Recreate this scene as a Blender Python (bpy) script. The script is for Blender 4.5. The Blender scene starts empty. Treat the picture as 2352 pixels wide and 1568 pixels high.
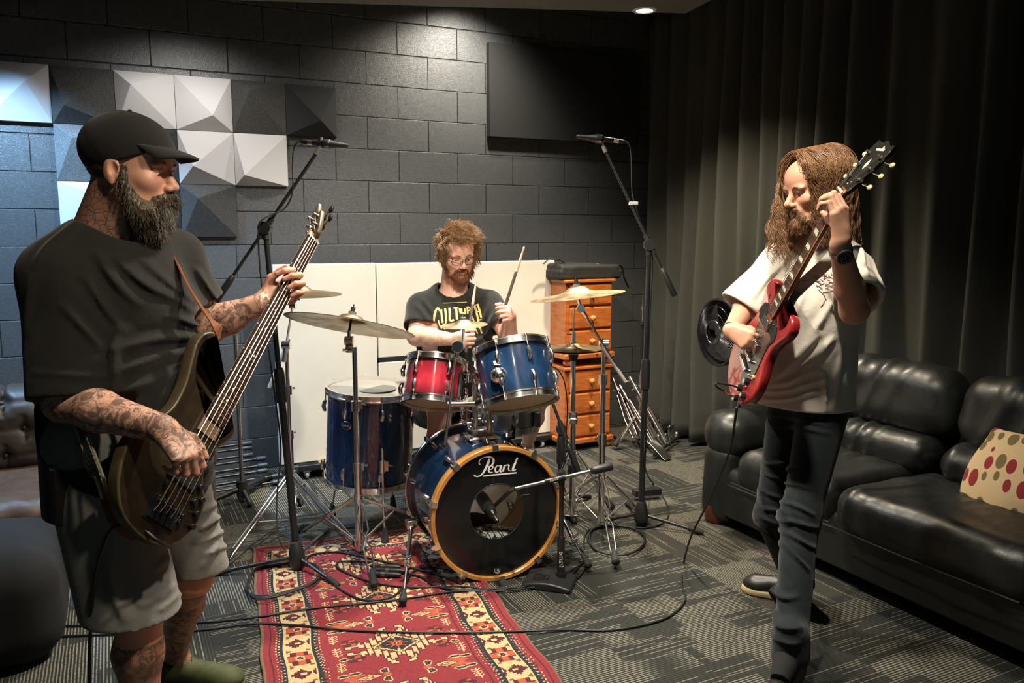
import bpy, math, random
import numpy as np
from mathutils import Vector, Matrix, noise as mnoise
random.seed(7); RNG = np.random.default_rng(7)
V = Vector; PI = math.pi
sc = bpy.context.scene
COL = sc.collection
ORG = {}

# ---------------------------------------------------------------- camera frame (metres; back wall is the plane y = 0)
FPX = 1850.0
PITCH = math.atan(250/FPX)
YAW = math.atan(926/math.sqrt(FPX**2+250**2))
CAM = V((0, -5.11, 1.475))
FW = V((math.sin(YAW)*math.cos(PITCH), math.cos(YAW)*math.cos(PITCH), -math.sin(PITCH)))
RT = V((math.cos(YAW), -math.sin(YAW), 0))
UP = RT.cross(FW)
FH = V((math.sin(YAW), math.cos(YAW), 0))     # horizontal heading
ZZ = V((0, 0, 1))
def ray(x, y): return FW + RT*((x-1176)/FPX) + UP*((784-y)/FPX)
def P(x, y, d): return CAM + ray(x, y)*d                # measured point at depth d
def G(x, y, z=0.0):                                     # measured point at height z
    r = ray(x, y); return CAM + r*((z-CAM.z)/r.z)
def WY(x, y, Y=0.0):
    r = ray(x, y); return CAM + r*((Y-CAM.y)/r.y)

# ---------------------------------------------------------------- materials
MATS = {}
class NT:
    def __init__(s, name):
        s.m = bpy.data.materials.new(name); s.m.use_nodes = True
        s.t = s.m.node_tree; s.t.nodes.clear()
        s.out = s.t.nodes.new('ShaderNodeOutputMaterial')
        s.b = s.t.nodes.new('ShaderNodeBsdfPrincipled')
        s.t.links.new(s.b.outputs[0], s.out.inputs[0])
    def n(s, typ, **kw):
        nd = s.t.nodes.new(typ)
        for k, v in kw.items():
            if k == 'ins':
                for a, b in v.items(): s.put(nd, a, b)
            else: setattr(nd, k, v)
        return nd
    def put(s, nd, key, val):
        if isinstance(val, bpy.types.NodeSocket): s.t.links.new(val, nd.inputs[key])
        elif isinstance(val, bpy.types.Node): s.t.links.new(val.outputs[0], nd.inputs[key])
        else: nd.inputs[key].default_value = val
    def set(s, **kw):
        for k, v in kw.items(): s.put(s.b, {'base':'Base Color','rough':'Roughness','metal':'Metallic','spec':'Specular IOR Level','coat':'Coat Weight','coatr':'Coat Roughness','sheen':'Sheen Weight','sheenr':'Sheen Roughness','normal':'Normal','emit':'Emission Color','emits':'Emission Strength','sss':'Subsurface Weight','trans':'Transmission Weight','ior':'IOR','alpha':'Alpha'}[k], v)
    def math(s, op, a, b=0.0, c=0.0):
        nd = s.t.nodes.new('ShaderNodeMath'); nd.operation = op
        s.put(nd, 0, a); s.put(nd, 1, b)
        if op in ('MULTIPLY_ADD',): s.put(nd, 2, c)
        return nd.outputs[0]
    def coord(s, kind='Object'):
        return s.n('ShaderNodeTexCoord').outputs[kind]
    def noise(s, scale, detail=3, vec=None, rough=.55, dist=0.0):
        nd = s.n('ShaderNodeTexNoise'); nd.inputs['Scale'].default_value = scale; nd.inputs['Detail'].default_value = detail
        nd.inputs['Roughness'].default_value = rough; nd.inputs['Distortion'].default_value = dist
        s.put(nd, 'Vector', vec if vec is not None else s.coord()); return nd.outputs[0]
    def ramp(s, fac, stops, interp='LINEAR'):
        nd = s.n('ShaderNodeValToRGB'); cr = nd.color_ramp; cr.interpolation = interp
        while len(cr.elements) < len(stops): cr.elements.new(.5)
        for e, (p, c) in zip(cr.elements, stops):
            e.position = p; e.color = tuple(c)+(1,) if len(c) == 3 else c
        s.put(nd, 0, fac); return nd.outputs[0]
    def mix(s, fac, a, b, blend='MIX'):
        nd = s.n('ShaderNodeMix', data_type='RGBA', blend_type=blend)
        s.put(nd, 0, fac); s.put(nd, 6, a if not isinstance(a, tuple) else a+(1,)*(4-len(a))); s.put(nd, 7, b if not isinstance(b, tuple) else b+(1,)*(4-len(b)))
        return nd.outputs[2]
    def bump(s, h, strength=.3, dist=.01):
        nd = s.n('ShaderNodeBump'); nd.inputs['Strength'].default_value = strength; nd.inputs['Distance'].default_value = dist
        s.put(nd, 'Height', h); s.put(s.b, 'Normal', nd.outputs[0]); return nd
def c4(c): return tuple(c)+(1,) if len(c) == 3 else c
def mat(name, color, rough=.5, metal=0.0, var=0.0, vs=8.0, bump=0.0, bs=200.0, bd=.002, **kw):
    """plain procedural material: base colour with optional noise variation and noise bump"""
    if name in MATS: return MATS[name]
    t = NT(name)
    if var:
        lo = tuple(max(0, x*(1-var)) for x in color); hi = tuple(min(1, x*(1+var)) for x in color)
        t.set(base=t.ramp(t.noise(vs, 4), [(.3, lo), (.7, hi)]))
    else: t.set(base=c4(color))
    t.set(rough=rough, metal=metal, **kw)
    if bump: t.bump(t.noise(bs, 3), bump, bd)
    MATS[name] = t.m; return t.m

# ---------------------------------------------------------------- mesh builder
def basis(d, ref=None):
    d = V(d).normalized()
    r = V(ref) if ref is not None else (V((0, 0, 1)) if abs(d.z) < .95 else V((1, 0, 0)))
    x = d.cross(r)
    if x.length < 1e-5: x = d.cross(V((0, 1, 0)))
    x.normalize(); y = x.cross(d).normalized()   # y ~ ref made perpendicular
    return x, y, d
def catmull(pts, n=8, closed=False):
    pts = [V(p) for p in pts]; m = len(pts); out = []
    rng = range(m) if closed else range(m-1)
    for i in rng:
        if closed: p0, p1, p2, p3 = pts[(i-1) % m], pts[i], pts[(i+1) % m], pts[(i+2) % m]
        else: p0, p1, p2, p3 = pts[max(i-1, 0)], pts[i], pts[i+1], pts[min(i+2, m-1)]
        for k in range(n):
            t = k/n
            out.append(.5*((2*p1)+(p2-p0)*t+(2*p0-5*p1+4*p2-p3)*t*t+(3*p1-p0-3*p2+p3)*t**3))
    if not closed: out.append(pts[-1].copy())
    return out
class MB:
    def __init__(s): s.v = []; s.f = []; s.mi = []; s.cur = 0
    def add(s, vs, fs):
        o = len(s.v); s.v += [V(p) for p in vs]; s.f += [tuple(i+o for i in f) for f in fs]; s.mi += [s.cur]*len(fs); return s
    def box(s, c, size, X=(1,0,0), Y=(0,1,0), Z=(0,0,1)):
        c = V(c); X, Y, Z = V(X)*size[0]/2, V(Y)*size[1]/2, V(Z)*size[2]/2
        vs = [c+X*a+Y*b+Z*d for a in (-1,1) for b in (-1,1) for d in (-1,1)]
        return s.add(vs, [(0,1,3,2),(4,6,7,5),(0,4,5,1),(2,3,7,6),(0,2,6,4),(1,5,7,3)])
    def box2(s, lo, hi):
        return s.box([(a+b)/2 for a, b in zip(lo, hi)], [b-a for a, b in zip(lo, hi)])
    def rings(s, rings, closed_u=True, cap0=True, cap1=True):
        n = len(rings[0]); o = len(s.v); fs = []
        for r in rings: s.v += [V(p) for p in r]
        for i in range(len(rings)-1):
            for j in range(n if closed_u else n-1):
                a = o+i*n+j; b = o+i*n+(j+1) % n
                fs.append((a, b, b+n, a+n))
        if cap0: fs.append(tuple(o+j for j in reversed(range(n))))
        if cap1: fs.append(tuple(o+(len(rings)-1)*n+j for j in range(n)))
        s.f += fs; s.mi += [s.cur]*len(fs); return s
    def cyl(s, a, b, r1, r2=None, n=16, cap=True):
        a, b = V(a), V(b); r2 = r1 if r2 is None else r2
        x, y, d = basis(b-a)
        R = lambda c, r: [c+(x*math.cos(2*PI*k/n)+y*math.sin(2*PI*k/n))*r for k in range(n)]
        return s.rings([R(a, r1), R(b, r2)], cap0=cap, cap1=cap)
    def tube(s, pts, r, n=8, closed=False, ref=None, flat=1.0, cap=True):
        pts = [V(p) for p in pts]; m = len(pts); rad = r if hasattr(r, '__len__') else [r]*m
        rs = []; prev = None
        for i, p in enumerate(pts):
            if closed: d = pts[(i+1) % m]-pts[i-1]
            else: d = pts[min(i+1, m-1)]-pts[max(i-1, 0)]
            if d.length < 1e-9: d = V((0, 0, 1))
            d.normalize()
            if prev is None: x, y, _ = basis(d, ref)
            else:
                x = prev-d*prev.dot(d)
                if x.length < 1e-6: x, y, _ = basis(d, ref)
                else: x.normalize(); y = d.cross(x)
                y = x.cross(d)*1.0
            prev = x.copy()
            rs.append([p+(x*math.cos(2*PI*k/n)+y*math.sin(2*PI*k/n)*flat)*rad[i] for k in range(n)])
        if closed: rs.append(rs[0]); return s.rings(rs, cap0=False, cap1=False)
        return s.rings(rs, cap0=cap, cap1=cap)
    def lathe(s, o, axis, prof, n=32, cap=False):
        """prof: list of (radius, height along axis)"""
        o = V(o); x, y, d = basis(axis)
        rs = [[o+d*h+(x*math.cos(2*PI*k/n)+y*math.sin(2*PI*k/n))*max(r, 1e-5) for k in range(n)] for r, h in prof]
        return s.rings(rs, cap0=cap, cap1=cap)
    def ball(s, c, r, n=16, m=10, sc3=(1,1,1), X=(1,0,0), Y=(0,1,0), Z=(0,0,1)):
        c = V(c); X, Y, Z = V(X)*sc3[0], V(Y)*sc3[1], V(Z)*sc3[2]; rs = []
        for i in range(m+1):
            t = -PI/2+PI*i/m; rr = max(math.cos(t), 1e-4)*r
            rs.append([c+X*math.cos(2*PI*k/n)*rr+Y*math.sin(2*PI*k/n)*rr+Z*math.sin(t)*r for k in range(n)])
        return s.rings(rs)
    def torus(s, c, axis, R, r, n=32, m=8, flat=1.0):
        c = V(c); x, y, d = basis(axis)
        pts = [c+(x*math.cos(2*PI*k/n)+y*math.sin(2*PI*k/n))*R for k in range(n)]
        rs = []
        for k in range(n):
            u = (x*math.cos(2*PI*k/n)+y*math.sin(2*PI*k/n))
            rs.append([pts[k]+u*math.cos(2*PI*j/m)*r+d*math.sin(2*PI*j/m)*r*flat for j in range(m)])
        rs.append(rs[0]); return s.rings(rs, cap0=False, cap1=False)
    def prism(s, outline, o, X, Y, N, t0, t1, inset=0.0, edge=0.0, steps=3):
        """closed 2D outline extruded along N from t0 to t1; edge>0 rounds both rims"""
        o, X, Y, N = V(o), V(X), V(Y), V(N); m = len(outline)
        def ring(t, ins):
            pts = []
            for i in range(m):
                ax, ay = outline[i-1]; bx, by = outline[(i+1) % m]; px, py = outline[i]
                tx, ty = bx-ax, by-ay; L = math.hypot(tx, ty) or 1
                px -= -ty/L*ins*s_; py -= tx/L*ins*s_
                pts.append(o+X*px+Y*py+N*t)
            return pts
        area = sum(outline[i-1][0]*outline[i][1]-outline[i][0]*outline[i-1][1] for i in range(m))
        s_ = -1 if area > 0 else 1
        if edge:
            rs = [ring(t0+edge*(1-math.cos(a)), edge*(1-math.sin(a))) for a in [PI/2*k/steps for k in range(steps+1)]]
            rs += [ring(t1-edge*(1-math.cos(a)), edge*(1-math.sin(a))) for a in [PI/2*k/steps for k in range(steps, -1, -1)]]
        else: rs = [ring(t0, 0), ring(t1, 0)]
        return s.rings(rs)
def obj(name, mb, mats, parent=None, smooth=35, bevel=0.0, subsurf=0, origin=None, bseg=2, solid=0.0):
    if not isinstance(mats, (list, tuple)): mats = [mats]
    if parent is not None: og = ORG[parent.name]
    else: og = V(origin) if origin is not None else V((0, 0, 0))
    me = bpy.data.meshes.new(name)
    if isinstance(mb, MB):
        me.from_pydata([tuple(p-og) for p in mb.v], [], mb.f)
        if len(mats) > 1: me.polygons.foreach_set('material_index', mb.mi)
    else:
        vs, fs, mi = mb
        vs = np.asarray(vs, dtype=np.float64)-np.array(og)
        nv, nf = len(vs), len(fs)
        me.vertices.add(nv); me.vertices.foreach_set('co', vs.astype(np.float32).ravel())
        me.loops.add(nf*4); me.loops.foreach_set('vertex_index', np.asarray(fs, dtype=np.int32).ravel())
        me.polygons.add(nf); me.polygons.foreach_set('loop_start', np.arange(0, nf*4, 4, dtype=np.int32))
        if mi is not None: me.polygons.foreach_set('material_index', np.asarray(mi, dtype=np.int32))
        me.update(calc_edges=True)
    for m in mats: me.materials.append(m)
    me.validate(); 
    if smooth:
        me.shade_smooth()
        if smooth < 180: me.set_sharp_from_angle(angle=math.radians(smooth))
    o = bpy.data.objects.new(name, me); COL.objects.link(o)
    if parent is not None: o.parent = parent
    else: o.location = og
    ORG[o.name] = og
    if bevel:
        b = o.modifiers.new('bevel', 'BEVEL'); b.width = bevel; b.segments = bseg; b.limit_method = 'ANGLE'; b.angle_limit = math.radians(40)
    if solid:
        b = o.modifiers.new('solid', 'SOLIDIFY'); b.thickness = solid; b.offset = 0
    if subsurf:
        b = o.modifiers.new('sub', 'SUBSURF'); b.levels = subsurf; b.render_levels = subsurf
    return o
def tag(o, label, cat, group=None, kind=None):
    if label: o['label'] = label
    if cat: o['category'] = cat
    if group: o['group'] = group
    if kind: o['kind'] = kind
    return o
def thing(name, label, cat, loc, group=None):
    o = bpy.data.objects.new(name, None); COL.objects.link(o); o.location = loc; o.empty_display_size = .1
    ORG[o.name] = V(loc); return tag(o, label, cat, group)
def struct(name, mb, m, **kw):
    o = obj(name, mb, m, **kw); o['kind'] = 'structure'; return o

# ---------------------------------------------------------------- smooth signed-distance modelling (bodies, clothes, cushions)
def A3(p): return np.array((p[0], p[1], p[2]), dtype=np.float32)
class SDF:
    def __init__(s): s.ops = []; s.fx = []
    def copy(s): q = SDF(); q.ops = list(s.ops); q.fx = list(s.fx); return q
    def cap(s, a, b, ra, rb=None, k=.02, flat=None, op='add'):
        """tapered capsule; flat=(normal, factor>1) squashes it along normal"""
        rb = ra if rb is None else rb; a, b = A3(a), A3(b); r = max(ra, rb)
        lo = np.minimum(a, b)-r; hi = np.maximum(a, b)+r
        ba = b-a; L2 = float(ba@ba)+1e-9
        fn = None if flat is None else (A3(V(flat[0]).normalized()), flat[1])
        def f(X, Y, Z):
            px, py, pz = X-a[0], Y-a[1], Z-a[2]
            h = np.clip((px*ba[0]+py*ba[1]+pz*ba[2])/L2, 0, 1)
            px, py, pz = px-h*ba[0], py-h*ba[1], pz-h*ba[2]
            if fn:
                n, q = fn; dn = (px*n[0]+py*n[1]+pz*n[2])*(q-1)
                px, py, pz = px+dn*n[0], py+dn*n[1], pz+dn*n[2]
            return np.sqrt(px*px+py*py+pz*pz)-(ra+(rb-ra)*h)
        s.ops.append((op, f, lo, hi, k)); return s
    def chain(s, pts, rads, k=.02, flat=None):
        for i in range(len(pts)-1): s.cap(pts[i], pts[i+1], rads[i], rads[i+1], k, flat)
        return s
    def ell(s, c, r, axes=None, k=.02, op='add'):
        """ellipsoid; axes = three unit vectors for the radii"""
        c = A3(c); ax = [A3(a) for a in (axes or ((1,0,0),(0,1,0),(0,0,1)))]; R = max(r)
        mr = min(r)
        def f(X, Y, Z):
            px, py, pz = X-c[0], Y-c[1], Z-c[2]; q = 0; g = 0
            for a, rr in zip(ax, r):
                t = (px*a[0]+py*a[1]+pz*a[2])/rr; q = q+t*t; g = g+(t/rr)**2
            q = np.sqrt(q)
            return q*(q-1)/np.sqrt(np.maximum(g, 1e-9))
        ext = np.sqrt(sum((a*rr)**2 for a, rr in zip(ax, r)))
        s.ops.append((op, f, c-ext, c+ext, k)); return s
    def box(s, c, half, rnd, axes=None, k=.01, op='add'):
        c = A3(c); ax = [A3(a) for a in (axes or ((1,0,0),(0,1,0),(0,0,1)))]
        ext = sum(np.abs(a)*h for a, h in zip(ax, half))
        def f(X, Y, Z):
            px, py, pz = X-c[0], Y-c[1], Z-c[2]
            qs = [np.abs(px*a[0]+py*a[1]+pz*a[2])-(h-rnd) for a, h in zip(ax, half)]
            return np.sqrt(sum(np.maximum(q, 0)**2 for q in qs))+np.minimum(np.maximum(np.maximum(qs[0], qs[1]), qs[2]), 0)-rnd
        s.ops.append((op, f, c-ext, c+ext, k)); return s
    def plane(s, p, n, k=.004):
        """keeps the side the normal points away from"""
        p = A3(p); n = A3(V(n).normalized())
        s.fx.append(lambda D, X, Y, Z: smax(D, (X-p[0])*n[0]+(Y-p[1])*n[1]+(Z-p[2])*n[2], k)); return s
    def eff(s, fn): s.fx.append(fn); return s
    def shell(s, t): s.fx.append(lambda D, X, Y, Z: np.maximum(D, -(D+t))); return s
    def grid(s, h, lo=None, hi=None, pad=.03):
        los = np.min([o[2] for o in s.ops if o[0] == 'add'], axis=0)-pad; his = np.max([o[3] for o in s.ops if o[0] == 'add'], axis=0)+pad
        if lo is not None: los = np.maximum(los, A3(lo)-h*1.01)
        if hi is not None: his = np.minimum(his, A3(hi)+h*1.01)
        i0 = np.floor(los/h).astype(int); i1 = np.ceil(his/h).astype(int)
        xs, ys, zs = [(np.arange(i0[a], i1[a]+1)*h).astype(np.float32) for a in range(3)]
        D = np.full((len(xs), len(ys), len(zs)), .2, dtype=np.float32)
        for op, f, l, hh, k in s.ops:
            m = k+.02
            sl = []
            for a, g in enumerate((xs, ys, zs)):
                u = np.searchsorted(g, l[a]-m); w = np.searchsorted(g, hh[a]+m); sl.append(slice(max(u-1, 0), w+1))
            if any(q.start >= min(q.stop, n) for q, n in zip(sl, D.shape)): continue
            X = xs[sl[0]][:, None, None]; Y = ys[sl[1]][None, :, None]; Z = zs[sl[2]][None, None, :]
            d = f(X, Y, Z).astype(np.float32); cur = D[tuple(sl)]
            if op == 'add': D[tuple(sl)] = smin(cur, d, k)
            else: D[tuple(sl)] = smax(cur, -d, k)
        X = xs[:, None, None]; Y = ys[None, :, None]; Z = zs[None, None, :]
        for e in s.fx: D = e(D, X, Y, Z).astype(np.float32)
        return D, (xs[0], ys[0], zs[0]), h
    def mesh(s, h, lo=None, hi=None, skip=None):
        D, o, h = s.grid(h, lo, hi); return nets(D, o, h, skip)
def smin(a, b, k):
    if k <= 0: return np.minimum(a, b)
    h = np.maximum(k-np.abs(a-b), 0)/k; return np.minimum(a, b)-h*h*k*.25
def smax(a, b, k): return -smin(-a, -b, k)
def nets(D, o, h, skip=None):
    S = D < 0
    def c8(fn):
        return [fn[i:fn.shape[0]-1+i, j:fn.shape[1]-1+j, k:fn.shape[2]-1+k] for i in (0,1) for j in (0,1) for k in (0,1)]
    cs = c8(S); any_ = cs[0].copy(); all_ = cs[0].copy()
    for c in cs[1:]: any_ |= c; all_ &= c
    act = any_ & ~all_
    if skip is not None:      # boxes meshed elsewhere at finer pitch
        xs = o[0]+(np.arange(act.shape[0])+.5)*h; ys = o[1]+(np.arange(act.shape[1])+.5)*h; zs = o[2]+(np.arange(act.shape[2])+.5)*h
        for lo, hi in skip:
            ix = (xs > lo[0]+h) & (xs < hi[0]-h); iy = (ys > lo[1]+h) & (ys < hi[1]-h); iz = (zs > lo[2]+h) & (zs < hi[2]-h)
            act[np.ix_(ix, iy, iz)] = False
    ii = np.argwhere(act); n = len(ii)
    if n == 0: return np.zeros((0,3)), np.zeros((0,4), int), None
    idx = np.full(act.shape, -1, dtype=np.int32); idx[act] = np.arange(n)
    vals = {}
    for a in (0,1):
        for b in (0,1):
            for c in (0,1): vals[(a,b,c)] = D[ii[:,0]+a, ii[:,1]+b, ii[:,2]+c]
    acc = np.zeros((n, 3)); cnt = np.zeros(n)
    ks = list(vals)
    for p in ks:
        for ax in range(3):
            if p[ax] == 0:
                q = list(p); q[ax] = 1; q = tuple(q)
                va, vb = vals[p], vals[q]; cr = (va < 0) != (vb < 0)
                t = np.where(cr, va/np.where(cr, va-vb, 1), 0)
                pt = np.array(p, dtype=float)[None, :].repeat(n, 0); pt[:, ax] += t
                acc += pt*cr[:, None]; cnt += cr
    vs = (ii+acc/np.maximum(cnt, 1)[:, None])*h+np.array(o)
    fs = []
    for ax in range(3):
        b, c = [(1,2),(2,0),(0,1)][ax]
        sa = [slice(None)]*3; sb = [slice(None)]*3; sa[ax] = slice(0, -1); sb[ax] = slice(1, None)
        A, B = S[tuple(sa)], S[tuple(sb)]
        e = np.argwhere(A != B)
        ok = (e[:, b] > 0) & (e[:, c] > 0) & (e[:, b] < S.shape[b]-1) & (e[:, c] < S.shape[c]-1); e = e[ok]
        fl = A[tuple(e.T)]
        def cell(db, dc):
            q = e.copy(); q[:, b] -= db; q[:, c] -= dc; return idx[tuple(q.T)]
        q = np.stack([cell(1,1), cell(0,1), cell(0,0), cell(1,0)], 1)
        q[~fl] = q[~fl][:, ::-1]
        q = q[(q >= 0).all(1)]
        fs.append(q)
    return vs, np.concatenate(fs), None
def join(parts):
    vs, fs, mi, o = [], [], [], 0
    for v, f, m in parts:
        vs.append(v); fs.append(np.asarray(f)+o); mi.append(np.zeros(len(f), int) if m is None else m); o += len(v)
    return np.concatenate(vs), np.concatenate(fs), np.concatenate(mi)
def vnoise(X, Y, Z, s, seed=0):
    """cheap smooth pseudo-noise from summed sines, about -1..1"""
    r = np.random.default_rng(seed); out = 0
    for i in range(5):
        d = r.normal(size=3); d /= np.linalg.norm(d); w = s*(1+.45*i); ph = r.uniform(0, 6.28, 2)
        out = out+np.sin((X*d[0]+Y*d[1]+Z*d[2])*w+ph[0]+1.3*np.sin((X*d[1]-Y*d[2]+Z*d[0])*w*.6+ph[1]))/(1+.4*i)
    return out/2.6
# ================================================================ ROOM
def block_wall_mat():
    t = NT('painted block wall'); co = t.coord()
    sep = t.n('ShaderNodeSeparateXYZ', ins={0: co}); x, z = sep.outputs[0], sep.outputs[2]
    bw, bh = .4135, .2
    row = t.math('FLOOR', t.math('DIVIDE', z, bh))
    odd = t.math('MODULO', t.math('ABSOLUTE', row), 2.0)
    xx = t.math('ADD', t.math('SUBTRACT', x, .268), t.math('MULTIPLY', odd, bw/2))
    fx = t.math('FRACT', t.math('ADD', t.math('DIVIDE', xx, bw), 20.0)); fz = t.math('FRACT', t.math('DIVIDE', z, bh))
    dx = t.math('MULTIPLY', t.math('MINIMUM', fx, t.math('SUBTRACT', 1.0, fx)), bw)
    dz = t.math('MULTIPLY', t.math('MINIMUM', fz, t.math('SUBTRACT', 1.0, fz)), bh)
    wob = t.math('MULTIPLY', t.math('SUBTRACT', t.noise(30, 3), .5), .004)
    d = t.math('ADD', t.math('MINIMUM', t.math('ADD', dx, .0012), dz), wob)
    jt = t.n('ShaderNodeMapRange', interpolation_type='SMOOTHSTEP', ins={0: d, 1: .0, 2: .0048}).outputs[0]
    # broken, shallower patches of paint over the blocks, fine roller stipple
    big = t.noise(6, 5); fine = t.noise(170, 4); mid = t.noise(45, 5, rough=.65)
    bid = t.n('ShaderNodeTexWhiteNoise', noise_dimensions='2D', ins={0: t.n('ShaderNodeCombineXYZ', ins={0: t.math('FLOOR', t.math('DIVIDE', xx, bw)), 1: row}).outputs[0]}).outputs[0]
    h = t.math('ADD', t.math('MULTIPLY', jt, 1.0), t.math('ADD', t.math('MULTIPLY', fine, .20), t.math('MULTIPLY', mid, .14)))
    h = t.math('ADD', h, t.math('MULTIPLY', bid, .25))
    base = t.mix(t.math('MULTIPLY', big, .6), (.070, .074, .076), (.110, .112, .110))
    base = t.mix(t.math('MULTIPLY', bid, .35), base, (.07, .073, .077))
    base = t.mix(t.math('MULTIPLY', t.math('SUBTRACT', 1.0, jt), .12), base, (.02, .022, .024))
    t.set(base=base, rough=t.ramp(mid, [(.3, (.20,)*3), (.7, (.40,)*3)]), spec=.6)
    t.bump(h, 1.0, .010); return t.m
def carpet_mat():
    t = NT('striped carpet tiles'); co = t.coord()
    sep = t.n('ShaderNodeSeparateXYZ', ins={0: co}); x = t.math('ADD', sep.outputs[0], 20-1.75); y = t.math('ADD', sep.outputs[1], 20+2.447)
    T = .5
    ix = t.math('FLOOR', t.math('DIVIDE', x, T)); iy = t.math('FLOOR', t.math('DIVIDE', y, T))
    par = t.n('ShaderNodeTexWhiteNoise', noise_dimensions='2D', ins={0: t.n('ShaderNodeCombineXYZ', ins={0: ix, 1: iy}).outputs[0]})
    ori = t.math('GREATER_THAN', par.outputs[0], .48)
    def sel(a, b): return t.math('ADD', t.math('MULTIPLY', a, ori), t.math('MULTIPLY', b, t.math('SUBTRACT', 1.0, ori)))
    u = sel(x, y); v = sel(y, x)          # stripes vary along u, run along v
    su = t.math('FLOOR', t.math('DIVIDE', u, .0108))
    fu = t.math('FRACT', t.math('DIVIDE', u, .0108))
    tid = t.math('ADD', t.math('MULTIPLY', ix, 7.3), t.math('MULTIPLY', iy, 3.1))
    # each stripe is bright only for some of its length: coarse blocks of stripes share their ends
    blk = t.math('FLOOR', t.math('DIVIDE', u, .125))
    w1 = t.n('ShaderNodeTexNoise', ins={'Vector': t.n('ShaderNodeCombineXYZ', ins={0: t.math('MULTIPLY', v, 2.2), 1: t.math('MULTIPLY', blk, 5.7), 2: tid}).outputs[0], 'Scale': 1.0, 'Detail': 0.0}).outputs[0]
    w2 = t.n('ShaderNodeTexNoise', ins={'Vector': t.n('ShaderNodeCombineXYZ', ins={0: t.math('MULTIPLY', v, 2.6), 1: t.math('MULTIPLY', su, 9.1), 2: tid}).outputs[0], 'Scale': 1.0, 'Detail': 0.0}).outputs[0]
    on = t.math('MAXIMUM', t.n('ShaderNodeMapRange', ins={0: w1, 1: .54, 2: .56}).outputs[0], t.math('MULTIPLY', t.n('ShaderNodeMapRange', ins={0: w2, 1: .58, 2: .60}).outputs[0], .7))
    line = t.math('LESS_THAN', fu, .42)
    dash = t.math('GREATER_THAN', t.n('ShaderNodeTexWhiteNoise', noise_dimensions='2D', ins={0: t.n('ShaderNodeCombineXYZ', ins={0: t.math('FLOOR', t.math('DIVIDE', v, .006)), 1: su}).outputs[0]}).outputs[0], .18)
    s = t.math('MULTIPLY', t.math('MULTIPLY', line, on), t.math('ADD', .35, t.math('MULTIPLY', dash, .65)))
    faint = t.math('MULTIPLY', t.math('LESS_THAN', fu, .4), .10)
    fine = t.noise(420, 2); 
    dark = t.ramp(fine, [(.35, (.010, .012, .012)), (.7, (.040, .042, .038))])
    tone = t.math('MULTIPLY', t.math('GREATER_THAN', par.outputs[0], .8), .5)
    dark = t.mix(tone, dark, (.045, .042, .036))
    col = t.mix(t.math('MINIMUM', t.math('ADD', s, faint), 1.0), dark, (.21, .195, .15))
    t.set(base=col, rough=.95, spec=.15)
    t.bump(t.math('ADD', fine, t.math('MULTIPLY', line, .5)), .5, .004); return t.m
M_WALL = block_wall_mat(); M_CARPET = carpet_mat()
M_DARKP = mat('dark paint', (.02, .022, .024), .6)
M_SOFFIT = mat('grey ceiling board', (.12, .12, .11), .7, var=.1, vs=3)
struct('floor', MB().box2((-3.2, -7.5, -.1), (4.0, .2, 0)), M_CARPET)
struct('wall_back', MB().box2((-3.2, 0, 0), (4.0, .2, 3.3)), M_WALL)
struct('wall_left', MB().box2((-3.2, -7.5, 0), (-3.0, 0, 3.3)), M_DARKP)
struct('wall_right', MB().box2((3.82, -7.5, 0), (4.0, 0, 3.3)), M_DARKP)
M_PALE = mat('pale wall paint', (.50,.49,.46), .8)
struct('wall_front', MB().box2((-3.0, -7.5, 0), (3.8, -7.35, 3.12)), M_PALE)
struct('ceiling', MB().box2((-3.0, -7.5, 3.12), (3.8, 0, 3.3)), M_DARKP)
# lowered ceiling panel whose far edge shows at the top of the photo
zs = 2.68
e0, e1, e2, e3 = G(-900, -14, zs), G(785, 8, zs), G(1575, 31, zs), G(1720, -45, zs)
sp = MB(); poly = [e0, e1, e2, e3, V((e3.x-.1, -7.4, zs)), V((-2.9, -7.4, zs))]
poly[0].x = -2.9
sp.add([p for p in poly]+[V((p.x, p.y, zs+.44)) for p in poly], [tuple(range(6)), tuple(range(11, 5, -1))]+[(i, i+6, (i+1) % 6+6, (i+1) % 6) for i in range(6)])
struct('trim_1', sp, M_SOFFIT, smooth=0)

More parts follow.
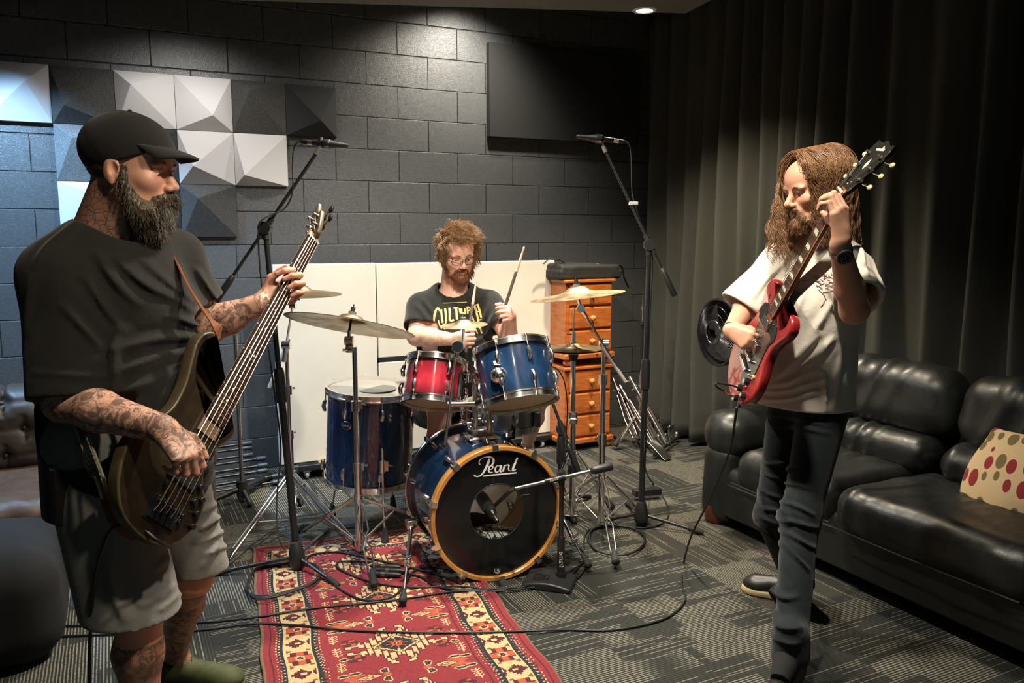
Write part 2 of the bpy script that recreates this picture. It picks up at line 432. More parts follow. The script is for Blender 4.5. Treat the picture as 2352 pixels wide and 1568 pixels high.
# downlights, plus two added fill lamps
M_LAMPRING = mat('white lamp ring', (.7, .7, .68), .4)
def emis(name, col, s):
    t = NT(name); t.set(base=c4(col), emit=c4(col), emits=s); return t.m
M_LENS = emis('lamp lens warm', (1, .85, .62), 6); M_LENSC = emis('lamp lens cool', (.7, .85, 1), 6)
LAMPS = [  # x, y, z, energy, colour, cone, blend, aim, radius
 ('over the left wall', (-.80, -.80, 2.68), 360, (.36, .64, 1.0), 98, .55, (-.35, -.10, .2), .03),
 ('beside the back wall', (2.25, -.62, 3.12), 170, (1, .90, .76), 105, 1, (1.9, -.05, 1.4), .05),
 ('over the drum kit', (1.45, -1.55, 2.68), 300, (1, .94, .85), 130, .9, (1.45, -1.2, 0), .05),
 ('between the players', (1.05, -2.65, 2.68), 300, (1, .90, .74), 112, 1, (1.15, -2.3, 0), .05),
 ('in front of the guitarist', (1.55, -3.35, 2.68), 170, (1, .90, .76), 88, .9, (1.95, -2.7, 1.1), .05),
 ('near the curtain', (2.70, -1.30, 2.68), 320, (1, .85, .62), 110, 1, (3.1, -1.4, 0), .05),
 ('above the faceted tiles', (.47, -.66, 2.66), 50, (1, .95, .90), 140, 1, (.45, -.15, 1.0), .03),
 ('close to the back wall', (2.16, -.40, 3.05), 60, (1, .93, .82), 120, 1, (2.15, -.05, 1.8), .03),
 ('teal fill added near the unseen front wall', (.2, -6.5, 2.68), 190, (.50, .86, 1.0), 95, .6, (.2, -7.0, 1.2), .08),  # added lamp, bounces teal fill off the front wall into the shadows
 ('fill added to brighten the bassist', (1.15, -3.95, 2.68), 120, (1, .87, .70), 62, .9, (.12, -2.9, 1.5), .05),  # added lamp out of view, brightens the bassist's face and shirt
 ('above the bearded player', (.45, -4.0, 2.68), 75, (1, .86, .66), 90, 1, (.25, -3.3, .9), .05),
]
for i, (where, p, e, col, cone, bl, aim, rad) in enumerate(LAMPS):
    l = bpy.data.lights.new('downlight', 'SPOT'); l.energy = e; l.color = col; l.spot_size = math.radians(cone); l.spot_blend = bl; l.shadow_soft_size = rad
    lo = bpy.data.objects.new('downlight_or_fill', l); COL.objects.link(lo)
    lo.location = V(p)-V((0, 0, .03)); d = V(aim)-V(p); lo.rotation_euler = d.to_track_quat('-Z', 'Y').to_euler()
    if p[1] > -1.8 and 'tiles' not in where and 'close' not in where:
        t_ = thing('ceiling_downlight', 'recessed round ceiling downlight '+where, 'ceiling light', p)
        obj('lamp_ring', MB().torus(p, (0, 0, 1), .055, .012, 24, 6, .5), M_LAMPRING, t_)
        obj('lamp_lens', MB().cyl(V(p)+V((0, 0, .008)), V(p)+V((0, 0, -.002)), .05, n=24), M_LENSC if i == 0 else M_LENS, t_)
w = bpy.data.worlds.new('dim surroundings'); sc.world = w; w.use_nodes = True
w.node_tree.nodes['Background'].inputs[0].default_value = (.10, .17, .18, 1); w.node_tree.nodes['Background'].inputs[1].default_value = .05

# camera
cam = bpy.data.cameras.new('camera'); co_ = bpy.data.objects.new('camera', cam); COL.objects.link(co_)
cam.sensor_width = 36; cam.lens = 36*FPX/2352
m3 = Matrix((RT, UP, -FW)).transposed(); co_.matrix_world = Matrix.Translation(CAM) @ m3.to_4x4(); sc.camera = co_
sc.view_settings.view_transform = 'Standard'; sc.view_settings.look = 'None'; sc.view_settings.gamma = 1; sc.view_settings.exposure = 0.0
sc.view_settings.use_curve_mapping = False
sc.cycles.use_denoising = True
sc.cycles.max_bounces = 6

# faceted acoustic tiles
M_TW = mat('white felt tile', (.50, .49, .49), .85, bump=.15, bs=500, bd=.001)
M_TD = mat('charcoal felt tile', (.045, .045, .042), .9, var=.5, vs=160, bump=.3, bs=400, bd=.001)
M_TG = mat('speckled grey felt tile', (.12, .125, .125), .9, var=.5, vs=180, bump=.3, bs=400, bd=.001)
M_TB = mat('black felt tile', (.018, .019, .02), .85, bump=.2, bs=400, bd=.001)
TW = .3085; X0 = -.235-TW
TILES = [(0,0,M_TW,(57,185),'white','far left of the top row, cut by the picture edge'),(1,0,M_TD,(147,240),'charcoal','top row, between two white tiles above the cap'),
 (2,0,M_TW,(300,193),'white','top row, right above the black cap'),(3,0,M_TW,(489,264),'white','top row, its peak low and to the right'),
 (4,0,M_TD,(572,207),'charcoal brown','top row, right of the white pair'),(5,0,M_TB,(737,276),'black','right end of the top row, beside the microphone'),
 (1,1,M_TG,(165,317),'speckled grey','behind the back of the cap'),(2,1,M_TB,(300,360),'black','mostly hidden behind the cap'),(3,1,M_TW,(444,381),'white','beside the brim of the cap'),
 (4,1,M_TW,(562,402),'white','right end of the middle row'),(1,2,M_TW,(230,450),'white','bottom row, behind the tattooed neck'),(2,2,M_TB,(330,470),'black','bottom row, hidden behind the beard'),
 (3,2,M_TG,(455,455),'dark speckled grey','bottom row, right of the beard')]
for cx, cy, m, ap, cn, wh in TILES:
    xa, xb = X0+cx*TW+.001, X0+(cx+1)*TW-.001; za, zb = 2.362-(cy+1)*.3045+.001, 2.362-cy*.3045-.001
    a = WY(ap[0], ap[1], -.10); mb = MB(); f = -.028
    a.x = min(max(a.x, xa+.04), xb-.04); a.z = min(max(a.z, za+.04), zb-.04)
    vs = [(xa,0,za),(xb,0,za),(xb,0,zb),(xa,0,zb),(xa,f,za),(xb,f,za),(xb,f,zb),(xa,f,zb),a]
    mb.add(vs, [(3,2,1,0),(0,1,5,4),(1,2,6,5),(2,3,7,6),(3,0,4,7),(4,5,8),(5,6,8),(6,7,8),(7,4,8)])
    if m is M_TG and cy == 2: m = M_TD
    tag(obj('acoustic_tile', mb, m, smooth=0, bevel=.0015, origin=((xa+xb)/2, 0, (za+zb)/2)), f'{cn} faceted acoustic tile, {wh}', 'acoustic tile', 'faceted acoustic tiles on the wall')
M_PB = mat('black fabric panel', (.012, .0125, .012), .95, bump=.2, bs=600, bd=.001)
mb = MB().box2((2.34, -.055, 2.115), (3.56, -.004, 2.735))
tag(obj('acoustic_absorber', mb, M_PB, bevel=.006, origin=(3, 0, 2.4)), 'wide black fabric acoustic panel hung high on the block wall', 'acoustic panel')

# curtain: deep folds along the right wall
def curtain():
    t = NT('charcoal wool curtain'); n1 = t.noise(260, 3); n2 = t.noise(3, 3)
    t.set(base=t.mix(n2, (.050, .052, .046), (.075, .074, .064)), rough=.95, spec=.1)
    t.bump(n1, .25, .002)
    mb = MB(); ys = np.arange(-.04, -6.6, -.0125); zsl = [0.03]+[3.05*k/26 for k in range(1, 27)]
    ph = 0; prof = []
    for y in ys:
        ph += .0125*2*PI/(.205+.05*math.sin(y*2.3+1)+.03*math.sin(y*5.1)); prof.append(ph)
    rings = []
    for y, p in zip(ys, prof):
        row = []
        for z in zsl:
            q = z/3.05; gath = .55+.45*(1-q)
            a = .052*gath+.012*math.sin(y*7+z*1.1)
            x = 3.64+1.55*a*math.sin(p+.25*math.sin(z*1.7+y*3)*(1-q))+.016*math.sin(2*p+1+z)*(.4+.6*(1-q))
            row.append(V((x, y+.02*math.sin(z*2+y*9)*(1-q), z)))
        rings.append(row)
    mb.rings(rings, closed_u=False, cap0=False, cap1=False)
    o = obj('curtain', mb, t.m, smooth=180, origin=(3.66, -3, 0), solid=.004)
    tag(o, 'floor-length charcoal curtain hanging in deep folds along the right wall', 'curtain')
curtain()
# ================================================================ DRUM KIT AND STANDS
CHROME = mat('chrome', (.88, .87, .86), .20, 1.0)
CHROMED = mat('worn chrome', (.50, .49, .47), .25, 1.0)
BLKM = mat('black satin steel', (.012, .013, .014), .32, spec=.6)
BLKP = mat('black plastic', (.014, .015, .016), .45, spec=.5)
RUB = mat('black rubber', (.012, .013, .012), .75)
def lacquer(name, c1, c2, c3=None, z0=None, z1=None):
    t = NT(name); co = t.coord()
    mp = t.n('ShaderNodeMapping', ins={0: co}); mp.inputs['Scale'].default_value = (1, 1, .35)
    n = t.noise(14, 6, mp.outputs[0], .6, 1.2)
    col = t.ramp(n, [(.3, c1), (.7, c2)])
    if c3 is not None:
        z = t.n('ShaderNodeSeparateXYZ', ins={0: co}).outputs[2]
        a = t.n('ShaderNodeMapRange', interpolation_type='SMOOTHSTEP', ins={0: z, 1: z0, 2: z1}).outputs[0]
        b = t.n('ShaderNodeMapRange', interpolation_type='SMOOTHSTEP', ins={0: z, 1: -z0, 2: -z1}).outputs[0]
        col = t.mix(t.math('MAXIMUM', a, t.math('MULTIPLY', b, .75)), col, c3)
    t.set(base=col, rough=.22, coat=1.0, coatr=.04); return t.m
BLUE = lacquer('blue lacquered maple', (.003, .011, .032), (.011, .038, .10))
BLUEB = lacquer('blue fade lacquer', (.005, .020, .06), (.020, .060, .15), (.002, .008, .014), -.02, -.17)
REDB = lacquer('red burst lacquer', (.32, .015, .03), (.55, .035, .065), (.03, .003, .006), -.01, -.10)
SHELLIN = mat('bare maple inside', (.60, .42, .24), .55, var=.2, vs=6)
def skin_head(name, c, tr=.35):
    t = NT(name); tb = t.n('ShaderNodeBsdfTranslucent', ins={0: c4(c)}); mx = t.n('ShaderNodeMixShader', ins={0: tr})
    t.set(base=t.mix(t.noise(7, 3), c, tuple(x*.85 for x in c)), rough=.45)
    t.t.links.new(t.b.outputs[0], mx.inputs[1]); t.t.links.new(tb.outputs[0], mx.inputs[2]); t.t.links.new(mx.outputs[0], t.out.inputs[0]); return t.m
HEADW = skin_head('coated drum head', (.68, .64, .55), .55); HEADC = skin_head('clear worn drum head', (.40, .29, .17), .2)
HEADB = mat('black drum head', (.008, .008, .009), .16, spec=.5)
HOOPW = mat('amber maple hoop', (.50, .23, .055), .25, var=.2, vs=9, coat=.6)
HOOPD = mat('dark hoop with chrome inlay', (.03, .025, .022), .25, coat=.5)
WHITEP = mat('white print', (.75, .75, .74), .6)
def cym_mat(name, c, dirt):
    t = NT(name); co = t.coord()
    ln = t.n('ShaderNodeVectorMath', operation='LENGTH', ins={0: co}).outputs['Value']
    w = t.math('SINE', t.math('MULTIPLY', ln, 1500)); n = t.noise(9, 5, rough=.7)
    t.set(base=t.mix(t.math('MULTIPLY', n, dirt), c, tuple(x*.38 for x in c)), metal=1.0, rough=t.ramp(n, [(.3, (.26,)*3), (.7, (.5,)*3)]))
    t.bump(t.math('ADD', t.math('MULTIPLY', w, .12), t.noise(30, 2)), .22, .002); return t.m
BRASS = cym_mat('worn bronze', (.56, .43, .26), .95); BRASSB = cym_mat('bright bronze', (.80, .60, .36), .4)

def drum(name, label, top, bot, R, shellm, nl, headt, headb, lugr=None, short=False, axis_hint=None, group=None):
    top, bot = V(top), V(bot); ax = (top-bot).normalized(); H = (top-bot).length; c = (top+bot)/2
    t = thing(name, label, 'drum', c, group)
    x, y, d = basis(ax, RT)
    # material fades are in object z, so the shell gets its own rotated object
    sh = MB(); sh.lathe((0,0,0), (0,0,1), [(R, -H/2+.012), (R, H/2-.012), (R-.007, H/2-.012), (R-.007, -H/2+.012), (R, -H/2+.012)], 64)
    o = obj('shell', sh, shellm, origin=(0,0,0)); o.parent = t; ORG[o.name] = c
    o.rotation_mode = 'QUATERNION'; o.rotation_quaternion = V((0,0,1)).rotation_difference(ax)
    for nm, p, s, hm in (('batter_head', top, 1, headt), ('resonant_head', bot, -1, headb)):
        obj(nm, MB().lathe(p-ax*s*.010, ax*s, [(.0001, .001), (R*.9, .001), (R-.002, .0), (R+.004, -.008)], 64), hm, t)
    for p, s in ((top, 1), (bot, -1)):   # triple-flanged rims
        obj('rim', MB().lathe(p-ax*s*.012, ax*s, [(R+.005, -.014), (R+.014, -.014), (R+.014, -.008), (R+.007, -.006), (R+.007, .012), (R+.011, .014), (R+.011, .017), (R+.002, .017), (R+.002, -.01), (R+.005, -.014)], 72), CHROME, t)
    for k in range(nl):
        a = 2*PI*(k+.5)/nl; u = x*math.cos(a)+y*math.sin(a)
        for s in ((1, -1) if not short else (1,)):
            e = top if s > 0 else bot
            mb = MB(); zc = min(.085, H*.30)
            p0 = e-ax*s*(zc-.028)+u*(R+.010); p1 = e-ax*s*(zc+.028)+u*(R+.010)
            mb.tube([p0, p0.lerp(p1, .12)+u*.006, p0.lerp(p1, .5)+u*.011, p0.lerp(p1, .88)+u*.006, p1], [.004, .0095, .0105, .0095, .004], 10)
            mb.cyl(e-ax*s*.004+u*(R+.012), p0+u*.003, .003, n=8)
            mb.cyl(e+ax*s*.006+u*(R+.012), e-ax*s*.012+u*(R+.012), .0055, n=8)
            obj('lug', mb, CHROME, t)
    return t, (x, y, ax, c)
def clamp_mb(c, ax, r=.016, h=.04, side=None, wing=True):
    c = V(c); x, y, d = basis(ax, side); mb = MB()
    mb.cyl(c-d*h/2, c+d*h/2, r, n=16)
    mb.box(c+x*(r+.004), (.018, .024, h*.8), x, y, d)
    if wing:
        q = c+x*(r+.02)
        mb.cyl(c+x*r, q, .004, n=8)
        mb.tube([q-y*.020+x*.008, q, q+y*.020+x*.008], [.006, .0045, .006], 8)
    return mb
def rubber_foot(parent, foot, dirv, s=1.0):
    foot = V(foot); dirv = V(dirv).normalized()
    a = foot+V((0,0,.014*s))
    obj('rubber_foot', MB().tube([a+dirv*(.075*s), a+dirv*(.055*s), a+dirv*(.02*s), a+dirv*(.018*s), a, a-dirv*.008], [.006*s, .013*s, .017*s, .0185*s, .019*s, .012*s], 12), RUB, parent)
def pinch_leg(parent, a, b, n_, w=.016, mat_=None, foot=True):
    """leg of two rods that spread, pinch together and spread again"""
    a, b = V(a), V(b); d = b-a; side = d.cross(V((0,0,1))).normalized(); mb = MB()
    prof = [(0, .35), (.10, .5), (.16, 1), (.36, 1.1), (.42, .25), (.50, .2), (.56, 1), (.84, .8), (.93, .1), (1, .1)]
    for s in (-1, 1): mb.tube([a+d*t+side*s*w*q for t, q in prof], .0042, 8)
    lg = obj('leg', mb, mat_ or CHROME, parent)
    if foot: rubber_foot(lg, b, -d)
    return lg
def flat_leg(parent, a, b, mat_=None, w=.011):
    a, b = V(a), V(b); d = b-a; side = d.cross(V((0,0,1))).normalized(); mb = MB()
    for s in (-1, 1):
        mb.tube([a+side*s*w*.8, a+d*.12+side*s*w, a+d*.93+side*s*w, b+side*s*w*.4], .0052, 8, flat=1.3)
    for q in (.14, .5, .9): mb.cyl(a+d*q-side*w*1.3, a+d*q+side*w*1.3, .0045, n=8)
    lg = obj('leg', mb, mat_ or CHROME, parent); rubber_foot(lg, b, -d, 1.1); return lg
def tripod(parent, base, up_z, lo_z, feet, kind='flat', front=0):
    """base = point on the floor under the pole; collars at up_z and lo_z; feet on the floor"""
    base = V(base)
    for z in (up_z, lo_z):
        obj('collar', MB().cyl(base+V((0,0,z-.015)), base+V((0,0,z+.015)), .021, n=18), CHROME, parent)
    for i, f in enumerate(feet):
        f = V(f); a = base+V((0,0,up_z)); hd = (f-base); hd.z = 0; a = a+hd.normalized()*.02
        lg = (pinch_leg if (kind == 'pinch' or (kind == 'mix' and i == front)) else flat_leg)(parent, a, f+V((0,0,.02)), None)
        m = a.lerp(f, .52)
        obj('brace', MB().tube([base+V((0,0,lo_z))+hd.normalized()*.02, m+V((0,0,.0))], .0048, 8), CHROME, parent)
def pole(parent, a, b, r, m=None, name='pole'):
    return obj(name, MB().cyl(a, b, r, n=20), m or CHROME, parent)
def cymbal(name, label, c, normal, R, m, bell=.055, top=True, group='cymbals of the drum kit'):
    c = V(c); n = V(normal).normalized(); k = R/.25
    prof = [(.006, bell*.52), (bell*.35, bell*.50), (bell*.7, bell*.40), (bell*.95, bell*.20), (bell*1.08, bell*.10), (R*.45, -.003*k), (R*.7, -.008*k), (R*.9, -.014*k), (R, -.018*k), (R-.002, -.0195*k), (R*.9, -.0165*k), (R*.7, -.0105*k), (R*.45, -.0055*k), (bell*1.08, bell*.10-.003), (bell*.95, bell*.20-.003), (bell*.7, bell*.40-.003), (bell*.35, bell*.5-.003), (.006, bell*.52-.003)]
    return tag(obj(name, MB().lathe(c, n, prof, 72), m, origin=c, smooth=60), label, 'cymbal', group)
def cymtop(parent, c, n, bell=.055):
    c, n = V(c), V(n).normalized(); q = c+n*bell*.5
    obj('felt_washer', MB().cyl(q, q+n*.012, .017, n=18), mat('grey felt', (.12, .12, .115), .95), parent)
    mb = MB(); mb.cyl(q+n*.012, q+n*.032, .010, n=14); mb.cyl(q-n*.03, q+n*.045, .003, n=8); obj('wing_nut', mb, BLKP, parent)
    obj('tilter_sleeve', MB().cyl(c-n*.045, q, .0055, n=10), BLKP, parent)

# ---- bass drum
KF = V((1.405, -2.14, .295)); KR = V((1.45, -1.70, .295))
KD = (KF-KR).normalized(); kx, ky, _ = basis(KD, (0,0,1)); kx = -kx if kx.dot(RT) < 0 else kx; ky = V((0,0,1))
KL = (KF-KR).length; KRAD = .275
kick = thing('bass_drum', 'blue bass drum with black front head, round port hole and amber wooden hoop', 'bass drum', (KF.x, (KF.y+KR.y)/2, 0))
mb = MB(); mb.lathe(KR, KD, [(KRAD, .015), (KRAD, KL-.015)], 96); obj('shell', mb, BLUE, kick)
obj('inner_shell', MB().lathe(KR, KD, [(KRAD-.008, .012), (KRAD-.008, KL-.012)], 96), SHELLIN, kick)
def hoop(at, s, nm, m):
    return obj(nm, MB().lathe(at, KD*s, [(KRAD+.002, -.030), (KRAD+.018, -.030), (KRAD+.020, -.026), (KRAD+.020, .010), (KRAD+.017, .014), (KRAD+.003, .014), (KRAD, .010), (KRAD, -.030), (KRAD+.002, -.030)], 96), m, kick, label=None) if False else obj(nm, MB().lathe(at, KD*s, [(KRAD+.002, -.030), (KRAD+.018, -.030), (KRAD+.020, -.026), (KRAD+.020, .010), (KRAD+.017, .014), (KRAD+.003, .014), (KRAD, .010), (KRAD, -.030), (KRAD+.002, -.030)], 96), m, kick)
h1 = hoop(KF, 1, 'hoop', HOOPW); h1['label'] = 'amber maple front hoop'
h2 = hoop(KR, -1, 'hoop', HOOPD); h2['label'] = 'dark rear hoop with chrome stripe'
obj('hoop_stripe', MB().torus(KR+KD*.012, KD, KRAD+.0195, .006, 96, 6, 1.2), CHROME, h2)
PORT = .121
pc = KF+kx*(-.003)+V((0,0,0.008))
def plane_px(x, y, off=.0):      # photographed point on the front head
    r = ray(x, y); p0 = KF+KD*off; t = (p0-CAM).dot(KD)/r.dot(KD); return CAM+r*t
pc = plane_px(1141, 1175)
mb = MB(); N_ = 96; ro = []; ri = []
for k in range(N_):
    u = kx*math.cos(2*PI*k/N_)+ky*math.sin(2*PI*k/N_)
    ro.append(KF+u*(KRAD-.002)-KD*.004); ri.append(pc+u*PORT*1.0)
mb.rings([ro, ri, [p-KD*.0015 for p in ri], [p-KD*.003 for p in ro]], cap0=False, cap1=False)
fh = obj('front_head', mb, HEADB, kick)
obj('port_ring', MB().torus(pc, KD, PORT, .003, 64, 8), BLKP, fh)
obj('batter_head', MB().lathe(KR+KD*.005, KD, [(.0001,0),(KRAD-.002,0)], 64), skin_head('thin white bass drum head', (.8,.74,.6), .8), kick)
def ribbon(mb, px, w, cl=False, n=8, off=.0012):
    """brush stroke on the drum head; px in photo pixels, w widths in metres"""
    pts = catmull([plane_px(x, y, off) for x, y in px], n); m = len(pts); ws = np.interp(np.linspace(0, 1, m), np.linspace(0, 1, len(w)), w)
    L_, R_ = [], []
    for i, p in enumerate(pts):
        d = (pts[min(i+1, m-1)]-pts[max(i-1, 0)]).normalized(); s = KD.cross(d).normalized()*ws[i]/2
        L_.append(p+s); R_.append(p-s)
    for i in range(m-1):
        mb.add([L_[i], R_[i], R_[i+1], L_[i+1]], [(0,1,2,3)])
lg = MB(); Z8 = lambda pts: [(900+x/3.734, 960+y/3.734) for x, y in pts]
T_ = .0055
ribbon(lg, Z8([(838,348),(820,400),(800,440),(782,470),(760,492),(730,500),(704,490)]), [.010,.011,.010,.008,.006,.005,.006])
ribbon(lg, Z8([(756,400),(748,380),(760,352),(795,335),(840,332),(868,348),(872,378),(850,408),(812,420)]), [.006,.004,.004,.005,.007,.009,.009,.006,.003])
ribbon(lg, Z8([(838,440),(856,436),(868,420),(858,408),(840,418),(830,445),(842,466),(866,462)]), [.003,.004,.005,.005,.006,.008,.006,.003])
ribbon(lg, Z8([(930,412),(905,408),(888,432),(892,460),(912,458),(932,425)]), [.004,.005,.008,.007,.004,.003])
ribbon(lg, Z8([(940,404),(930,435),(932,458),(950,452)]), [.008,.009,.007,.003])
ribbon(lg, Z8([(968,404),(960,430),(952,458)]), [.008,.009,.008]); ribbon(lg, Z8([(962,425),(978,405),(1000,402),(1006,412)]), [.003,.004,.006,.008])
ribbon(lg, Z8([(1078,338),(1058,385),(1040,430),(1040,450),(1066,438)]), [.008,.010,.010,.007,.003])
ribbon(lg, Z8([(1004,414),(1000,438),(1016,452),(1040,446)]), [.006,.005,.003,.003])
ribbon(lg, Z8([(786,497),(900,484),(1070,468)]), [.006,.007,.006])
obj('script_lettering', lg, WHITEP, fh, smooth=0)['label'] = 'white script lettering Pearl'
cr = MB()
for x0, x1 in ((882,878),(892,890),(903,903),(914,917),(924,929)):
    ribbon(cr, Z8([(x0+2,1312),(x1,1288)]), [.003,.001], n=2)
ribbon(cr, Z8([(880,1318),(903,1322),(926,1316)]), [.003,.003,.003], n=3); ribbon(cr, Z8([(890,1334),(916,1332)]), [.0016,.0016], n=2)
obj('crown_logo', cr, WHITEP, fh, smooth=0)
for k in range(10):     # claw hooks and tube lugs
    a = 2*PI*(k+.5)/10+.05; u = kx*math.cos(a)+ky*math.sin(a); v = kx*(-math.sin(a))+ky*math.cos(a)
    for e, s in ((KF, 1), (KR, -1)):
        mb = MB(); q = e+u*(KRAD+.024)
        mb.box(q-KD*s*.004, (.008, .026, .040), u, v, KD); mb.box(e+u*(KRAD+.014)+KD*s*.0165, (.026, .026, .006), u, v, KD)
        mb.cyl(q+u*.006+KD*s*.012, q+u*.006-KD*s*.020, .008, n=12); mb.cyl(q+u*.006, e+u*(KRAD+.022)-KD*s*.085, .0032, n=8)
        mb.tube([e+u*(KRAD+.010)-KD*s*.085, e+u*(KRAD+.022)-KD*s*.095, e+u*(KRAD+.024)-KD*s*.12, e+u*(KRAD+.012)-KD*s*.135], [.006,.010,.010,.006], 10)
        obj('claw_hook', mb, CHROME, kick)
# tom holder on top of the shell
tb = KR.lerp(KF, .62)+V((0,0,KRAD)); 
tb = KR.lerp(KF, .50)+V((0,0,KRAD+.004))+RT*.0
tomh = obj('tom_holder', MB().box(tb+V((0,0,.022)), (.105, .075, .040), kx, KD, (0,0,1)), CHROME, kick, bevel=.008)
obj('holder_plate', MB().box(tb, (.135, .095, .012), kx, KD, (0,0,1)), CHROME, tomh, bevel=.004)
for px, f, rr in (((945,1205),(925,1388),.9), ((1285,1175),(1352,1305),.9)):
    a = P(px[0], px[1], 3.62 if px[0] < 1000 else 3.75); b = G(f[0], f[1], .02); m = a.lerp(b, .52); mb = MB()
    sp = obj('spur', MB().cyl(a, m, .0095, n=14).cyl(m, b, .0055, n=10), CHROME, kick)
    obj('spur_clamp', clamp_mb(m, b-a, .013, .03, RT), CHROME, sp); obj('spur_bracket', MB().ball(a, .024, 14, 10).box(a+V((0,0,.01)), (.05,.04,.03)), CHROME, sp, bevel=.004)
    rubber_foot(sp, b, a-b, .9)
# pillow and printed cloth inside, seen through the port
t = NT('printed white cloth'); vo = t.n('ShaderNodeTexVoronoi', feature='DISTANCE_TO_EDGE', ins={'Vector': t.coord(), 'Scale': 26.0})
wv = t.n('ShaderNodeTexWave', ins={'Vector': t.coord(), 'Scale': 9.0, 'Distortion': 9.0, 'Detail': 1.0})
t.set(base=t.mix(t.math('MAXIMUM', t.math('LESS_THAN', vo.outputs[0], .05), t.math('GREATER_THAN', wv.outputs[1], .93)), (.62,.62,.55), (.02,.03,.03)), rough=.9); M_PRINT = t.m
s = SDF(); pcn = KR.lerp(KF, .55)+V((0,0,-.190)); s.ell(pcn+KD*.03+RT*.02, (.16, .11, .070), (kx, KD, V((0,0,1))), k=.03)
s.eff(lambda D,X,Y,Z: D+vnoise(X,Y,Z,45,3)*.006)
tag(obj('pillow', s.mesh(.006), M_PRINT, origin=pcn, smooth=180), 'white pillow with black line drawings lying inside the bass drum', 'pillow')
s = SDF(); pd = KR.lerp(KF, .35)+V((0,0,-.17))-RT*.05; s.ell(pd, (.15, .09, .07), (kx, KD, V((0,0,1))), k=.03)
s.eff(lambda D,X,Y,Z: D+vnoise(X,Y,Z,40,5)*.006)
tag(obj('cushion', s.mesh(.007), mat('dark printed cloth', (.05,.04,.035), .95, var=.6, vs=60), origin=pd, smooth=180), 'dark patterned cushion behind the pillow inside the bass drum', 'cushion')

# ---- floor tom
FT, FB = V((1.115, -1.31, .722)), V((1.096, -1.28, .255))
ft, (fx, fy, fax, fc) = drum('floor_tom', 'large dark blue floor tom standing on three legs left of the bass drum', FT, FB, .212, BLUE, 8, HEADW, HEADC)
obj('head_dot', MB().cyl(FT+RT*.02-V((0,0,.0085)), FT+RT*.02-V((0,0,.0075)), .10, n=40), mat('grey dot', (.12,.13,.11), .5), ft)
bd = WY(802, 971, -1.5); bc = fc-FH*.214*1.0+RT*(-.075)+V((0,0,.09))
u = (RT*(-.36)-FH*.93).normalized(); bc = fc+u*.2135+V((0,0,.085)); bt = ZZ.cross(u).normalized()
bd_ = obj('badge', MB().ball(bc, .026, 28, 8, (1.1,.78,.14), bt, ZZ, u), CHROME, ft, smooth=40)
obj('badge_plate', MB().ball(bc+u*.0022, .0225, 24, 6, (1.1,.75,.10), bt, ZZ, u), BLKP, bd_)
# ---- text helper
def text_mb(txt, o, X, Y, size, thick=.0006, align='CENTER', shear=0.0):
    cu = bpy.data.curves.new('t', 'FONT'); cu.body = txt; cu.size = 1; cu.align_x = align; cu.align_y = 'CENTER'; cu.shear = shear
    to = bpy.data.objects.new('t', cu); COL.objects.link(to); bpy.context.view_layer.update()
    dg = bpy.context.evaluated_depsgraph_get(); me = bpy.data.meshes.new_from_object(to.evaluated_get(dg))
    X, Y, o = V(X).normalized(), V(Y).normalized(), V(o); N = X.cross(Y); mb = MB()
    mb.add([o+X*v.co.x*size+Y*v.co.y*size+N*thick for v in me.vertices], [tuple(p.vertices) for p in me.polygons])
    bpy.data.objects.remove(to); bpy.data.curves.remove(cu); bpy.data.meshes.remove(me); return mb
obj('badge_lettering', text_mb('VISION', bc+u*.0048, bt, ZZ, .0135), WHITEP, bd_, smooth=0)
for px, py, fx_, fy_, lab in ((743,1010,728,1180,0), (897,1005,884,1255,1), (905,1090,905,1172,2)):
    pass
for ang, in ((-.78,), (.42,), (1.9,)):
    pass
for foot, topz in ((G(884,1250,.0), .47), (G(733,1185,.0), .47), (G(905,1170,.0), .40)):
    hd = V((foot.x-fc.x, foot.y-fc.y, 0)).normalized(); a = V((fc.x, fc.y, topz))+hd*(.212+.025); b = V((fc.x, fc.y, 0))+hd*(.212+.045)
    lg_ = obj('leg', MB().tube([a, V((a.x, a.y, .16)), b+V((0,0,.05)), b+V((0,0,.02))], .0055, 10), CHROME, ft)
    rubber_foot(lg_, b, (0,0,1), 1.0)
    obj('leg_bracket', clamp_mb(V((a.x, a.y, topz-.09))-hd*.008, ZZ, .014, .06, hd), CHROME, lg_)
# ---- rack toms
tilt = math.radians(24)
axr = (ZZ*math.cos(tilt)+FH*math.sin(tilt)+RT*.09).normalized(); axb = (ZZ*math.cos(tilt)+FH*math.sin(tilt)-RT*.17).normalized()
RC = P(997, 878, 3.62); rt_, (rx, ry, rax, rc) = drum('rack_tom', 'small red burst rack tom with chrome rims, left of the blue one', RC+axr*.105, RC-axr*.105, .127, REDB, 6, HEADW, HEADC)
BC = P(1184, 862, 3.5); bt_, (bx_, by, bax, bcn) = drum('rack_tom', 'larger blue rack tom with chrome rims mounted above the bass drum', BC+axb*.128, BC-axb*.128, .160, BLUEB, 8, HEADW, HEADC)
obj('badge', MB().lathe(RC+(RT*.62-FH*.78).normalized()*.1285+axr*.055, (RT*.62-FH*.78), [(.0001,.003),(.013,.003),(.015,0)], 20), mat('brass badge', (.55,.42,.15), .3, 1), rt_)
obj('mount_plate', MB().box(RC+RT*.120-FH*.045, (.02,.05,.12), RT, FH, axr), BLKP, rt_, bevel=.006)
uu = (-RT*.35-FH*.93).normalized(); q = BC+uu*.158+axb*.085
obj('mount_bracket', MB().ball(BC+uu*.17+axb*.03-RT*.005, .036, 20, 12, (1, 1, 1)).box(q, (.03,.05,.02), RT, uu, axb), CHROME, bt_, bevel=.002)
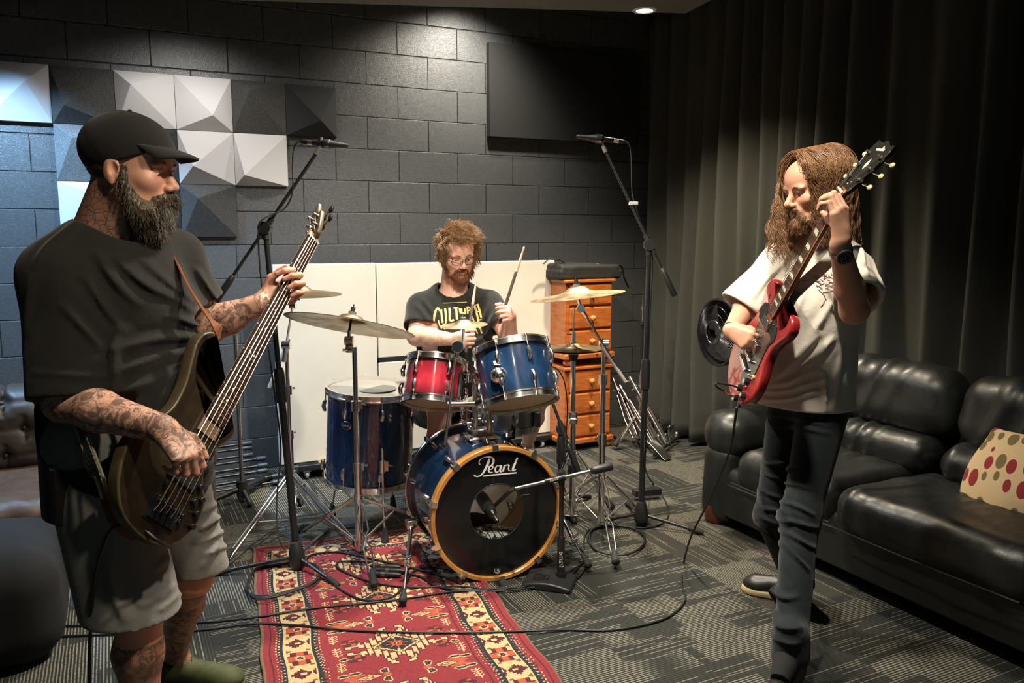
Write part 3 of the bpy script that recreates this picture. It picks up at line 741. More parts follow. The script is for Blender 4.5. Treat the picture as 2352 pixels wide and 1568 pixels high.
# holder posts and arms (part of the bass drum)
p1 = P(1092, 985, 3.6); p2 = P(1124, 985, 3.55)
b1 = V((p1.x, p1.y, tb.z+.03)); b2 = V((p2.x, p2.y, tb.z+.03))
t1 = P(1090, 868, 3.6); t2 = P(1126, 838, 3.5)
pa = obj('tom_arm', MB().tube([b1, V((b1.x, b1.y, t1.z-.02)), t1, t1-RT*.03, RC+RT*.135-FH*.03+V((0,0,.01))], [.0125,.0125,.0125,.011,.011], 14), CHROME, kick)
pb = obj('tom_arm', MB().tube(catmull([b2, V((b2.x, b2.y, t2.z-.06)), V((b2.x, b2.y, t2.z-.01)), t2+RT*.012+ZZ*.012, t2+RT*.035+FH*.01], 5), [.0135]*11+[.017]*5+[.02]*5, 14), CHROME, kick)
for a_, pts in ((pa, (t1, t1-RT*.03)), (pb, (t2-ZZ*.06,))):
    for q in pts: obj('arm_clamp', clamp_mb(q, ZZ, .019, .034, -FH+RT*.4), CHROME, a_)
obj('memory_lock', clamp_mb(b1+V((0,0,.035)), ZZ, .018, .022, RT), CHROME, pa); obj('memory_lock', clamp_mb(b2+V((0,0,.035)), ZZ, .019, .024, RT), CHROME, pb)
# ---- snare drum on its stand (between and behind the toms)
SC_ = P(1150, 957, 4.0); SC_ = V((SC_.x, SC_.y, .60)); SC_ = P(1150, 950, 3.95)
sn, _ = drum('snare_drum', 'chrome snare drum in its stand, half hidden behind the rack toms', SC_+V((0,0,.06)), SC_-V((0,0,.065)), .178, CHROMED, 8, HEADW, HEADC, short=True)
obj('strainer', MB().box(SC_+RT*.175-FH*.07-V((0,0,.01)), (.035,.04,.075), RT, FH, ZZ), BLKP, sn, bevel=.006)
sb = V((SC_.x, SC_.y, 0)); st = thing('snare_stand', 'low snare drum stand with three arms under the snare drum', 'drum stand', sb)
pole(st, sb+V((0,0,.12)), SC_-V((0,0,.15)), .011)
for a in (.4, 2.5, 4.6):
    d = V((math.cos(a), math.sin(a), 0))
    obj('basket_arm', MB().tube([SC_-V((0,0,.15)), SC_+d*.12-V((0,0,.09)), SC_+d*.19-V((0,0,.075)), SC_+d*.195-V((0,0,.02))], .006, 8), BLKM, st)
tripod(st, sb, .30, .12, [sb+V((math.cos(a), math.sin(a), 0))*.20 for a in (.5, 2.6, 4.7)])

# ---- stands with cymbals
def mic_tilter(parent, c, ax=None):
    obj('tilter', clamp_mb(c, RT, .017, .030, -ZZ), CHROME, parent)
# 1: large cymbal front left
n1 = (ZZ*.985-RT*-.135-FH*-.10)
n1 = (ZZ+RT*.150+FH*.27).normalized()
c1 = P(806, 738, 3.49)
cymbal('ride_cymbal', 'large worn bronze cymbal tilted to the right at the front left of the kit', c1, n1, .283, BRASS, .062)
f1 = V((c1.x, c1.y, 0))+RT*.012
s1 = thing('cymbal_stand', 'straight chrome cymbal stand under the large left cymbal, its front leg on the red rug', 'cymbal stand', f1, 'chrome cymbal stands')
cymtop(s1, c1, n1, .062)
j1 = c1-n1*.05-ZZ*.035
obj('tilter', MB().cyl(c1-n1*.04, j1, .008, n=12).cyl(j1-RT*.018, j1+RT*.018, .020, n=18), CHROME, s1)
obj('tilter_wing', clamp_mb(j1-ZZ*.035, ZZ, .016, .03, -RT), CHROME, s1)
zt = j1.z-.03
pole(s1, V((f1.x, f1.y, .70)), V((f1.x, f1.y, zt)), .0105); pole(s1, V((f1.x, f1.y, .42)), V((f1.x, f1.y, .72)), .0135); pole(s1, V((f1.x, f1.y, .06)), V((f1.x, f1.y, .44)), .0165)
for z in (.72, .44): obj('height_clamp', clamp_mb(V((f1.x, f1.y, z)), ZZ, .021, .045, RT-FH*.4), CHROME, s1)
tripod(s1, f1, .30, .09, [G(860,1362,0), G(690,1232,0)+V((0,.0,0)), G(965,1200,0)], 'mix', 0)
# 2: smaller cymbal behind the fretting hand, boom stand
n2 = (ZZ+RT*.02+FH*-.02).normalized(); c2 = P(686, 668, 3.9)
cymbal('crash_cymbal', 'bronze cymbal on the far left, partly hidden by the fretting hand', c2, n2, .205, BRASS, .058)
f2 = G(674, 1222, 0); s2 = thing('cymbal_stand', 'chrome boom cymbal stand on the far left behind the black microphone stand', 'cymbal stand', f2, 'chrome cymbal stands')
cymtop(s2, c2, n2, .05); j2 = P(648, 792, 3.88); j2.x, j2.y = f2.x, f2.y
j2 = V((f2.x, f2.y, j2.z)); q = c2-n2*.07-RT*.03
obj('counter_rod', MB().cyl(j2, P(618, 890, 3.88), .0085, n=12), mat('pale aluminium', (.62,.60,.58), .45, .4), s2)
obj('boom_arm', MB().cyl(j2+(j2-q)*.42, q, .0062, n=10).cyl(j2+(j2-q)*.42, j2+(j2-q)*.05, .011, n=12), CHROME, s2)
obj('tilter', MB().cyl(q, c2-n2*.03, .007, n=10).cyl(q-RT*.015, q+RT*.015, .017, n=14), CHROME, s2)
obj('boom_clamp', clamp_mb(j2, RT, .020, .04, -ZZ), CHROME, s2)
pole(s2, V((f2.x, f2.y, .05)), V((f2.x, f2.y, .5)), .015); pole(s2, V((f2.x, f2.y, .5)), j2, .0105)
for z in (.50, .72): obj('height_clamp', clamp_mb(V((f2.x, f2.y, z)), ZZ, .020, .045, RT), CHROME, s2)
tripod(s2, f2, .30, .07, [G(510,1312,0), G(835,1280,0), f2+V((.1,.32,0))])
# 3: cymbal on the right with boom
n3 = (ZZ-RT*.115+FH*.02).normalized(); c3 = P(1326, 672, 3.85)
cymbal('crash_cymbal', 'bright bronze cymbal at the right in front of the pine drawers', c3, n3, .228, BRASSB, .060)
f3 = G(1380, 1212, 0.0); s3 = thing('cymbal_stand', 'chrome boom cymbal stand right of the bass drum holding the bright cymbal', 'cymbal stand', f3, 'chrome cymbal stands')
cymtop(s3, c3, n3, .060); j3 = P(1377, 792, 3.9); j3 = V((f3.x, f3.y, j3.z)); q = P(1334, 708, 3.86)
obj('boom_arm', MB().cyl(P(1437, 877, 3.93), P(1345, 725, 3.87), .0065, n=10), CHROMED, s3)
obj('counter_rod', MB().cyl(P(1437, 877, 3.93), P(1384, 796, 3.9), .009, n=12), mat('pale aluminium', (.62,.60,.58), .45, .4), s3)
obj('tilter', MB().cyl(q, c3-n3*.03, .008, n=10).cyl(q-FH*.014, q+FH*.014, .019, n=16).cyl(q, P(1348, 728, 3.87), .010, .007, n=10), CHROME, s3)
obj('boom_clamp', clamp_mb(j3, RT, .022, .045, -ZZ), CHROME, s3)
pole(s3, V((f3.x, f3.y, .04)), V((f3.x, f3.y, .46)), .0165); pole(s3, V((f3.x, f3.y, .46)), V((f3.x, f3.y, .76)), .0135); pole(s3, V((f3.x, f3.y, .76)), j3, .0105)
for z in (.46, .76): obj('height_clamp', clamp_mb(V((f3.x, f3.y, z)), ZZ, .022, .05, RT), CHROME, s3)
tripod(s3, f3, .27, .04, [G(1414,1308,0), G(1486,1200,0), G(1268,1165,0)], 'mix', 0)
# 4: small splash in the middle on an arm clamped to the tom holder
n4 = (ZZ-RT*.05-FH*.04).normalized(); c4_ = P(1065, 743, 3.5)
cymbal('splash_cymbal', 'small splash cymbal in the middle of the kit below the T-shirt print', c4_, n4, .104, BRASSB, .036)
s4 = thing('splash_cymbal_stand', 'chrome clamp arm on the tom holder carrying the small splash cymbal', 'cymbal arm', P(1050, 900, 3.52))
jo = P(1052, 795, 3.5); a4 = P(1023, 1012, 3.42); cl = P(1033, 928, 3.46)
obj('arm_rod', MB().cyl(P(1047, 815, 3.49), a4, .0065, n=12), CHROME, s4)
obj('ratchet', MB().cyl(jo-FH*.02, jo+FH*.02, .026, n=20).cyl(jo, P(1047, 822, 3.49), .013, .009, n=12), CHROME, s4, bevel=.002)
obj('cymbal_rod', MB().cyl(jo+RT*.02-ZZ*.01, c4_-n4*.006, .006, n=10).cyl(c4_-n4*.008, c4_+n4*.04, .003, n=8), CHROME, s4)
obj('felt_washer', MB().cyl(c4_+n4*.018, c4_+n4*.028, .012, n=14), mat('grey felt', (.12,.12,.115), .95), s4)
obj('clamp_bar', MB().tube([cl-RT*.008, cl+RT*.04, cl+RT*.10+ZZ*.002, P(1110, 922, 3.55)], [.014,.013,.015,.014], 12, flat=1.0), CHROMED, s4)
obj('end_cap', MB().cyl(P(1025, 1000, 3.42), P(1022, 1022, 3.41), .0078, n=10), RUB, s4)
# ---- hi-hat
hb = G(1313, 1196, 0); hc = V((hb.x, hb.y, P(1316, 795, 4.12).z)); hh = thing('hi_hat_stand', 'chrome hi-hat stand with foot pedal at the right of the kit before the drawers', 'hi-hat stand', hb)
cymbal('hi_hat_cymbal', 'upper bronze cymbal of the closed hi-hat pair beside the blue rack tom', hc+ZZ*.006, ZZ-RT*.01, .150, BRASS, .045, group='hi-hat pair')
cymbal('hi_hat_cymbal', 'lower bronze cymbal of the closed hi-hat pair, upside down on its seat', hc-ZZ*.010, -ZZ, .150, BRASS, .045, group='hi-hat pair')
zr = P(1312, 702, 4.1).z
obj('pull_rod', MB().cyl(V((hb.x, hb.y, hc.z-.02)), V((hb.x, hb.y, zr)), .0032, n=8), CHROME, hh)
obj('clutch', MB().cyl(hc+ZZ*.030, hc+ZZ*.085, .010, n=14).cyl(hc+ZZ*.022, hc+ZZ*.034, .016, n=14).cyl(hc+ZZ*.072, hc+ZZ*.072-RT*.035, .004, n=8), CHROME, hh)
obj('felt_seat', MB().cyl(hc-ZZ*.032, hc-ZZ*.060, .026, .018, n=18), RUB, hh)
pole(hh, hc-ZZ*.055, V((hb.x, hb.y, .5)), .0125); pole(hh, V((hb.x, hb.y, .5)), V((hb.x, hb.y, .03)), .0155)
obj('height_clamp', clamp_mb(V((hb.x, hb.y, .545)), ZZ, .024, .06, -RT), CHROME, hh)
obj('leg_hub', MB().cyl(V((hb.x, hb.y, .24)), V((hb.x, hb.y, .30)), .026, .022, n=16), BLKP, hh)
tripod(hh, hb, .36, .10, [G(1262,1175,0), G(1382,1125,0), G(1405,1180,0)])
pd0 = hb-FH*.03; pd1 = hb+FH*.27-RT*.02
obj('footboard', MB().box(pd0.lerp(pd1, .5)+ZZ*.06, (.075, .27, .010), RT, (pd1-pd0+ZZ*.07).normalized(), ZZ), CHROMED, hh, bevel=.006)
# ---- bass drum pedal
kp = KR-KD*.16; ped = thing('bass_drum_pedal', 'chrome bass drum pedal behind the bass drum', 'drum pedal', V((kp.x, kp.y, 0)))
obj('footboard', MB().box(V((kp.x, kp.y, .05))-KD*.04, (.085, .27, .010), kx, (KD+ZZ*.2).normalized(), ZZ), CHROMED, ped, bevel=.004)
obj('pedal_frame', MB().tube([V((kp.x, kp.y, .02))+KD*.10+kx*.06, V((kp.x, kp.y, .26))+KD*.10+kx*.05, V((kp.x, kp.y, .26))+KD*.10-kx*.05, V((kp.x, kp.y, .02))+KD*.10-kx*.06], .008, 8), CHROME, ped)
obj('beater', MB().cyl(V((kp.x, kp.y, .25))+KD*.10, V((kp.x, kp.y, .36))+KD*.05, .004, n=8).ball(V((kp.x, kp.y, .38))+KD*.045, .028, 14, 10), RUB, ped)
# ---- drum stool
sx = V((1.63, -1.02, 0)); stl = thing('drum_stool', 'round black drum stool under the seated drummer', 'stool', sx)
obj('seat', MB().lathe(sx+ZZ*.42, ZZ, [(.0001,0),(.15,0),(.17,.02),(.17,.06),(.14,.08),(.0001,.085)], 40), BLKP, stl)
pole(stl, sx+ZZ*.08, sx+ZZ*.43, .016); tripod(stl, sx, .28, .1, [sx+V((math.cos(a), math.sin(a), 0))*.24 for a in (.2, 2.3, 4.4)])

# ================================================================ MICROPHONE STANDS
def knob(parent, c, ax, r=.018, h=.03, nm='clutch_knob'):
    return obj(nm, MB().lathe(V(c), ax, [(.0001,-h/2),(r*.8,-h/2),(r,-h*.3),(r,h*.3),(r*.8,h/2),(.0001,h/2)], 20), BLKP, parent)
def pencil_mic(name, label, a, b, group=None, cat='microphone'):
    """a = tip (grille), b = connector end"""
    a, b = V(a), V(b); d = b-a; t = thing(name, label, cat, a.lerp(b, .5), group)
    x, y, dd = basis(d); L = d.length
    obj('grille', MB().lathe(a, dd, [(.0001,0),(.008,.001),(.010,.01),(.0125,L*.22),(.0185,L*.36),(.0195,L*.38)], 20), mat('dark metal grille', (.02,.02,.022), .35, .6, bump=.8, bs=900, bd=.001), t)
    obj('body', MB().lathe(a+dd*L*.38, dd, [(.0195,0),(.0215,.004),(.0215,L*.13),(.018,L*.15),(.013,L*.17),(.0125,L*.36),(.011,L*.37)], 20), BLKM, t)
    obj('connector_ring', MB().lathe(a+dd*L*.75, dd, [(.0105,0),(.0105,L*.10)], 18), mat('silver collar', (.65,.52,.42), .3, 1), t)
    obj('connector', MB().lathe(a+dd*L*.85, dd, [(.0105,0),(.009,L*.09),(.006,L*.13),(.004,L*.16)], 16), BLKP, t)
    return t
def boom_stand(name, label, base, clutch_z, tipp, endp, feet, group, lean=V((0,0,0)), handle=True):
    base = V(base); t = thing(name, label, 'microphone stand', base, group)
    top = V((base.x, base.y, clutch_z))+lean; hub = base+V((0,0,.075)); ax = (top-hub).normalized()
    obj('pole', MB().cyl(hub, hub.lerp(top, .52), .0155, n=18), BLKM, t)
    u = obj('upper_tube', MB().cyl(hub.lerp(top, .50), top-ax*.02, .0115, n=16), BLKM, t)
    obj('grip', MB().lathe(hub.lerp(top, .47), ax, [(.0155,0),(.022,.004),(.0225,.02),(.0225,.13),(.019,.15),(.013,.155)], 20), BLKP, t)
    obj('base_hub', MB().lathe(hub-ax*.045, ax, [(.012,-.03),(.020,-.028),(.026,-.01),(.034,.0),(.036,.02),(.033,.06),(.026,.085),(.021,.10),(.0155,.103)], 10), BLKP, t)
    for f in feet:
        f = V(f)+V((0,0,.012)); hd = V((f.x-base.x, f.y-base.y, 0)).normalized()
        lg = obj('leg', MB().cyl(hub+hd*.035-V((0,0,.015)), f+ (hub-f).normalized()*.04, .0085, n=14), BLKM, t)
        obj('rubber_foot', MB().tube([f+(hub-f).normalized()*.07, f+(hub-f).normalized()*.06, f, f-(hub-f).normalized()*.008], [.010,.0125,.013,.009], 12), RUB, lg)
    tipp, endp = V(tipp), V(endp); bd = (tipp-endp).normalized()
    # point on the boom line closest to the pole top
    k = (top-endp).dot(bd); bp = endp+bd*k
    bm = obj('boom_arm', MB().cyl(endp, tipp, .0078, n=14), BLKM, t)
    obj('boom_sleeve', MB().cyl(bp-bd*.05, bp+bd*.05, .013, n=16), BLKP, bm)
    if handle: obj('counterweight', MB().lathe(endp-bd*.02, bd, [(.0001,0),(.012,.002),(.0155,.01),(.0155,.12),(.012,.145),(.008,.15)], 18), BLKP, bm)
    s_ = (top-bp); off = s_.normalized() if s_.length > .002 else FH
    obj('clutch', MB().cyl(top-FH*.022, top+FH*.022, .027, n=24).cyl(top-ax*.05, top, .015, n=14), BLKP, t)
    knob(t, top+FH*.038, FH, .02, .03)
    obj('mic_clip', MB().cyl(tipp-bd*.01, tipp+bd*.025, .011, n=14).tube([tipp+bd*.02, tipp+bd*.035+ZZ*.02, tipp+bd*.035+ZZ*.035], .006, 8), mat('grey plastic clip', (.22,.22,.20), .4, .3), t)
    return t, top, bp, bd
bl = G(675, 1300, 0); bl = V((.655, -1.66, 0))
topz = 1.49; cp = P(609, 523, 3.45)
m1, mtop, mbp, mbd = boom_stand('microphone_stand', 'tall black microphone stand with diagonal boom rising over the left side of the kit', bl, cp.z, P(728, 350, 3.45), P(497, 690, 3.45), [G(494,1322,0), G(776,1350,0), G(752,1222,0)], 'tall black microphone boom stands', lean=V((cp.x-bl.x, cp.y-bl.y, 0)))
ml = pencil_mic('microphone', 'slim black overhead microphone at the top left of the kit', P(800, 335, 3.45), P(690, 325, 3.45), 'overhead microphones')
br = V((2.327, -1.889, 0)); cp2 = P(1491, 562, 3.9)
m2, mtop2, mbp2, mbd2 = boom_stand('microphone_stand', 'tall black microphone stand with boom in front of the curtain at right', br, cp2.z, P(1390, 345, 3.9), P(1546, 672, 3.9), [G(1612,1228,0), G(1385,1200,0), br+V((.12,.30,0))], 'tall black microphone boom stands', lean=V((cp2.x-br.x, cp2.y-br.y, 0)))
mr = pencil_mic('microphone', 'slim dark overhead microphone above the right cymbal before the black panel', P(1324, 313, 3.9), P(1438, 326, 3.9), 'overhead microphones')
obj('cable_clip', MB().box(P(1455, 467, 3.9), (.045, .02, .016), RT, FH, ZZ), mat('white tape', (.7,.68,.66), .5), m2, bevel=.003)
# kick drum microphone on a low weighted stand
kb = (G(1200,1352,0)+G(1318,1345,0)+G(1322,1372,0)+G(1222,1376,0))/4
kb = V((kb.x, kb.y, 0)); kbx = (G(1318,1350,0)-G(1200,1335,0)); kbx.z = 0; kbx.normalize(); kby = ZZ.cross(kbx)
kb = G(1262, 1342, 0)
low = thing('low_microphone_stand', 'short black microphone stand with a heavy rectangular base in front of the bass drum', 'microphone stand', kb)
prof = [(-.115,-.075),(.115,-.075),(.115,.075),(-.115,.075)]
bs_ = MB(); n_ = 10
ra = [[kb+kbx*(-.105+.21*i/n_)+kby*y_+ZZ*z_ for y_, z_ in ((-.072,.0),(-.072,.018+.016*math.sin(PI*i/n_)),(.072,.026+.020*math.sin(PI*i/n_)),(.072,0))] for i in range(n_+1)]
bs_.rings(ra); obj('weighted_base', bs_, BLKP, low, bevel=.006)
mk = MB(); mm = kb-kbx*.03-kby*.02+ZZ*.0465
for a, b in (((-.03,-.02),(.03,-.02)),((-.03,.02),(.03,.02)),((-.03,-.02),(-.03,.02)),((.03,-.02),(.03,.02)),((-.014,-.008),(.014,-.008)),((-.014,.008),(.014,.008)),((.014,-.008),(.014,.008))):
    mk.cyl(mm+kbx*a[0]+kby*a[1]-ZZ*.004, mm+kbx*b[0]+kby*b[1]-ZZ*.004, .0022, n=6)
obj('base_emblem', mk, BLKM, low)
kp0 = kb+kbx*.045+kby*.02; kpt = V((kp0.x, kp0.y, P(1282, 1118, 3.2).z))
kpl = obj('pole', MB().cyl(kp0+ZZ*.03, kp0+ZZ*.20, .0165, n=18).cyl(kp0+ZZ*.03, kp0+ZZ*.055, .022, n=18), BLKM, low)
obj('lettering', text_mb('frame', kp0+ZZ*.115-FH*.0172, ZZ, RT, .030, .0), WHITEP, kpl, smooth=0)
obj('upper_tube', MB().cyl(kp0+ZZ*.19, kpt-ZZ*.02, .0105, n=16).lathe(kp0+ZZ*.185, ZZ, [(.0165,0),(.017,.02),(.0105,.03)], 16), BLKM, low)
obj('clutch', MB().cyl(kpt-FH*.02, kpt+FH*.025, .020, n=20).cyl(kpt-ZZ*.04, kpt, .013, n=12), BLKP, low)
ke = kpt-FH*.028; kd = (RT*.955+ZZ*.19+FH*.12).normalized()
kt = ke-kd*.20; kh = ke+kd*.20
bmk = obj('boom_arm', MB().cyl(kt, kh, .0075, n=14), CHROMED, low)
obj('boom_sleeve', MB().cyl(ke-kd*.075, ke+kd*.01, .0125, n=16), BLKM, bmk); obj('counterweight', MB().lathe(ke+kd*.12, kd, [(.008,0),(.013,.005),(.0175,.02),(.0175,.09),(.014,.095),(.0001,.096)], 20), BLKP, bmk)
obj('lettering', text_mb('frame', ke-kd*.035-FH*.0128+ZZ*.003, kd, ZZ, .016, .0), WHITEP, bmk, smooth=0)
km0 = P(1106, 1142, 3.52); km1 = P(1142, 1196, 3.28)
kmic = thing('microphone', 'thick black microphone held inside the port hole of the bass drum', 'microphone', km0)
kdd = (km1-km0).normalized(); kl = (km1-km0).length
obj('grille', MB().lathe(km0-kdd*.02, kdd, [(.0001,0),(.018,.003),(.027,.015),(.0285,.05),(.0285,.075)], 24), mat('dark metal grille', (.02,.02,.022), .35, .6), kmic)
obj('body', MB().lathe(km0+kdd*.055, kdd, [(.0285,0),(.0285,.05),(.026,.08),(.021,.11),(.019,.125)], 24), BLKM, kmic)
obj('grip_ring', MB().lathe(km0+kdd*.135, kdd, [(.0265,0),(.0265,.008)], 24), CHROMED, kmic)
obj('connector', MB().lathe(km0+kdd*.178, kdd, [(.019,0),(.012,.02),(.0105,.03),(.0095,.07),(.006,.085)], 16), CHROMED, kmic)
obj('mic_clip', MB().tube([kt, kt-kd*.02-ZZ*.005, km0+kdd*.10+RT*.028], .009, 10), BLKP, kmic)
# short stand behind the hi-hat with a boom pointing at the snare
sbp = G(1287, 1168, 0); sbt = P(1287, 1010, 4.05); sbt = V((sbp.x, sbp.y, sbt.z))
_, a_, b_, c_ = boom_stand('microphone_stand', 'short black microphone stand squeezed between the blue rack tom and the hi-hat', sbp, sbt.z, P(1262, 905, 4.03), P(1325, 1075, 4.0), [sbp+V((math.cos(a), math.sin(a), 0))*.24 for a in (.3, 2.4, 4.5)], None)
# ================================================================ RUG
RO = V((.512, -1.33, 0)); RA = math.radians(6.8); RU = V((math.cos(RA), -math.sin(RA), 0)); RV = V((-math.sin(RA), -math.cos(RA), 0)); RW, RL = .93, 2.35
def make_rug():
    k = .0052; nu, nv = int(RW/k), int(RL/k)
    C = np.zeros((nv, nu), int)      # 0 red 1 maroon 2 cream 3 navy 4 orange 5 brown 6 pink 7 edge
    PALR = [(.21,.020,.027), (.070,.010,.014), (.50,.36,.18), (.012,.016,.022), (.38,.075,.035), (.20,.062,.018), (.50,.16,.12), (.16,.10,.05)]
    uu, vv = np.meshgrid((np.arange(nu)+.5)*k, (np.arange(nv)+.5)*k)
    def inpoly(pts):
        ins = np.zeros(uu.shape, bool); n = len(pts)
        for i in range(n):
            x1, y1 = pts[i]; x2, y2 = pts[(i+1) % n]
            if y1 == y2: continue
            ins ^= ((y1 > vv) != (y2 > vv)) & (uu < (x2-x1)*(vv-y1)/(y2-y1)+x1)
        return ins
    def poly(pts, c, out=None):
        m = inpoly(pts)
        if out is not None:
            g = m.copy()
            for a, b in ((1,0),(-1,0),(0,1),(0,-1)): g |= np.roll(np.roll(m, a, 0), b, 1)
            C[g] = out
        C[m] = c
    def sym(cu, cv, pts, c, out=None, fu=(1,-1), fv=(1,-1)):
        for a in fu:
            for b in fv: poly([(cu+a*x, cv+b*y) for x, y in pts], c, out)
    def border(e, v, length):   # e = distance from the outer edge, v = position along it
        z = lambda w, p: np.abs((v/p) % 1-.5)*2*w
        c = np.where(e < .012, 7, 0)
        c = np.where((e > .030) & (e < .035), 1, c)
        c = np.where((e > .048) & (e < .048+.008+z(.020, .021)), 0, c)
        tri = e-(.050+z(.024, .021))
        c = np.where((tri > -.004) & (e > .048) & (e < .080), 2, c); c = np.where((tri > 0) & (e < .080), 3, c)
        c = np.where((e >= .080) & (e < .084), 2, c)
        # main cream band .084-.176 with alternating flowers and serrated leaves
        c = np.where((e >= .084) & (e < .178), 2, c)
        q = (v % .212)-.053; r = e-.131
        fl = (np.abs(q) < .045) & (np.abs(r) < .030) | (np.abs(q) < .022) & (np.abs(r) < .043)
        c = np.where(fl, np.where((np.abs(q) < .016) ^ (np.abs(r) < .013), 4, 1), c)
        c = np.where((q*q+r*r < .017**2), 2, c); c = np.where((q*q+r*r < .011**2), 3, c); c = np.where((q*q+r*r < .006**2), 0, c)
        q2 = (v % .212)-.159
        saw = .030*(1-np.abs(r+.008)/.034)+.006*(np.abs((r/.010) % 1-.5)*2)
        lf = (np.abs(q2) < saw) & (np.abs(r+.008) < .034)
        c = np.where(lf, 1, c); c = np.where((np.abs(q2) < .006) & (np.abs(r) < .010), 2, c)
        hk = (np.abs(r-.033-np.abs(q2+.004)*.5) < .006) & (np.abs(q2) < .04); c = np.where(hk, 1, c)
        tr = (np.abs((v % .106)-.053) > .053-.016*np.clip((.105-e)/.02, 0, 1)) & (e < .105) & (e > .086); c = np.where(tr, 5, c)
        tr = (np.abs((v % .106)-.053) > .048) & (e > .155) & (e < .172); c = np.where(tr, 5, c)
        c = np.where((e >= .174) & (e < .178), 2, c)
        c = np.where((e >= .178) & (e < .184), 3, c)
        tri = e-(.184+z(.024, .021)); c = np.where((e >= .184) & (tri < 0), 3, c); c = np.where((e >= .184) & (tri >= 0) & (tri < .004), 2, c)
        c = np.where((e > .222) & (e < .226), 1, c)
        return c
    eL = np.minimum(uu, RW-uu); eT = np.minimum(vv, RL-vv)
    C[:] = np.where(eL <= eT, border(eL, vv+.02, RL), border(eT, uu+.04, RW))
    inside = (eL > .222) & (eT > .222)
    keep = C.copy()
    cu = RW/2; P0 = .335
    for i, cv in enumerate(np.arange(P0, RL, .385)):
        for s in (1, -1):      # stepped cream rays
            pass
        ray_ = [(0,.085),(.016,.085),(.016,.105),(.028,.105),(.028,.128),(.016,.128),(.016,.142),(.040,.142),(.046,.12),(.052,.12),(.052,.098),(.036,.098),(.036,.075),(0,.06)]
        sym(cu, cv, [(a, b*.95) for a, b in ray_], 2, 1)
        sym(cu, cv, [(b*1.25, a*.9) for a, b in ray_], 2, 1)
        for t in range(4):
            x0 = .020+t*.023; y0 = .078-t*.019
            sym(cu, cv, [(x0,y0-.02),(x0,y0+.016),(x0+.010,y0+.016),(x0+.010,y0+.030),(x0+.019,y0+.030),(x0+.019,y0-.02)], 2, 1)
        poly([(cu-.088,cv),(cu,cv-.064),(cu+.088,cv),(cu,cv+.064)], 2, 1); poly([(cu-.076,cv),(cu,cv-.055),(cu+.076,cv),(cu,cv+.055)], 3)
        st = []
        for a in range(16):
            r = .036 if a % 2 == 0 else .017; st.append((cu+r*1.1*math.cos(a*PI/8), cv+r*.9*math.sin(a*PI/8)))
        poly(st, 4); poly([(cu-.010,cv-.007),(cu+.010,cv-.007),(cu+.010,cv+.007),(cu-.010,cv+.007)], 1); poly([(cu-.004,cv-.003),(cu+.004,cv-.003),(cu+.004,cv+.003),(cu-.004,cv+.003)], 2)
        for s in (1, -1):
            for dx, dy in ((.058,0),(0,.042)):
                for q in (1, -1): poly([(cu+q*dx-.005,cv+q*dy*s-.005),(cu+q*dx+.005,cv+q*dy*s-.005),(cu+q*dx+.005,cv+q*dy*s+.005),(cu+q*dx-.005,cv+q*dy*s+.005)], 2)
        for s in (1, -1):      # rosettes, fern leaves, birds
            for dv in (-.055, .055):
                c0 = (cu+s*.158, cv+dv)
                for a in range(6):
                    t = a*PI/3; x, y = c0[0]+.020*math.cos(t), c0[1]+.016*math.sin(t)
                    poly([(x-.009,y-.006),(x+.009,y-.006),(x+.009,y+.006),(x-.009,y+.006)], 4 if a % 2 else 1, 1)
                poly([(c0[0]-.007,c0[1]-.006),(c0[0]+.007,c0[1]-.006),(c0[0]+.007,c0[1]+.006),(c0[0]-.007,c0[1]+.006)], 5)
            for dv in (-.10, .0, .10):
                f0 = (cu+s*.212, cv+dv)
                poly([(f0[0]-.0028,f0[1]-.034),(f0[0]+.0028,f0[1]-.034),(f0[0]+.0028,f0[1]+.034),(f0[0]-.0028,f0[1]+.034)], 2)
                for j in range(4):
                    y = f0[1]-.020+j*.014
                    for q in (1, -1): poly([(f0[0],y),(f0[0]+q*.016,y-.010),(f0[0]+q*.016,y-.005),(f0[0],y+.005)], 2)
            poly([(cu+s*.190,cv+.042),(cu+s*.212,cv+.052),(cu+s*.200,cv+.062),(cu+s*.185,cv+.056)], 3, 2)
            # orange winged flower between medallions
            g = (cu+s*.075, cv+.1925)
            poly([(g[0],g[1]),(g[0]+s*.05,g[1]-.018),(g[0]+s*.10,g[1]-.030),(g[0]+s*.145,g[1]-.012),(g[0]+s*.12,g[1]+.004),(g[0]+s*.145,g[1]+.024),(g[0]+s*.07,g[1]+.022)], 4)
            poly([(g[0]+s*.015,g[1]),(g[0]+s*.055,g[1]-.016),(g[0]+s*.095,g[1]),(g[0]+s*.055,g[1]+.016)], 2, 1); poly([(g[0]+s*.03,g[1]),(g[0]+s*.055,g[1]-.010),(g[0]+s*.08,g[1]),(g[0]+s*.055,g[1]+.010)], 5); poly([(g[0]+s*.045,g[1]-.002),(g[0]+s*.07,g[1]-.002),(g[0]+s*.07,g[1]+.003),(g[0]+s*.045,g[1]+.003)], 2)
            for q in (1, -1):
                poly([(g[0]-s*.012,g[1]+q*.014),(g[0]+s*.006,g[1]+q*.010),(g[0]+s*.010,g[1]+q*.034),(g[0]-s*.012,g[1]+q*.040)], 3, 2); poly([(g[0]-s*.004,g[1]+q*.020),(g[0]+s*.001,g[1]+q*.020),(g[0]+s*.001,g[1]+q*.032),(g[0]-s*.004,g[1]+q*.032)], 0)
                poly([(g[0]+s*.08,g[1]+q*.036),(g[0]+s*.15,g[1]+q*.028),(g[0]+s*.155,g[1]+q*.036),(g[0]+s*.085,g[1]+q*.046)], 3, 2)
            poly([(g[0]-s*.020,g[1]-.006),(g[0],g[1]-.006),(g[0],g[1]+.006),(g[0]-s*.020,g[1]+.006)], 4)
    C[~inside] = keep[~inside]
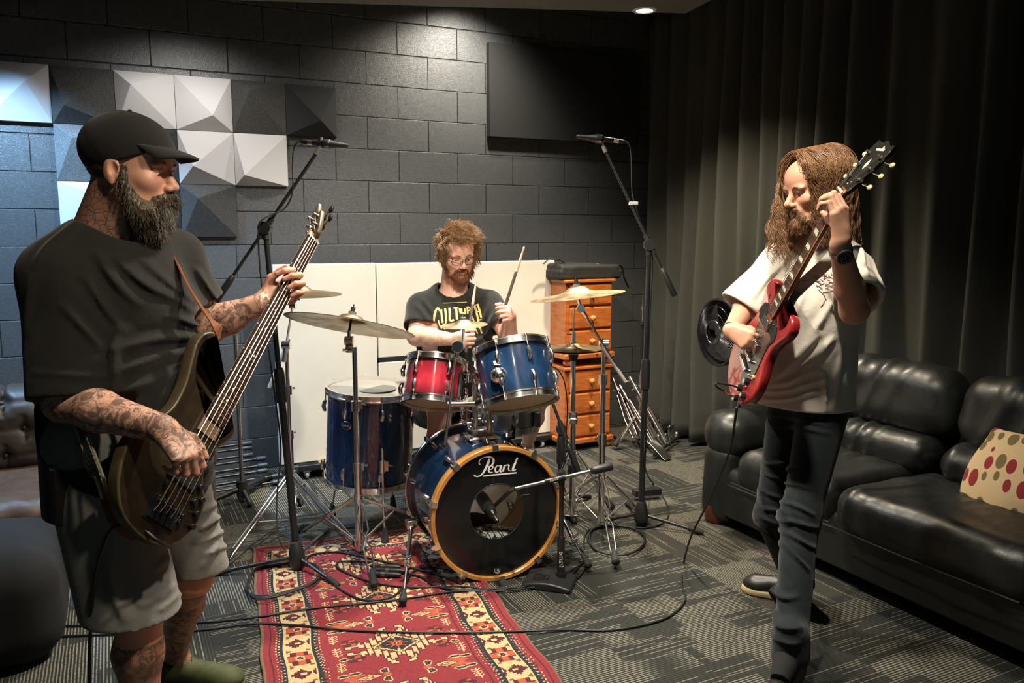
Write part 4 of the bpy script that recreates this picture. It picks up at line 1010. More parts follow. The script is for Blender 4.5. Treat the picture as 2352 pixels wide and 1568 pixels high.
    nz = np.random.default_rng(3)
    vs, fs, mi = [], [], []
    gu = np.arange(nu+1)*k; gv = np.arange(nv+1)*k
    UU, VV = np.meshgrid(gu, gv)
    wob = .004*np.sin(VV*9+1)+.003*np.sin(VV*23)
    z = .010+.0012*np.sin(UU*31+VV*17)+.0010*nz.random(UU.shape)+.012*np.exp(-((VV-.10-.12*UU)/.03)**2)*np.clip(1-UU*1.2, 0, 1)
    pts = np.array(RO)[None, None, :]+(UU+wob)[..., None]*np.array(RU)+VV[..., None]*np.array(RV)+z[..., None]*np.array((0,0,1))
    a = np.arange((nu+1)*(nv+1)).reshape(nv+1, nu+1)
    q = np.stack([a[:-1,:-1], a[1:,:-1], a[1:,1:], a[:-1,1:]], -1).reshape(-1, 4)
    V0 = pts.reshape(-1, 3); mi = C.reshape(-1)
    # skirt to the floor
    rim = np.concatenate([a[0,:], a[1:,-1], a[-1,-2::-1], a[-2:0:-1,0]]); nb = len(rim); low = V0[rim].copy(); low[:,2] = .0005; o = len(V0); V0 = np.concatenate([V0, low])
    nx = np.roll(np.arange(nb), -1); sk = np.stack([rim, rim[nx], o+nx, o+np.arange(nb)], 1)
    q = np.concatenate([q, sk]); mi = np.concatenate([mi, np.full(len(sk), 7)])
    mats = []
    for i, c in enumerate(PALR): mats.append(mat('rug wool %s' % ['red','maroon','cream','navy','orange','brown','rose','edge'][i], c, .95, var=.22, vs=90, bump=.6, bs=500, bd=.003))
    rug = obj('rug', (V0, q, mi), mats, origin=RO+RU*RW/2+RV*RL/2, smooth=0)
    tag(rug, 'red and cream patterned oriental rug lying on the carpet tiles under the drums', 'rug')
    fr = MB(); rr = np.random.default_rng(5)
    for i in range(150):
        p = RO+RU*(RW*i/150)+ZZ*.008; d = -RV*(.025+.02*rr.random())+RU*(rr.random()-.5)*.03
        fr.tube([p, p+d*.5+ZZ*.006*rr.random(), p+d-ZZ*.004], [.002,.0016,.001], 4)
    f = obj('fringe', fr, mat('grey brown fringe', (.10,.075,.05), .95), None, origin=ORG[rug.name]); f.parent = rug; f.location = (0,0,0); f['kind'] = 'stuff'
make_rug()

# ================================================================ BOARDS AGAINST THE WALL
CREAM = mat('cream fabric board', (.66, .62, .52), .9, var=.05, vs=3, bump=.15, bs=500, bd=.001)
def board(lo, hi, label):
    c = [(a+b)/2 for a, b in zip(lo, hi)]
    return tag(obj('acoustic_board', MB().box2(lo, hi), CREAM, bevel=.006, origin=(c[0], c[1], lo[2])), label, 'acoustic board', 'large cream acoustic boards')
board((.840, -.300, .092), (1.452, -.245, 1.291), 'tall narrow cream board at the left end, standing behind the floor tom')
board((1.458, -.300, .700), (2.712, -.245, 1.288), 'wide cream board behind the drummer, upper of the two')
board((1.458, -.302, .092), (2.712, -.247, .672), 'wide cream board low down behind the drums, lower of the two')
tr = thing('board_trolley', 'low dark board trolley on small casters under the cream boards', 'trolley', (1.78, -.25, 0))
DKBLUE = mat('dark blue steel', (.02, .045, .06), .4)
obj('frame', MB().box2((.93, -.36, .055), (2.70, -.13, .090)), BLKM, tr, bevel=.004)
obj('frame_tube', MB().box2((.86, -.355, .052), (1.06, -.315, .09)), DKBLUE, tr, bevel=.004)
obj('wood_block', MB().box2((1.06, -.36, .07), (1.17, -.30, .095)), mat('raw wood', (.30,.19,.09), .7), tr)
obj('gap_shade_strip', MB().box2((1.458, -.298, .670), (2.70, -.25, .702)), BLKP, tr)  # black strip standing in for the shade in the gap between the boards
for x, y in ((.985, -.33), (2.60, -.33), (.985, -.17), (2.60, -.17)):
    cs = obj('caster', MB().box((x, y, .052), (.05,.05,.006)).box((x+.012, y, .038), (.006,.03,.035)).box((x-.012, y, .038), (.006,.03,.035)), CHROMED, tr)
    obj('wheel', MB().cyl((x-.009, y, .026), (x+.009, y, .026), .025, n=20), mat('grey wheel', (.35,.38,.38), .5), cs, bevel=.003)

# ================================================================ PINE DRAWERS
def pine():
    t = NT('orange pine'); co = t.coord(); mp = t.n('ShaderNodeMapping', ins={0: co}); mp.inputs['Scale'].default_value = (1, 1, 7)
    n = t.noise(6, 5, mp.outputs[0], .6, .8); kn = t.n('ShaderNodeTexVoronoi', ins={'Vector': co, 'Scale': 5.0}).outputs['Distance']
    c = t.ramp(n, [(.25, (.23,.052,.010)), (.5, (.42,.115,.022)), (.75, (.52,.17,.04))])
    c = t.mix(t.math('LESS_THAN', kn, .06), c, (.12,.03,.008)); t.set(base=c, rough=.38, coat=.25); return t.m
PINE = pine(); KNOB = mat('pale pine knob', (.62, .27, .085), .35)
def chest(z0, label):
    x0, x1, y0, y1 = 2.680, 3.045, -.52, -.17
    t = thing('chest_of_drawers', label, 'drawers', ((x0+x1)/2, (y0+y1)/2, z0), 'stacked pine bedside drawers')
    obj('carcass', MB().box2((x0, y0+.018, z0+.085), (x1, y1, z0+.560)), PINE, t, bevel=.003)
    obj('top_board', MB().box2((x0-.012, y0-.012, z0+.560), (x1+.012, y1+.005, z0+.582)), PINE, t, bevel=.006)
    obj('plinth', MB().box2((x0-.016, y0-.014, z0+.048), (x1+.016, y1, z0+.085)), PINE, t, bevel=.008)
    for x in (x0+.03, x1-.012):
        for y in (y0+.03, y1-.04): obj('bun_foot', MB().ball((x, y, z0+.024), .034, 18, 10, (1,1,.72)), PINE, t)
    for k in range(3):
        zb = z0+.097+k*.156; d = obj('drawer', MB().prism([(x0+.028, zb), (x1-.012, zb), (x1-.012, zb+.143), (x0+.028, zb+.143)], (0, y0+.02, 0), (1,0,0), (0,0,1), (0,-1,0), 0, .022, edge=.010, steps=1), PINE, t, smooth=0)
        xc = (x0+.028+x1-.012)/2
        obj('knob', MB().lathe((xc, y0-.002, zb+.072), (0,-1,0), [(.009,0),(.008,.010),(.015,.016),(.019,.024),(.017,.034),(.009,.040),(.0001,.041)], 24), KNOB, d)
    return t
chest(0, 'orange pine three-drawer bedside chest on the floor, lower of the stacked pair')
chest(.584, 'orange pine three-drawer bedside chest with the black bag on it, upper of the stacked pair')
CANV = mat('black canvas', (.013, .014, .013), .75, bump=.4, bs=120, bd=.002)
s = SDF()
for i, (dz, w, sx_) in enumerate(((.0,.235,.01), (.026,.24,.015), (.052,.225,.01))):
    s.box((2.87+sx_, -.33, 1.166+.020+dz), (w, .17, .018), .014, k=.006)
s.box((2.80, -.33, 1.252), (.14, .15, .012), .012, k=.02)
s.eff(lambda D,X,Y,Z: D+.004*vnoise(X,Y,Z,26,9)-.004)
bag = tag(obj('gig_bag', s.mesh(.007), CANV, origin=(2.87,-.33,1.166), smooth=180), 'flat black canvas bag folded in layers on top of the pine drawers', 'bag')
def child_of(o, name, mb, m, **kw):
    return obj(name, mb, m, o, **kw)
child_of(bag, 'strap', MB().tube(catmull([(3.10,-.45,1.26),(3.15,-.46,1.24),(3.17,-.47,1.16),(3.20,-.47,1.10)], 6), .020, 8, flat=.15), CANV)
child_of(bag, 'handle', MB().tube(catmull([(2.56,-.42,1.27),(2.60,-.42,1.30),(2.66,-.42,1.30),(2.72,-.42,1.275)], 6), .010, 8, flat=.3), CANV)
child_of(bag, 'patch', MB().box((2.93,-.44,1.266),(.07,.03,.004)), mat('gold patch', (.45,.34,.14), .7))

# ================================================================ FAN behind the guitarist
fc_ = P(1655, 763, 4.25); fn = (-RT*.93-FH*.35+ZZ*.02).normalized(); fxv, fyv, _ = basis(fn)
fan = thing('pedestal_fan', 'round black wire-grille fan standing behind the guitarist at the sofa end', 'fan', V((fc_.x, fc_.y, 0)))
obj('housing', MB().lathe(fc_, -fn, [(.172,-.02),(.178,0),(.176,.05),(.160,.09),(.11,.115),(.0001,.12)], 48), BLKP, fan)
g = MB(); g.torus(fc_+fn*.02, fn, .175, .006, 64, 8); g.torus(fc_+fn*.045, fn, .062, .004, 40, 6); 
for r_, h_ in ((.10,.042),(.14,.036)): g.torus(fc_+fn*h_, fn, r_, .0012, 64, 5)
for k in range(84):
    a = 2*PI*k/84; b = a+.5
    u = fxv*math.cos(a)+fyv*math.sin(a); w_ = fxv*math.cos(b)+fyv*math.sin(b); m_ = fxv*math.cos((a+b)/2)+fyv*math.sin((a+b)/2)
    g.tube([fc_+fn*.045+u*.062, fc_+fn*.040+m_*.115, fc_+fn*.022+w_*.174], .0011, 4)
obj('grille', g, mat('dark shiny wire', (.06,.06,.06), .25, .9), fan)
obj('hub_cap', MB().lathe(fc_+fn*.02, fn, [(.035,-.02),(.035,-.01),(.02,-.004),(.0001,-.003)], 32), BLKP, fan)
bl_ = MB()
for k in range(3):
    a = 2*PI*k/3
    for j in range(6):
        a0, a1 = a+j*.22, a+(j+1)*.22
        f_ = lambda an, r, h: fc_+(fxv*math.cos(an)+fyv*math.sin(an))*r+fn*h
        bl_.add([f_(a0,.03,-.02+j*.004), f_(a1,.03,-.016+j*.004), f_(a1,.155,-.03+j*.007), f_(a0,.155,-.037+j*.007)], [(0,1,2,3)])
obj('fan_blade', bl_, mat('grey blade', (.05,.05,.05), .4), fan)
pole(fan, V((fc_.x, fc_.y, .03))-fn*.16, V((fc_.x, fc_.y, fc_.z))-fn*.10, .015, BLKP)
obj('base', MB().lathe(V((fc_.x, fc_.y, 0))-fn*.16, ZZ, [(.0001,.035),(.05,.034),(.13,.02),(.14,.0)], 32), BLKP, fan)

# ================================================================ SOFAS
def leather(name, c, rough=.34, w=.5):
    t = NT(name); n = t.noise(5, 4); f = t.noise(240, 3); cr = t.noise(20, 5, rough=.7, dist=.6)
    t.set(base=t.mix(n, tuple(x*.7 for x in c), tuple(min(1, x*1.35) for x in c)), rough=t.ramp(cr, [(.3, (rough-.06,)*3), (.75, (rough+.16,)*3)]), spec=.5)
    t.bump(t.math('ADD', t.math('MULTIPLY', f, .3), t.math('MULTIPLY', cr, .6)), w*.5, .003); return t.m
LEA = leather('black leather', (.013, .0145, .0135), .36)
def wrinkle(c, ax_len, ax_w, amp, freq, ends=.5):
    """creases running across a cushion (perpendicular to ax_len), strongest on its sides"""
    c = A3(c); L = A3(ax_len); W = A3(ax_w)
    def f(D, X, Y, Z):
        u = (X-c[0])*L[0]+(Y-c[1])*L[1]+(Z-c[2])*L[2]; w = (X-c[0])*W[0]+(Y-c[1])*W[1]+(Z-c[2])*W[2]
        t = np.sin(u*freq+3*np.sin(w*7+u*5)+1.2*np.sin(u*freq*.37)); t = np.where(t > 0, t, t*.35)
        m = .45+.55*np.sin(u*6.1+w*5)
        return D-amp*t*m+amp*.4
    return f
sofa = thing('leather_sofa', 'black leather sofa with puffy cushions along the curtain at right', 'sofa', (3.05, -3.1, 0))
SX = 2.66
def cush(name, c, half, rnd, wr=None, h=.011, tiltv=None, label=None, m=None, par=None):
    s = SDF(); axes = tiltv; s.box(c, half, rnd, axes=axes, k=.01)
    if wr: s.eff(wrinkle(c, *wr))
    s.eff(lambda D,X,Y,Z: D+.005*vnoise(X,Y,Z,14,int(abs(c[1])*10)))
    return obj(name, s.mesh(h), m or LEA, par or sofa, smooth=180)
s = SDF(); s.box((SX+.42, -3.25, .20), (.40, 1.33, .12), .05); obj('base', s.mesh(.014), LEA, sofa, smooth=180)
obj('base_panel', MB().box2((SX+.015, -4.55, .07), (SX+.03, -1.95, .24)), LEA, sofa, bevel=.008)
cush('armrest', (SX+.40, -2.035, .47), (.42, .135, .125), .115, ((1,0,0), (0,0,1), .010, 42))
cush('arm_panel', (SX+.40, -2.025, .22), (.40, .105, .20), .06, None, .012)
def tl(a): return ((math.cos(a), 0, -math.sin(a)), (0,1,0), (math.sin(a), 0, math.cos(a)))
for i, (ya, yb) in enumerate(((-2.16,-2.79), (-2.80,-3.62), (-3.63,-4.45))):
    yc, hy = (ya+yb)/2, (ya-yb)/2; bul = .0 if i == 0 else .03
    cush('seat_cushion', (SX+.30-bul, yc, .335), (.31, hy, .105), .085, ((0,1,0), (1,0,0), .007, 48))
for i, (ya, yb) in enumerate(((-2.12,-2.86), (-2.87,-3.62), (-3.63,-4.4))):
    yc, hy = (ya+yb)/2, (ya-yb)/2
    cush('back_cushion', (SX+.70, yc, .70), (.135, hy, .175), .125, ((0,1,0), (0,0,1), .014, 30), tiltv=tl(.15))
    cush('lumbar_cushion', (SX+.575, yc, .478), (.105, hy, .095), .09, ((0,1,0), (0,0,1), .014, 44))
obj('back_panel', MB().box2((SX+.72, -4.5, .1), (SX+.84, -1.98, .72)), LEA, sofa, bevel=.03)
for y in (-2.0, -4.4): obj('sofa_foot', MB().lathe((SX+.06, y, 0), ZZ, [(.045,0),(.06,.02),(.065,.09),(.06,.10)], 24, cap=True), mat('red brown wood foot', (.10,.022,.01), .4), sofa)
sp_ = MB()
for pts in ([(SX-.010,-2.17,.265),(SX-.014,-2.5,.262),(SX-.010,-2.78,.265)], [(SX-.042,-2.82,.265),(SX-.046,-3.2,.262),(SX-.042,-3.6,.265)]): sp_.tube(catmull(pts, 8), .0035, 6)
obj('piping', sp_, LEA, sofa)
# cushion with dots
def dots():
    t = NT('cream cloth with red and olive ovals'); co = t.coord(); mp = t.n('ShaderNodeMapping', ins={0: co}); mp.inputs['Scale'].default_value = (16, 20, 11)
    vo = t.n('ShaderNodeTexVoronoi', ins={'Vector': mp.outputs[0], 'Scale': 1.0, 'Randomness': .35}); d = vo.outputs['Distance']
    h = t.n('ShaderNodeSeparateColor', ins={0: vo.outputs['Color']}).outputs[0]
    c = t.mix(t.math('GREATER_THAN', h, .5), (.25,.02,.025), (.16,.125,.045)); t.set(base=t.mix(t.math('LESS_THAN', d, .42), (.62,.45,.25), c), rough=.9); return t.m
cc = V((3.08, -3.30, .50)); s = SDF()
axc = (V((.35,-.15,.92)).normalized(), V((0,.99,.16)).normalized(), None); axc = (axc[0], (axc[1]-axc[0]*axc[0].dot(axc[1])).normalized(), axc[0].cross((axc[1]-axc[0]*axc[0].dot(axc[1])).normalized()))
s.ell(cc, (.20,.21,.075), axc, k=.02); s.box(cc, (.185,.195,.02), .018, axc, k=.05)
tag(obj('cushion', s.mesh(.008), dots(), origin=cc, smooth=180), 'cream cushion with dark red and olive ovals lying on the black sofa', 'cushion')

BRL = leather('worn brown leather', (.036, .026, .019), .50, .6); BRW = leather('scuffed tan leather', (.060, .032, .017), .5, .7)
bs2 = thing('chesterfield_sofa', 'worn brown button-tufted leather sofa at left behind the bassist', 'sofa', (-.75, -.85, 0))
def tuft(D, X, Y, Z):
    p, q = .165, .125; r = np.floor(Z/q); ox = (r % 2)*p*.5
    dx = ((X+ox) % p)-p/2; dz = (Z % q)-q/2
    dd = np.sqrt(dx*dx+dz*dz); gr = np.abs(np.abs(dx)/p*2-np.abs(dz)/q*2*.0-1)
    seam = np.exp(-(np.abs(dz*.0+dx)-0)**2/(.008**2))*(np.abs(dz) < q) + np.exp(-((np.abs(Z % q-q/2))/.009)**2)*.6
    fold = .4*np.sin(dx*90+dz*40)*np.exp(-dd/.05)
    return D+.026*np.exp(-(dd/.030)**2)+.012*seam+.007*fold-.008
s = SDF(); s.box((-.78, -.62, .54), (1.02, .16, .20), .13, k=.02); s.eff(tuft)
obj('tufted_back', s.mesh(.0105), BRL, bs2, smooth=180)
bt = MB()
for r in range(1, 6):
    for k in range(-12, 4):
        x = (k+.5)*.165-(r % 2)*.0825; z = (r+.5)*.125
        if -1.7 < x < .2 and .3 < z < .74: bt.ball((x, -.762, z), .011, 10, 6)
tb_ = obj('button', bt, BRL, bs2); tb_['kind'] = 'stuff'
s = SDF(); s.box((-.78, -1.03, .27), (.93, .35, .105), .07); s.eff(wrinkle((-.78,-1.03,.3), (1,0,0), (0,1,0), .010, 23)); s.eff(lambda D,X,Y,Z: D+.012*vnoise(X,Y,Z,9,4))
obj('seat_cushion', s.mesh(.011), BRW, bs2, smooth=180)
s = SDF(); s.box((-.78, -.95, .12), (1.0, .42, .11), .04); obj('base', s.mesh(.014), BRL, bs2, smooth=180)
for x in (-1.86, .27):
    s = SDF(); s.box((x, -.92, .28), (.10, .46, .24), .06); s.cap((x, -1.32, .50), (x, -.55, .50), .115, k=.03); obj('armrest', s.mesh(.013), BRL, bs2, smooth=180)
s = SDF(); s.box((-.62, -1.82, .20), (.40, .30, .20), .13); s.eff(lambda D,X,Y,Z: D+.01*vnoise(X,Y,Z,8,2))
tag(obj('ottoman', s.mesh(.012), mat('almost black suede', (.006,.006,.006), .9), origin=(-.62,-1.82,0), smooth=180), 'dark rounded leather ottoman at the left edge in front of the brown sofa', 'ottoman')

# ================================================================ SPARE STANDS
f4 = V((.575, -.60, 0)); sst = thing('straight_stand', 'straight chrome-topped stand with thick black legs beside the wall at left', 'stand', f4)
obj('pole', MB().cyl(f4+ZZ*.05, f4+ZZ*.93, .011, n=16), CHROMED, sst); obj('base_hub', MB().cyl(f4+ZZ*.03, f4+ZZ*.12, .030, n=18), BLKP, sst)
for a_, r in ((G(574,1165,0), .012), (G(625,1098,0), .022), (f4+V((-.22,-.02,0)), .016)):
    hd = (a_-f4); hd.z = 0; lg_ = obj('leg', MB().cyl(f4+ZZ*.08, a_+ZZ*.02, r, r*.9, n=14), BLKM, sst)
    obj('rubber_foot', MB().ball(a_+ZZ*.018, r*1.25, 12, 8), RUB, lg_)
for i in range(8):
    z = .020+.027*i; x1 = .80-.022*i+.03*math.sin(i*2.1); y = -.13-.30*(1-i/8)+.02*math.sin(i*3.3)
    a = V((-.05, y-.03, z+.004)); b = V((x1, y+.05, z)); d = (b-a).normalized()
    t_ = thing('folded_microphone_stand', ['bottom','second from the bottom','third from the bottom','fourth from the bottom','fourth from the top','third from the top','second from the top','topmost'][i]+' folded black microphone stand in the pile on the floor', 'folded stand', a.lerp(b, .5), 'pile of folded black microphone stands')
    obj('tube', MB().cyl(a, b, .0085, n=12), BLKM, t_)
    obj('end_cap', MB().lathe(b-d*.03, d, [(.0085,0),(.0135,.004),(.0145,.02),(.0145,.055),(.012,.062),(.0001,.063)], 14), mat('blue grey plastic cap', (.035,.05,.06), .4), t_)
# corner hardware beside the drawers
f5 = V((3.19, -.66, 0)); h2_ = thing('hi_hat_stand', 'spare chrome hi-hat stand without cymbals in the corner by the curtain', 'hi-hat stand', f5)
pole(h2_, f5+ZZ*.05, f5+ZZ*.55, .012, CHROMED); pole(h2_, f5+ZZ*.55, f5+ZZ*.86, .0085, BLKM, 'upper_tube')
obj('pull_rod', MB().cyl(f5+ZZ*.86, f5+ZZ*1.10, .0028, n=8), CHROME, h2_); obj('clutch', MB().cyl(f5+ZZ*.95, f5+ZZ*.985, .008, n=12).cyl(f5+ZZ*.97-RT*.016, f5+ZZ*.97+RT*.016, .004, n=8), CHROME, h2_)
obj('cymbal_seat', MB().cyl(f5+ZZ*.865, f5+ZZ*.885, .022, n=16), BLKP, h2_)
obj('tension_frame', MB().tube([f5+ZZ*.44-RT*.02, f5+ZZ*.445+RT*.02, f5+ZZ*.38+RT*.035, f5+ZZ*.08+RT*.055], .005, 8), CHROMED, h2_)
tripod(h2_, f5, .25, .08, [f5+V((math.cos(a), math.sin(a), 0))*.18 for a in (.8, 2.9, 5.0)])
for i, (pa, pb, lab) in enumerate((((3.135,-.60,.50), (3.25,-.92,.04), 'folded chrome cymbal stand leaning against the pine drawers, nearest the camera'), ((3.12,-.42,.46), (3.16,-.70,.04), 'folded chrome cymbal stand wedged close to the side of the pine drawers'), ((3.125,-.50,.42), (3.20,-.84,.03), 'shorter folded chrome stand between the leaning stands by the drawers'))):
    a, b = V(pa), V(pb); t_ = thing('folded_cymbal_stand', lab, 'folded stand', b, 'folded chrome stands in the corner'); d = (a-b)
    obj('tube', MB().cyl(b+d*.1, a, .010, n=12), CHROMED, t_); x_, y_, _ = basis(d)
    for k in range(3):
        u = x_*math.cos(2.1*k)+y_*math.sin(2.1*k); lg_ = obj('leg', MB().tube([b+d*.75+u*.02, b+d*.4+u*.035, b+d*.12+u*.028], .005, 8, flat=1.5), CHROMED if k else BLKM, t_)
        obj('rubber_foot', MB().ball(b+d*.08+u*.026, .014, 10, 8), RUB, lg_)
    for q in (.85, .97): obj('wing_clamp', clamp_mb(b+d*q, d, .015, .03, RT), CHROME, t_)
dp = V((3.42, -.62, 0)); dpd = thing('double_bass_drum_pedal', 'shiny double bass drum pedal lying in the corner by the curtain foot', 'drum pedal', dp)
obj('base_plate', MB().box(dp+ZZ*.012, (.24,.10,.012), (.94,.34,0), (-.34,.94,0)), CHROME, dpd, bevel=.003)
obj('linkage', MB().cyl(dp+V((-.30,-.30,.025)), dp+V((.12,-.02,.05)), .010, n=10).cyl(dp+V((-.1,0,.10)), dp+V((.12,.05,.10)), .008, n=10), BLKM, dpd)
for k, (dx, h_) in enumerate(((-.11,.22), (-.05,.17), (.05,.12))):
    obj('pedal_post', MB().box(dp+V((dx,.0,h_/2)), (.014,.02,h_)).cyl(dp+V((dx,0,h_)), dp+V((dx+.05,.01,h_)), .007, n=10), CHROME, dpd, bevel=.002)
    obj('beater', MB().cyl(dp+V((dx+.03,.01,h_)), dp+V((dx+.04,.01,h_-.12)), .003, n=8).ball(dp+V((dx+.05,-.02,.06)), .022, 12, 8), CHROMED, dpd)
obj('footboard', MB().box(dp+V((-.16,.0,.09)), (.07,.19,.008), (.9,.3,.3), (-.3,.8,.5), (0,-.5,.86)), CHROMED, dpd, bevel=.003)
obj('footboard', MB().box(V((3.16,-.93,.06)), (.075,.17,.006), (.95,.2,.1), (-.2,.8,.55), (0,-.5,.8)), CHROMED, dpd, bevel=.003)
tag(obj('flat_bar', MB().box(V((2.60,-1.56,.045)), (.16,.05,.035), (.97,-.2,0), (.2,.97,0)), BLKM, origin=(2.6,-1.56,.0), bevel=.003), 'short black steel bar on the carpet sticking out from behind the sofa arm', 'bar')

# ================================================================ CABLES
CABLE = mat('black cable', (.010, .011, .011), .5)
def cable(label, pts, r=.0042, group='cables across the floor', n=8):
    p = catmull([V(q) for q in pts], n); return tag(obj('cable', MB().tube(p, r, 8), CABLE, origin=p[0], smooth=180), label, 'cable', group)
gz = lambda L, z=.006: [G(x, y, z) for x, y in L]
rz = .0165
cable('instrument cable hanging from the red guitar, then curving over carpet and rug to the left', [P(1692,936,2.60), P(1689,960,2.64), P(1674,1040,2.78), P(1628,1150,3.08), P(1588,1230,3.30), G(1571,1290,.012), G(1566,1340,.006), G(1574,1375,.006), G(1545,1410,.006), G(1490,1432,.006), G(1400,1447,.006), G(1300,1446,.006), G(1210,1449,.014), G(1100,1452,rz), G(960,1452,rz), G(800,1447,rz), G(700,1437,rz), G(620,1432,rz), G(560,1434,.008), G(440,1448,.006), G(200,1458,.006), G(-60,1470,.006)])
cable('microphone cable running left along the floor from the low stand past the bassist', gz([(1240,1340),(1180,1350),(1130,1356)], .01)+gz([(1040,1358),(960,1370),(850,1384),(760,1392),(680,1402),(610,1414)], rz)+gz([(560,1420),(440,1430),(200,1436),(-60,1440)]))
cable('cable looping in front of the bass drum and back under the cymbal stand', gz([(1330,1300),(1290,1335),(1200,1352),(1130,1356)], .012)+gz([(1060,1346),(960,1348),(880,1342),(820,1325),(778,1305),(775,1292),(800,1288),(850,1290)], rz))
cable('cable from the adapters to the bass drum, nearer the rug centre', gz([(900,1310),(960,1322),(1000,1345),(1060,1354)], rz)+gz([(1130,1352),(1200,1348),(1260,1330)], .012))
cable('cable curving behind the adapters under the front leg of the cymbal stand', gz([(700,1290),(720,1272),(780,1268),(850,1282),(930,1300),(1000,1318),(1060,1340)], rz))
cable('cable dipping below the front foot of the large cymbal stand', gz([(725,1295),(755,1330),(790,1358),(840,1378),(900,1370),(930,1342),(950,1312),(990,1302),(1040,1310)], rz))
for k in range(3):
    L = [(565+3*k,1345),(585,1313-3*k),(640,1297-2*k),(700,1293-k),(728,1300),(735,1318+2*k),(710,1340+2*k),(640,1362+3*k),(590,1368+3*k),(566+2*k,1358)]
    pts = [G(x, y, (rz if x > 585 else .008)+.007*k) for x, y in L]; p = catmull(pts, 8, closed=True)
    tag(obj('cable', MB().tube(p, .0042, 8, closed=True), CABLE, origin=p[0], smooth=180), ['bottom','middle','top'][k]+' turn of the coiled black cable around the left microphone stand', 'cable', 'coiled cable at the left microphone stand')
for k in range(2):
    L = [(1350+4*k,1238),(1362,1215-k),(1400,1207-k),(1450,1212),(1478,1228+k),(1478,1250),(1450,1268+2*k),(1410,1272+2*k),(1370,1262+k)]
    pts = [G(x, y, .007+.008*k) for x, y in L]; p = catmull(pts, 8, closed=True)
    tag(obj('cable', MB().tube(p, .0045, 8, closed=True), CABLE, origin=p[0], smooth=180), ['lower','upper'][k]+' ring of the coiled black cable on the carpet right of the bass drum', 'cable', 'coiled cable right of the bass drum')
cable('cable from the right coil to the right microphone stand', gz([(1340,1262),(1345,1225),(1370,1210),(1420,1208),(1480,1212),(1520,1202),(1536,1180),(1528,1150),(1500,1110)])+[P(1482,1075,4.05), P(1481,1000,4.0)])
cable('tangled cable beside the low microphone stand base', gz([(1292,1240),(1330,1255),(1345,1280),(1320,1305),(1285,1320),(1300,1345),(1340,1310),(1350,1270)], .010))
cable('thin cable hanging down in front of the bass drum head', [P(1140,1205,3.28), P(1152,1200,3.24), P(1180,1165,3.22), P(1196,1140,3.2), P(1215,1136,3.18)], .003, None)
cable('cable of the left overhead microphone', [P(690,325,3.45), P(682,328,3.45), P(674,345,3.45), P(672,380,3.45), P(673,420,3.44), P(668,455,3.44), P(652,480,3.44), P(625,492,3.42), P(602,505,3.4), P(594,525,3.4), P(596,600,3.42), P(612,760,3.45), P(630,900,3.48), P(645,1030,3.52), P(636,1140,3.5), P(640,1230,3.45), P(655,1262,3.44)], .0035, 'microphone cables')
cable('cable of the right overhead microphone', [P(1438,326,3.9), P(1446,334,3.9), P(1450,360,3.9), P(1452,440,3.9), P(1462,480,3.9), P(1478,530,3.92), P(1498,590,3.94), P(1494,700,3.96), P(1486,900,3.98), P(1483,1040,4.02)], .0035, 'microphone cables')
cable('thin cable in front of the pine drawers beside the hi-hat', [P(1258,845,3.6), P(1272,843,3.65), P(1286,855,3.75), P(1297,880,3.85), P(1303,930,3.95), P(1301,990,4.0), P(1297,1060,4.0)], .003, None)
for k, (x, y) in enumerate(((862,1300), (872,1309), (862,1318))):
    a, b = G(x-12, y-1, .026), G(x+62, y+2, .026); t_ = thing('cable_adapter', ['back','middle','front'][k]+' black cable connector of three lying side by side on the rug', 'connector', a.lerp(b,.5), 'cable connectors on the rug'); d = (b-a).normalized()
    obj('plug', MB().lathe(a, d, [(.004,0),(.010,.008),(.011,.05),(.0001,.05)], 14), BLKP, t_); obj('metal_collar', MB().cyl(a+d*.05, a+d*.066, .0105, n=14), CHROMED, t_); obj('socket', MB().lathe(a+d*.066, d, [(.0001,0),(.011,0),(.011,.05),(.006,.07)], 14), BLKP, t_)
# ================================================================ PEOPLE: helpers
def orth(F, U):
    F = V(F).normalized(); U = V(U); U = (U-F*F.dot(U)).normalized(); return F, U, F.cross(U)   # third = person's right
def skin(name, c, ink=None, scale=28, web=False, inkc=(.030,.038,.042)):
    t = NT(name); n = t.noise(11, 4); f = t.noise(260, 3); r = t.noise(38, 3)
    base = t.mix(n, tuple(x*.80 for x in c), tuple(min(1, x*1.18) for x in c))
    base = t.mix(t.math('MULTIPLY', r, .35), base, (c[0]*1.0, c[1]*.62, c[2]*.55))
    if ink:
        k = t.noise(scale, 3, rough=.5, dist=1.6); l = t.math('ABSOLUTE', t.math('SUBTRACT', k, .5)); line = t.n('ShaderNodeMapRange', ins={0: l, 1: .034, 2: .008}).outputs[0]
        k2 = t.noise(scale*.85, 4, rough=.55, dist=2.2); blob = t.n('ShaderNodeMapRange', ins={0: k2, 1: .47, 2: .58}).outputs[0]
        vo = t.n('ShaderNodeTexVoronoi', feature='DISTANCE_TO_EDGE', ins={'Vector': t.coord(), 'Scale': scale*1.3}).outputs[0]; ve = t.n('ShaderNodeMapRange', ins={0: vo, 1: .05, 2: .015}).outputs[0]
        a = t.math('MAXIMUM', t.math('MULTIPLY', line, .8), t.math('MAXIMUM', t.math('MULTIPLY', blob, .75), t.math('MULTIPLY', ve, .20 if not web else .9)))
        if web: a = t.math('MULTIPLY', ve, .85)
        base = t.mix(t.math('MULTIPLY', a, ink), base, inkc)
    t.set(base=base, rough=.46, spec=.45, sss=.06); t.b.inputs['Subsurface Radius'].default_value = (.012, .004, .002)
    t.bump(f, .12, .001); return t.m
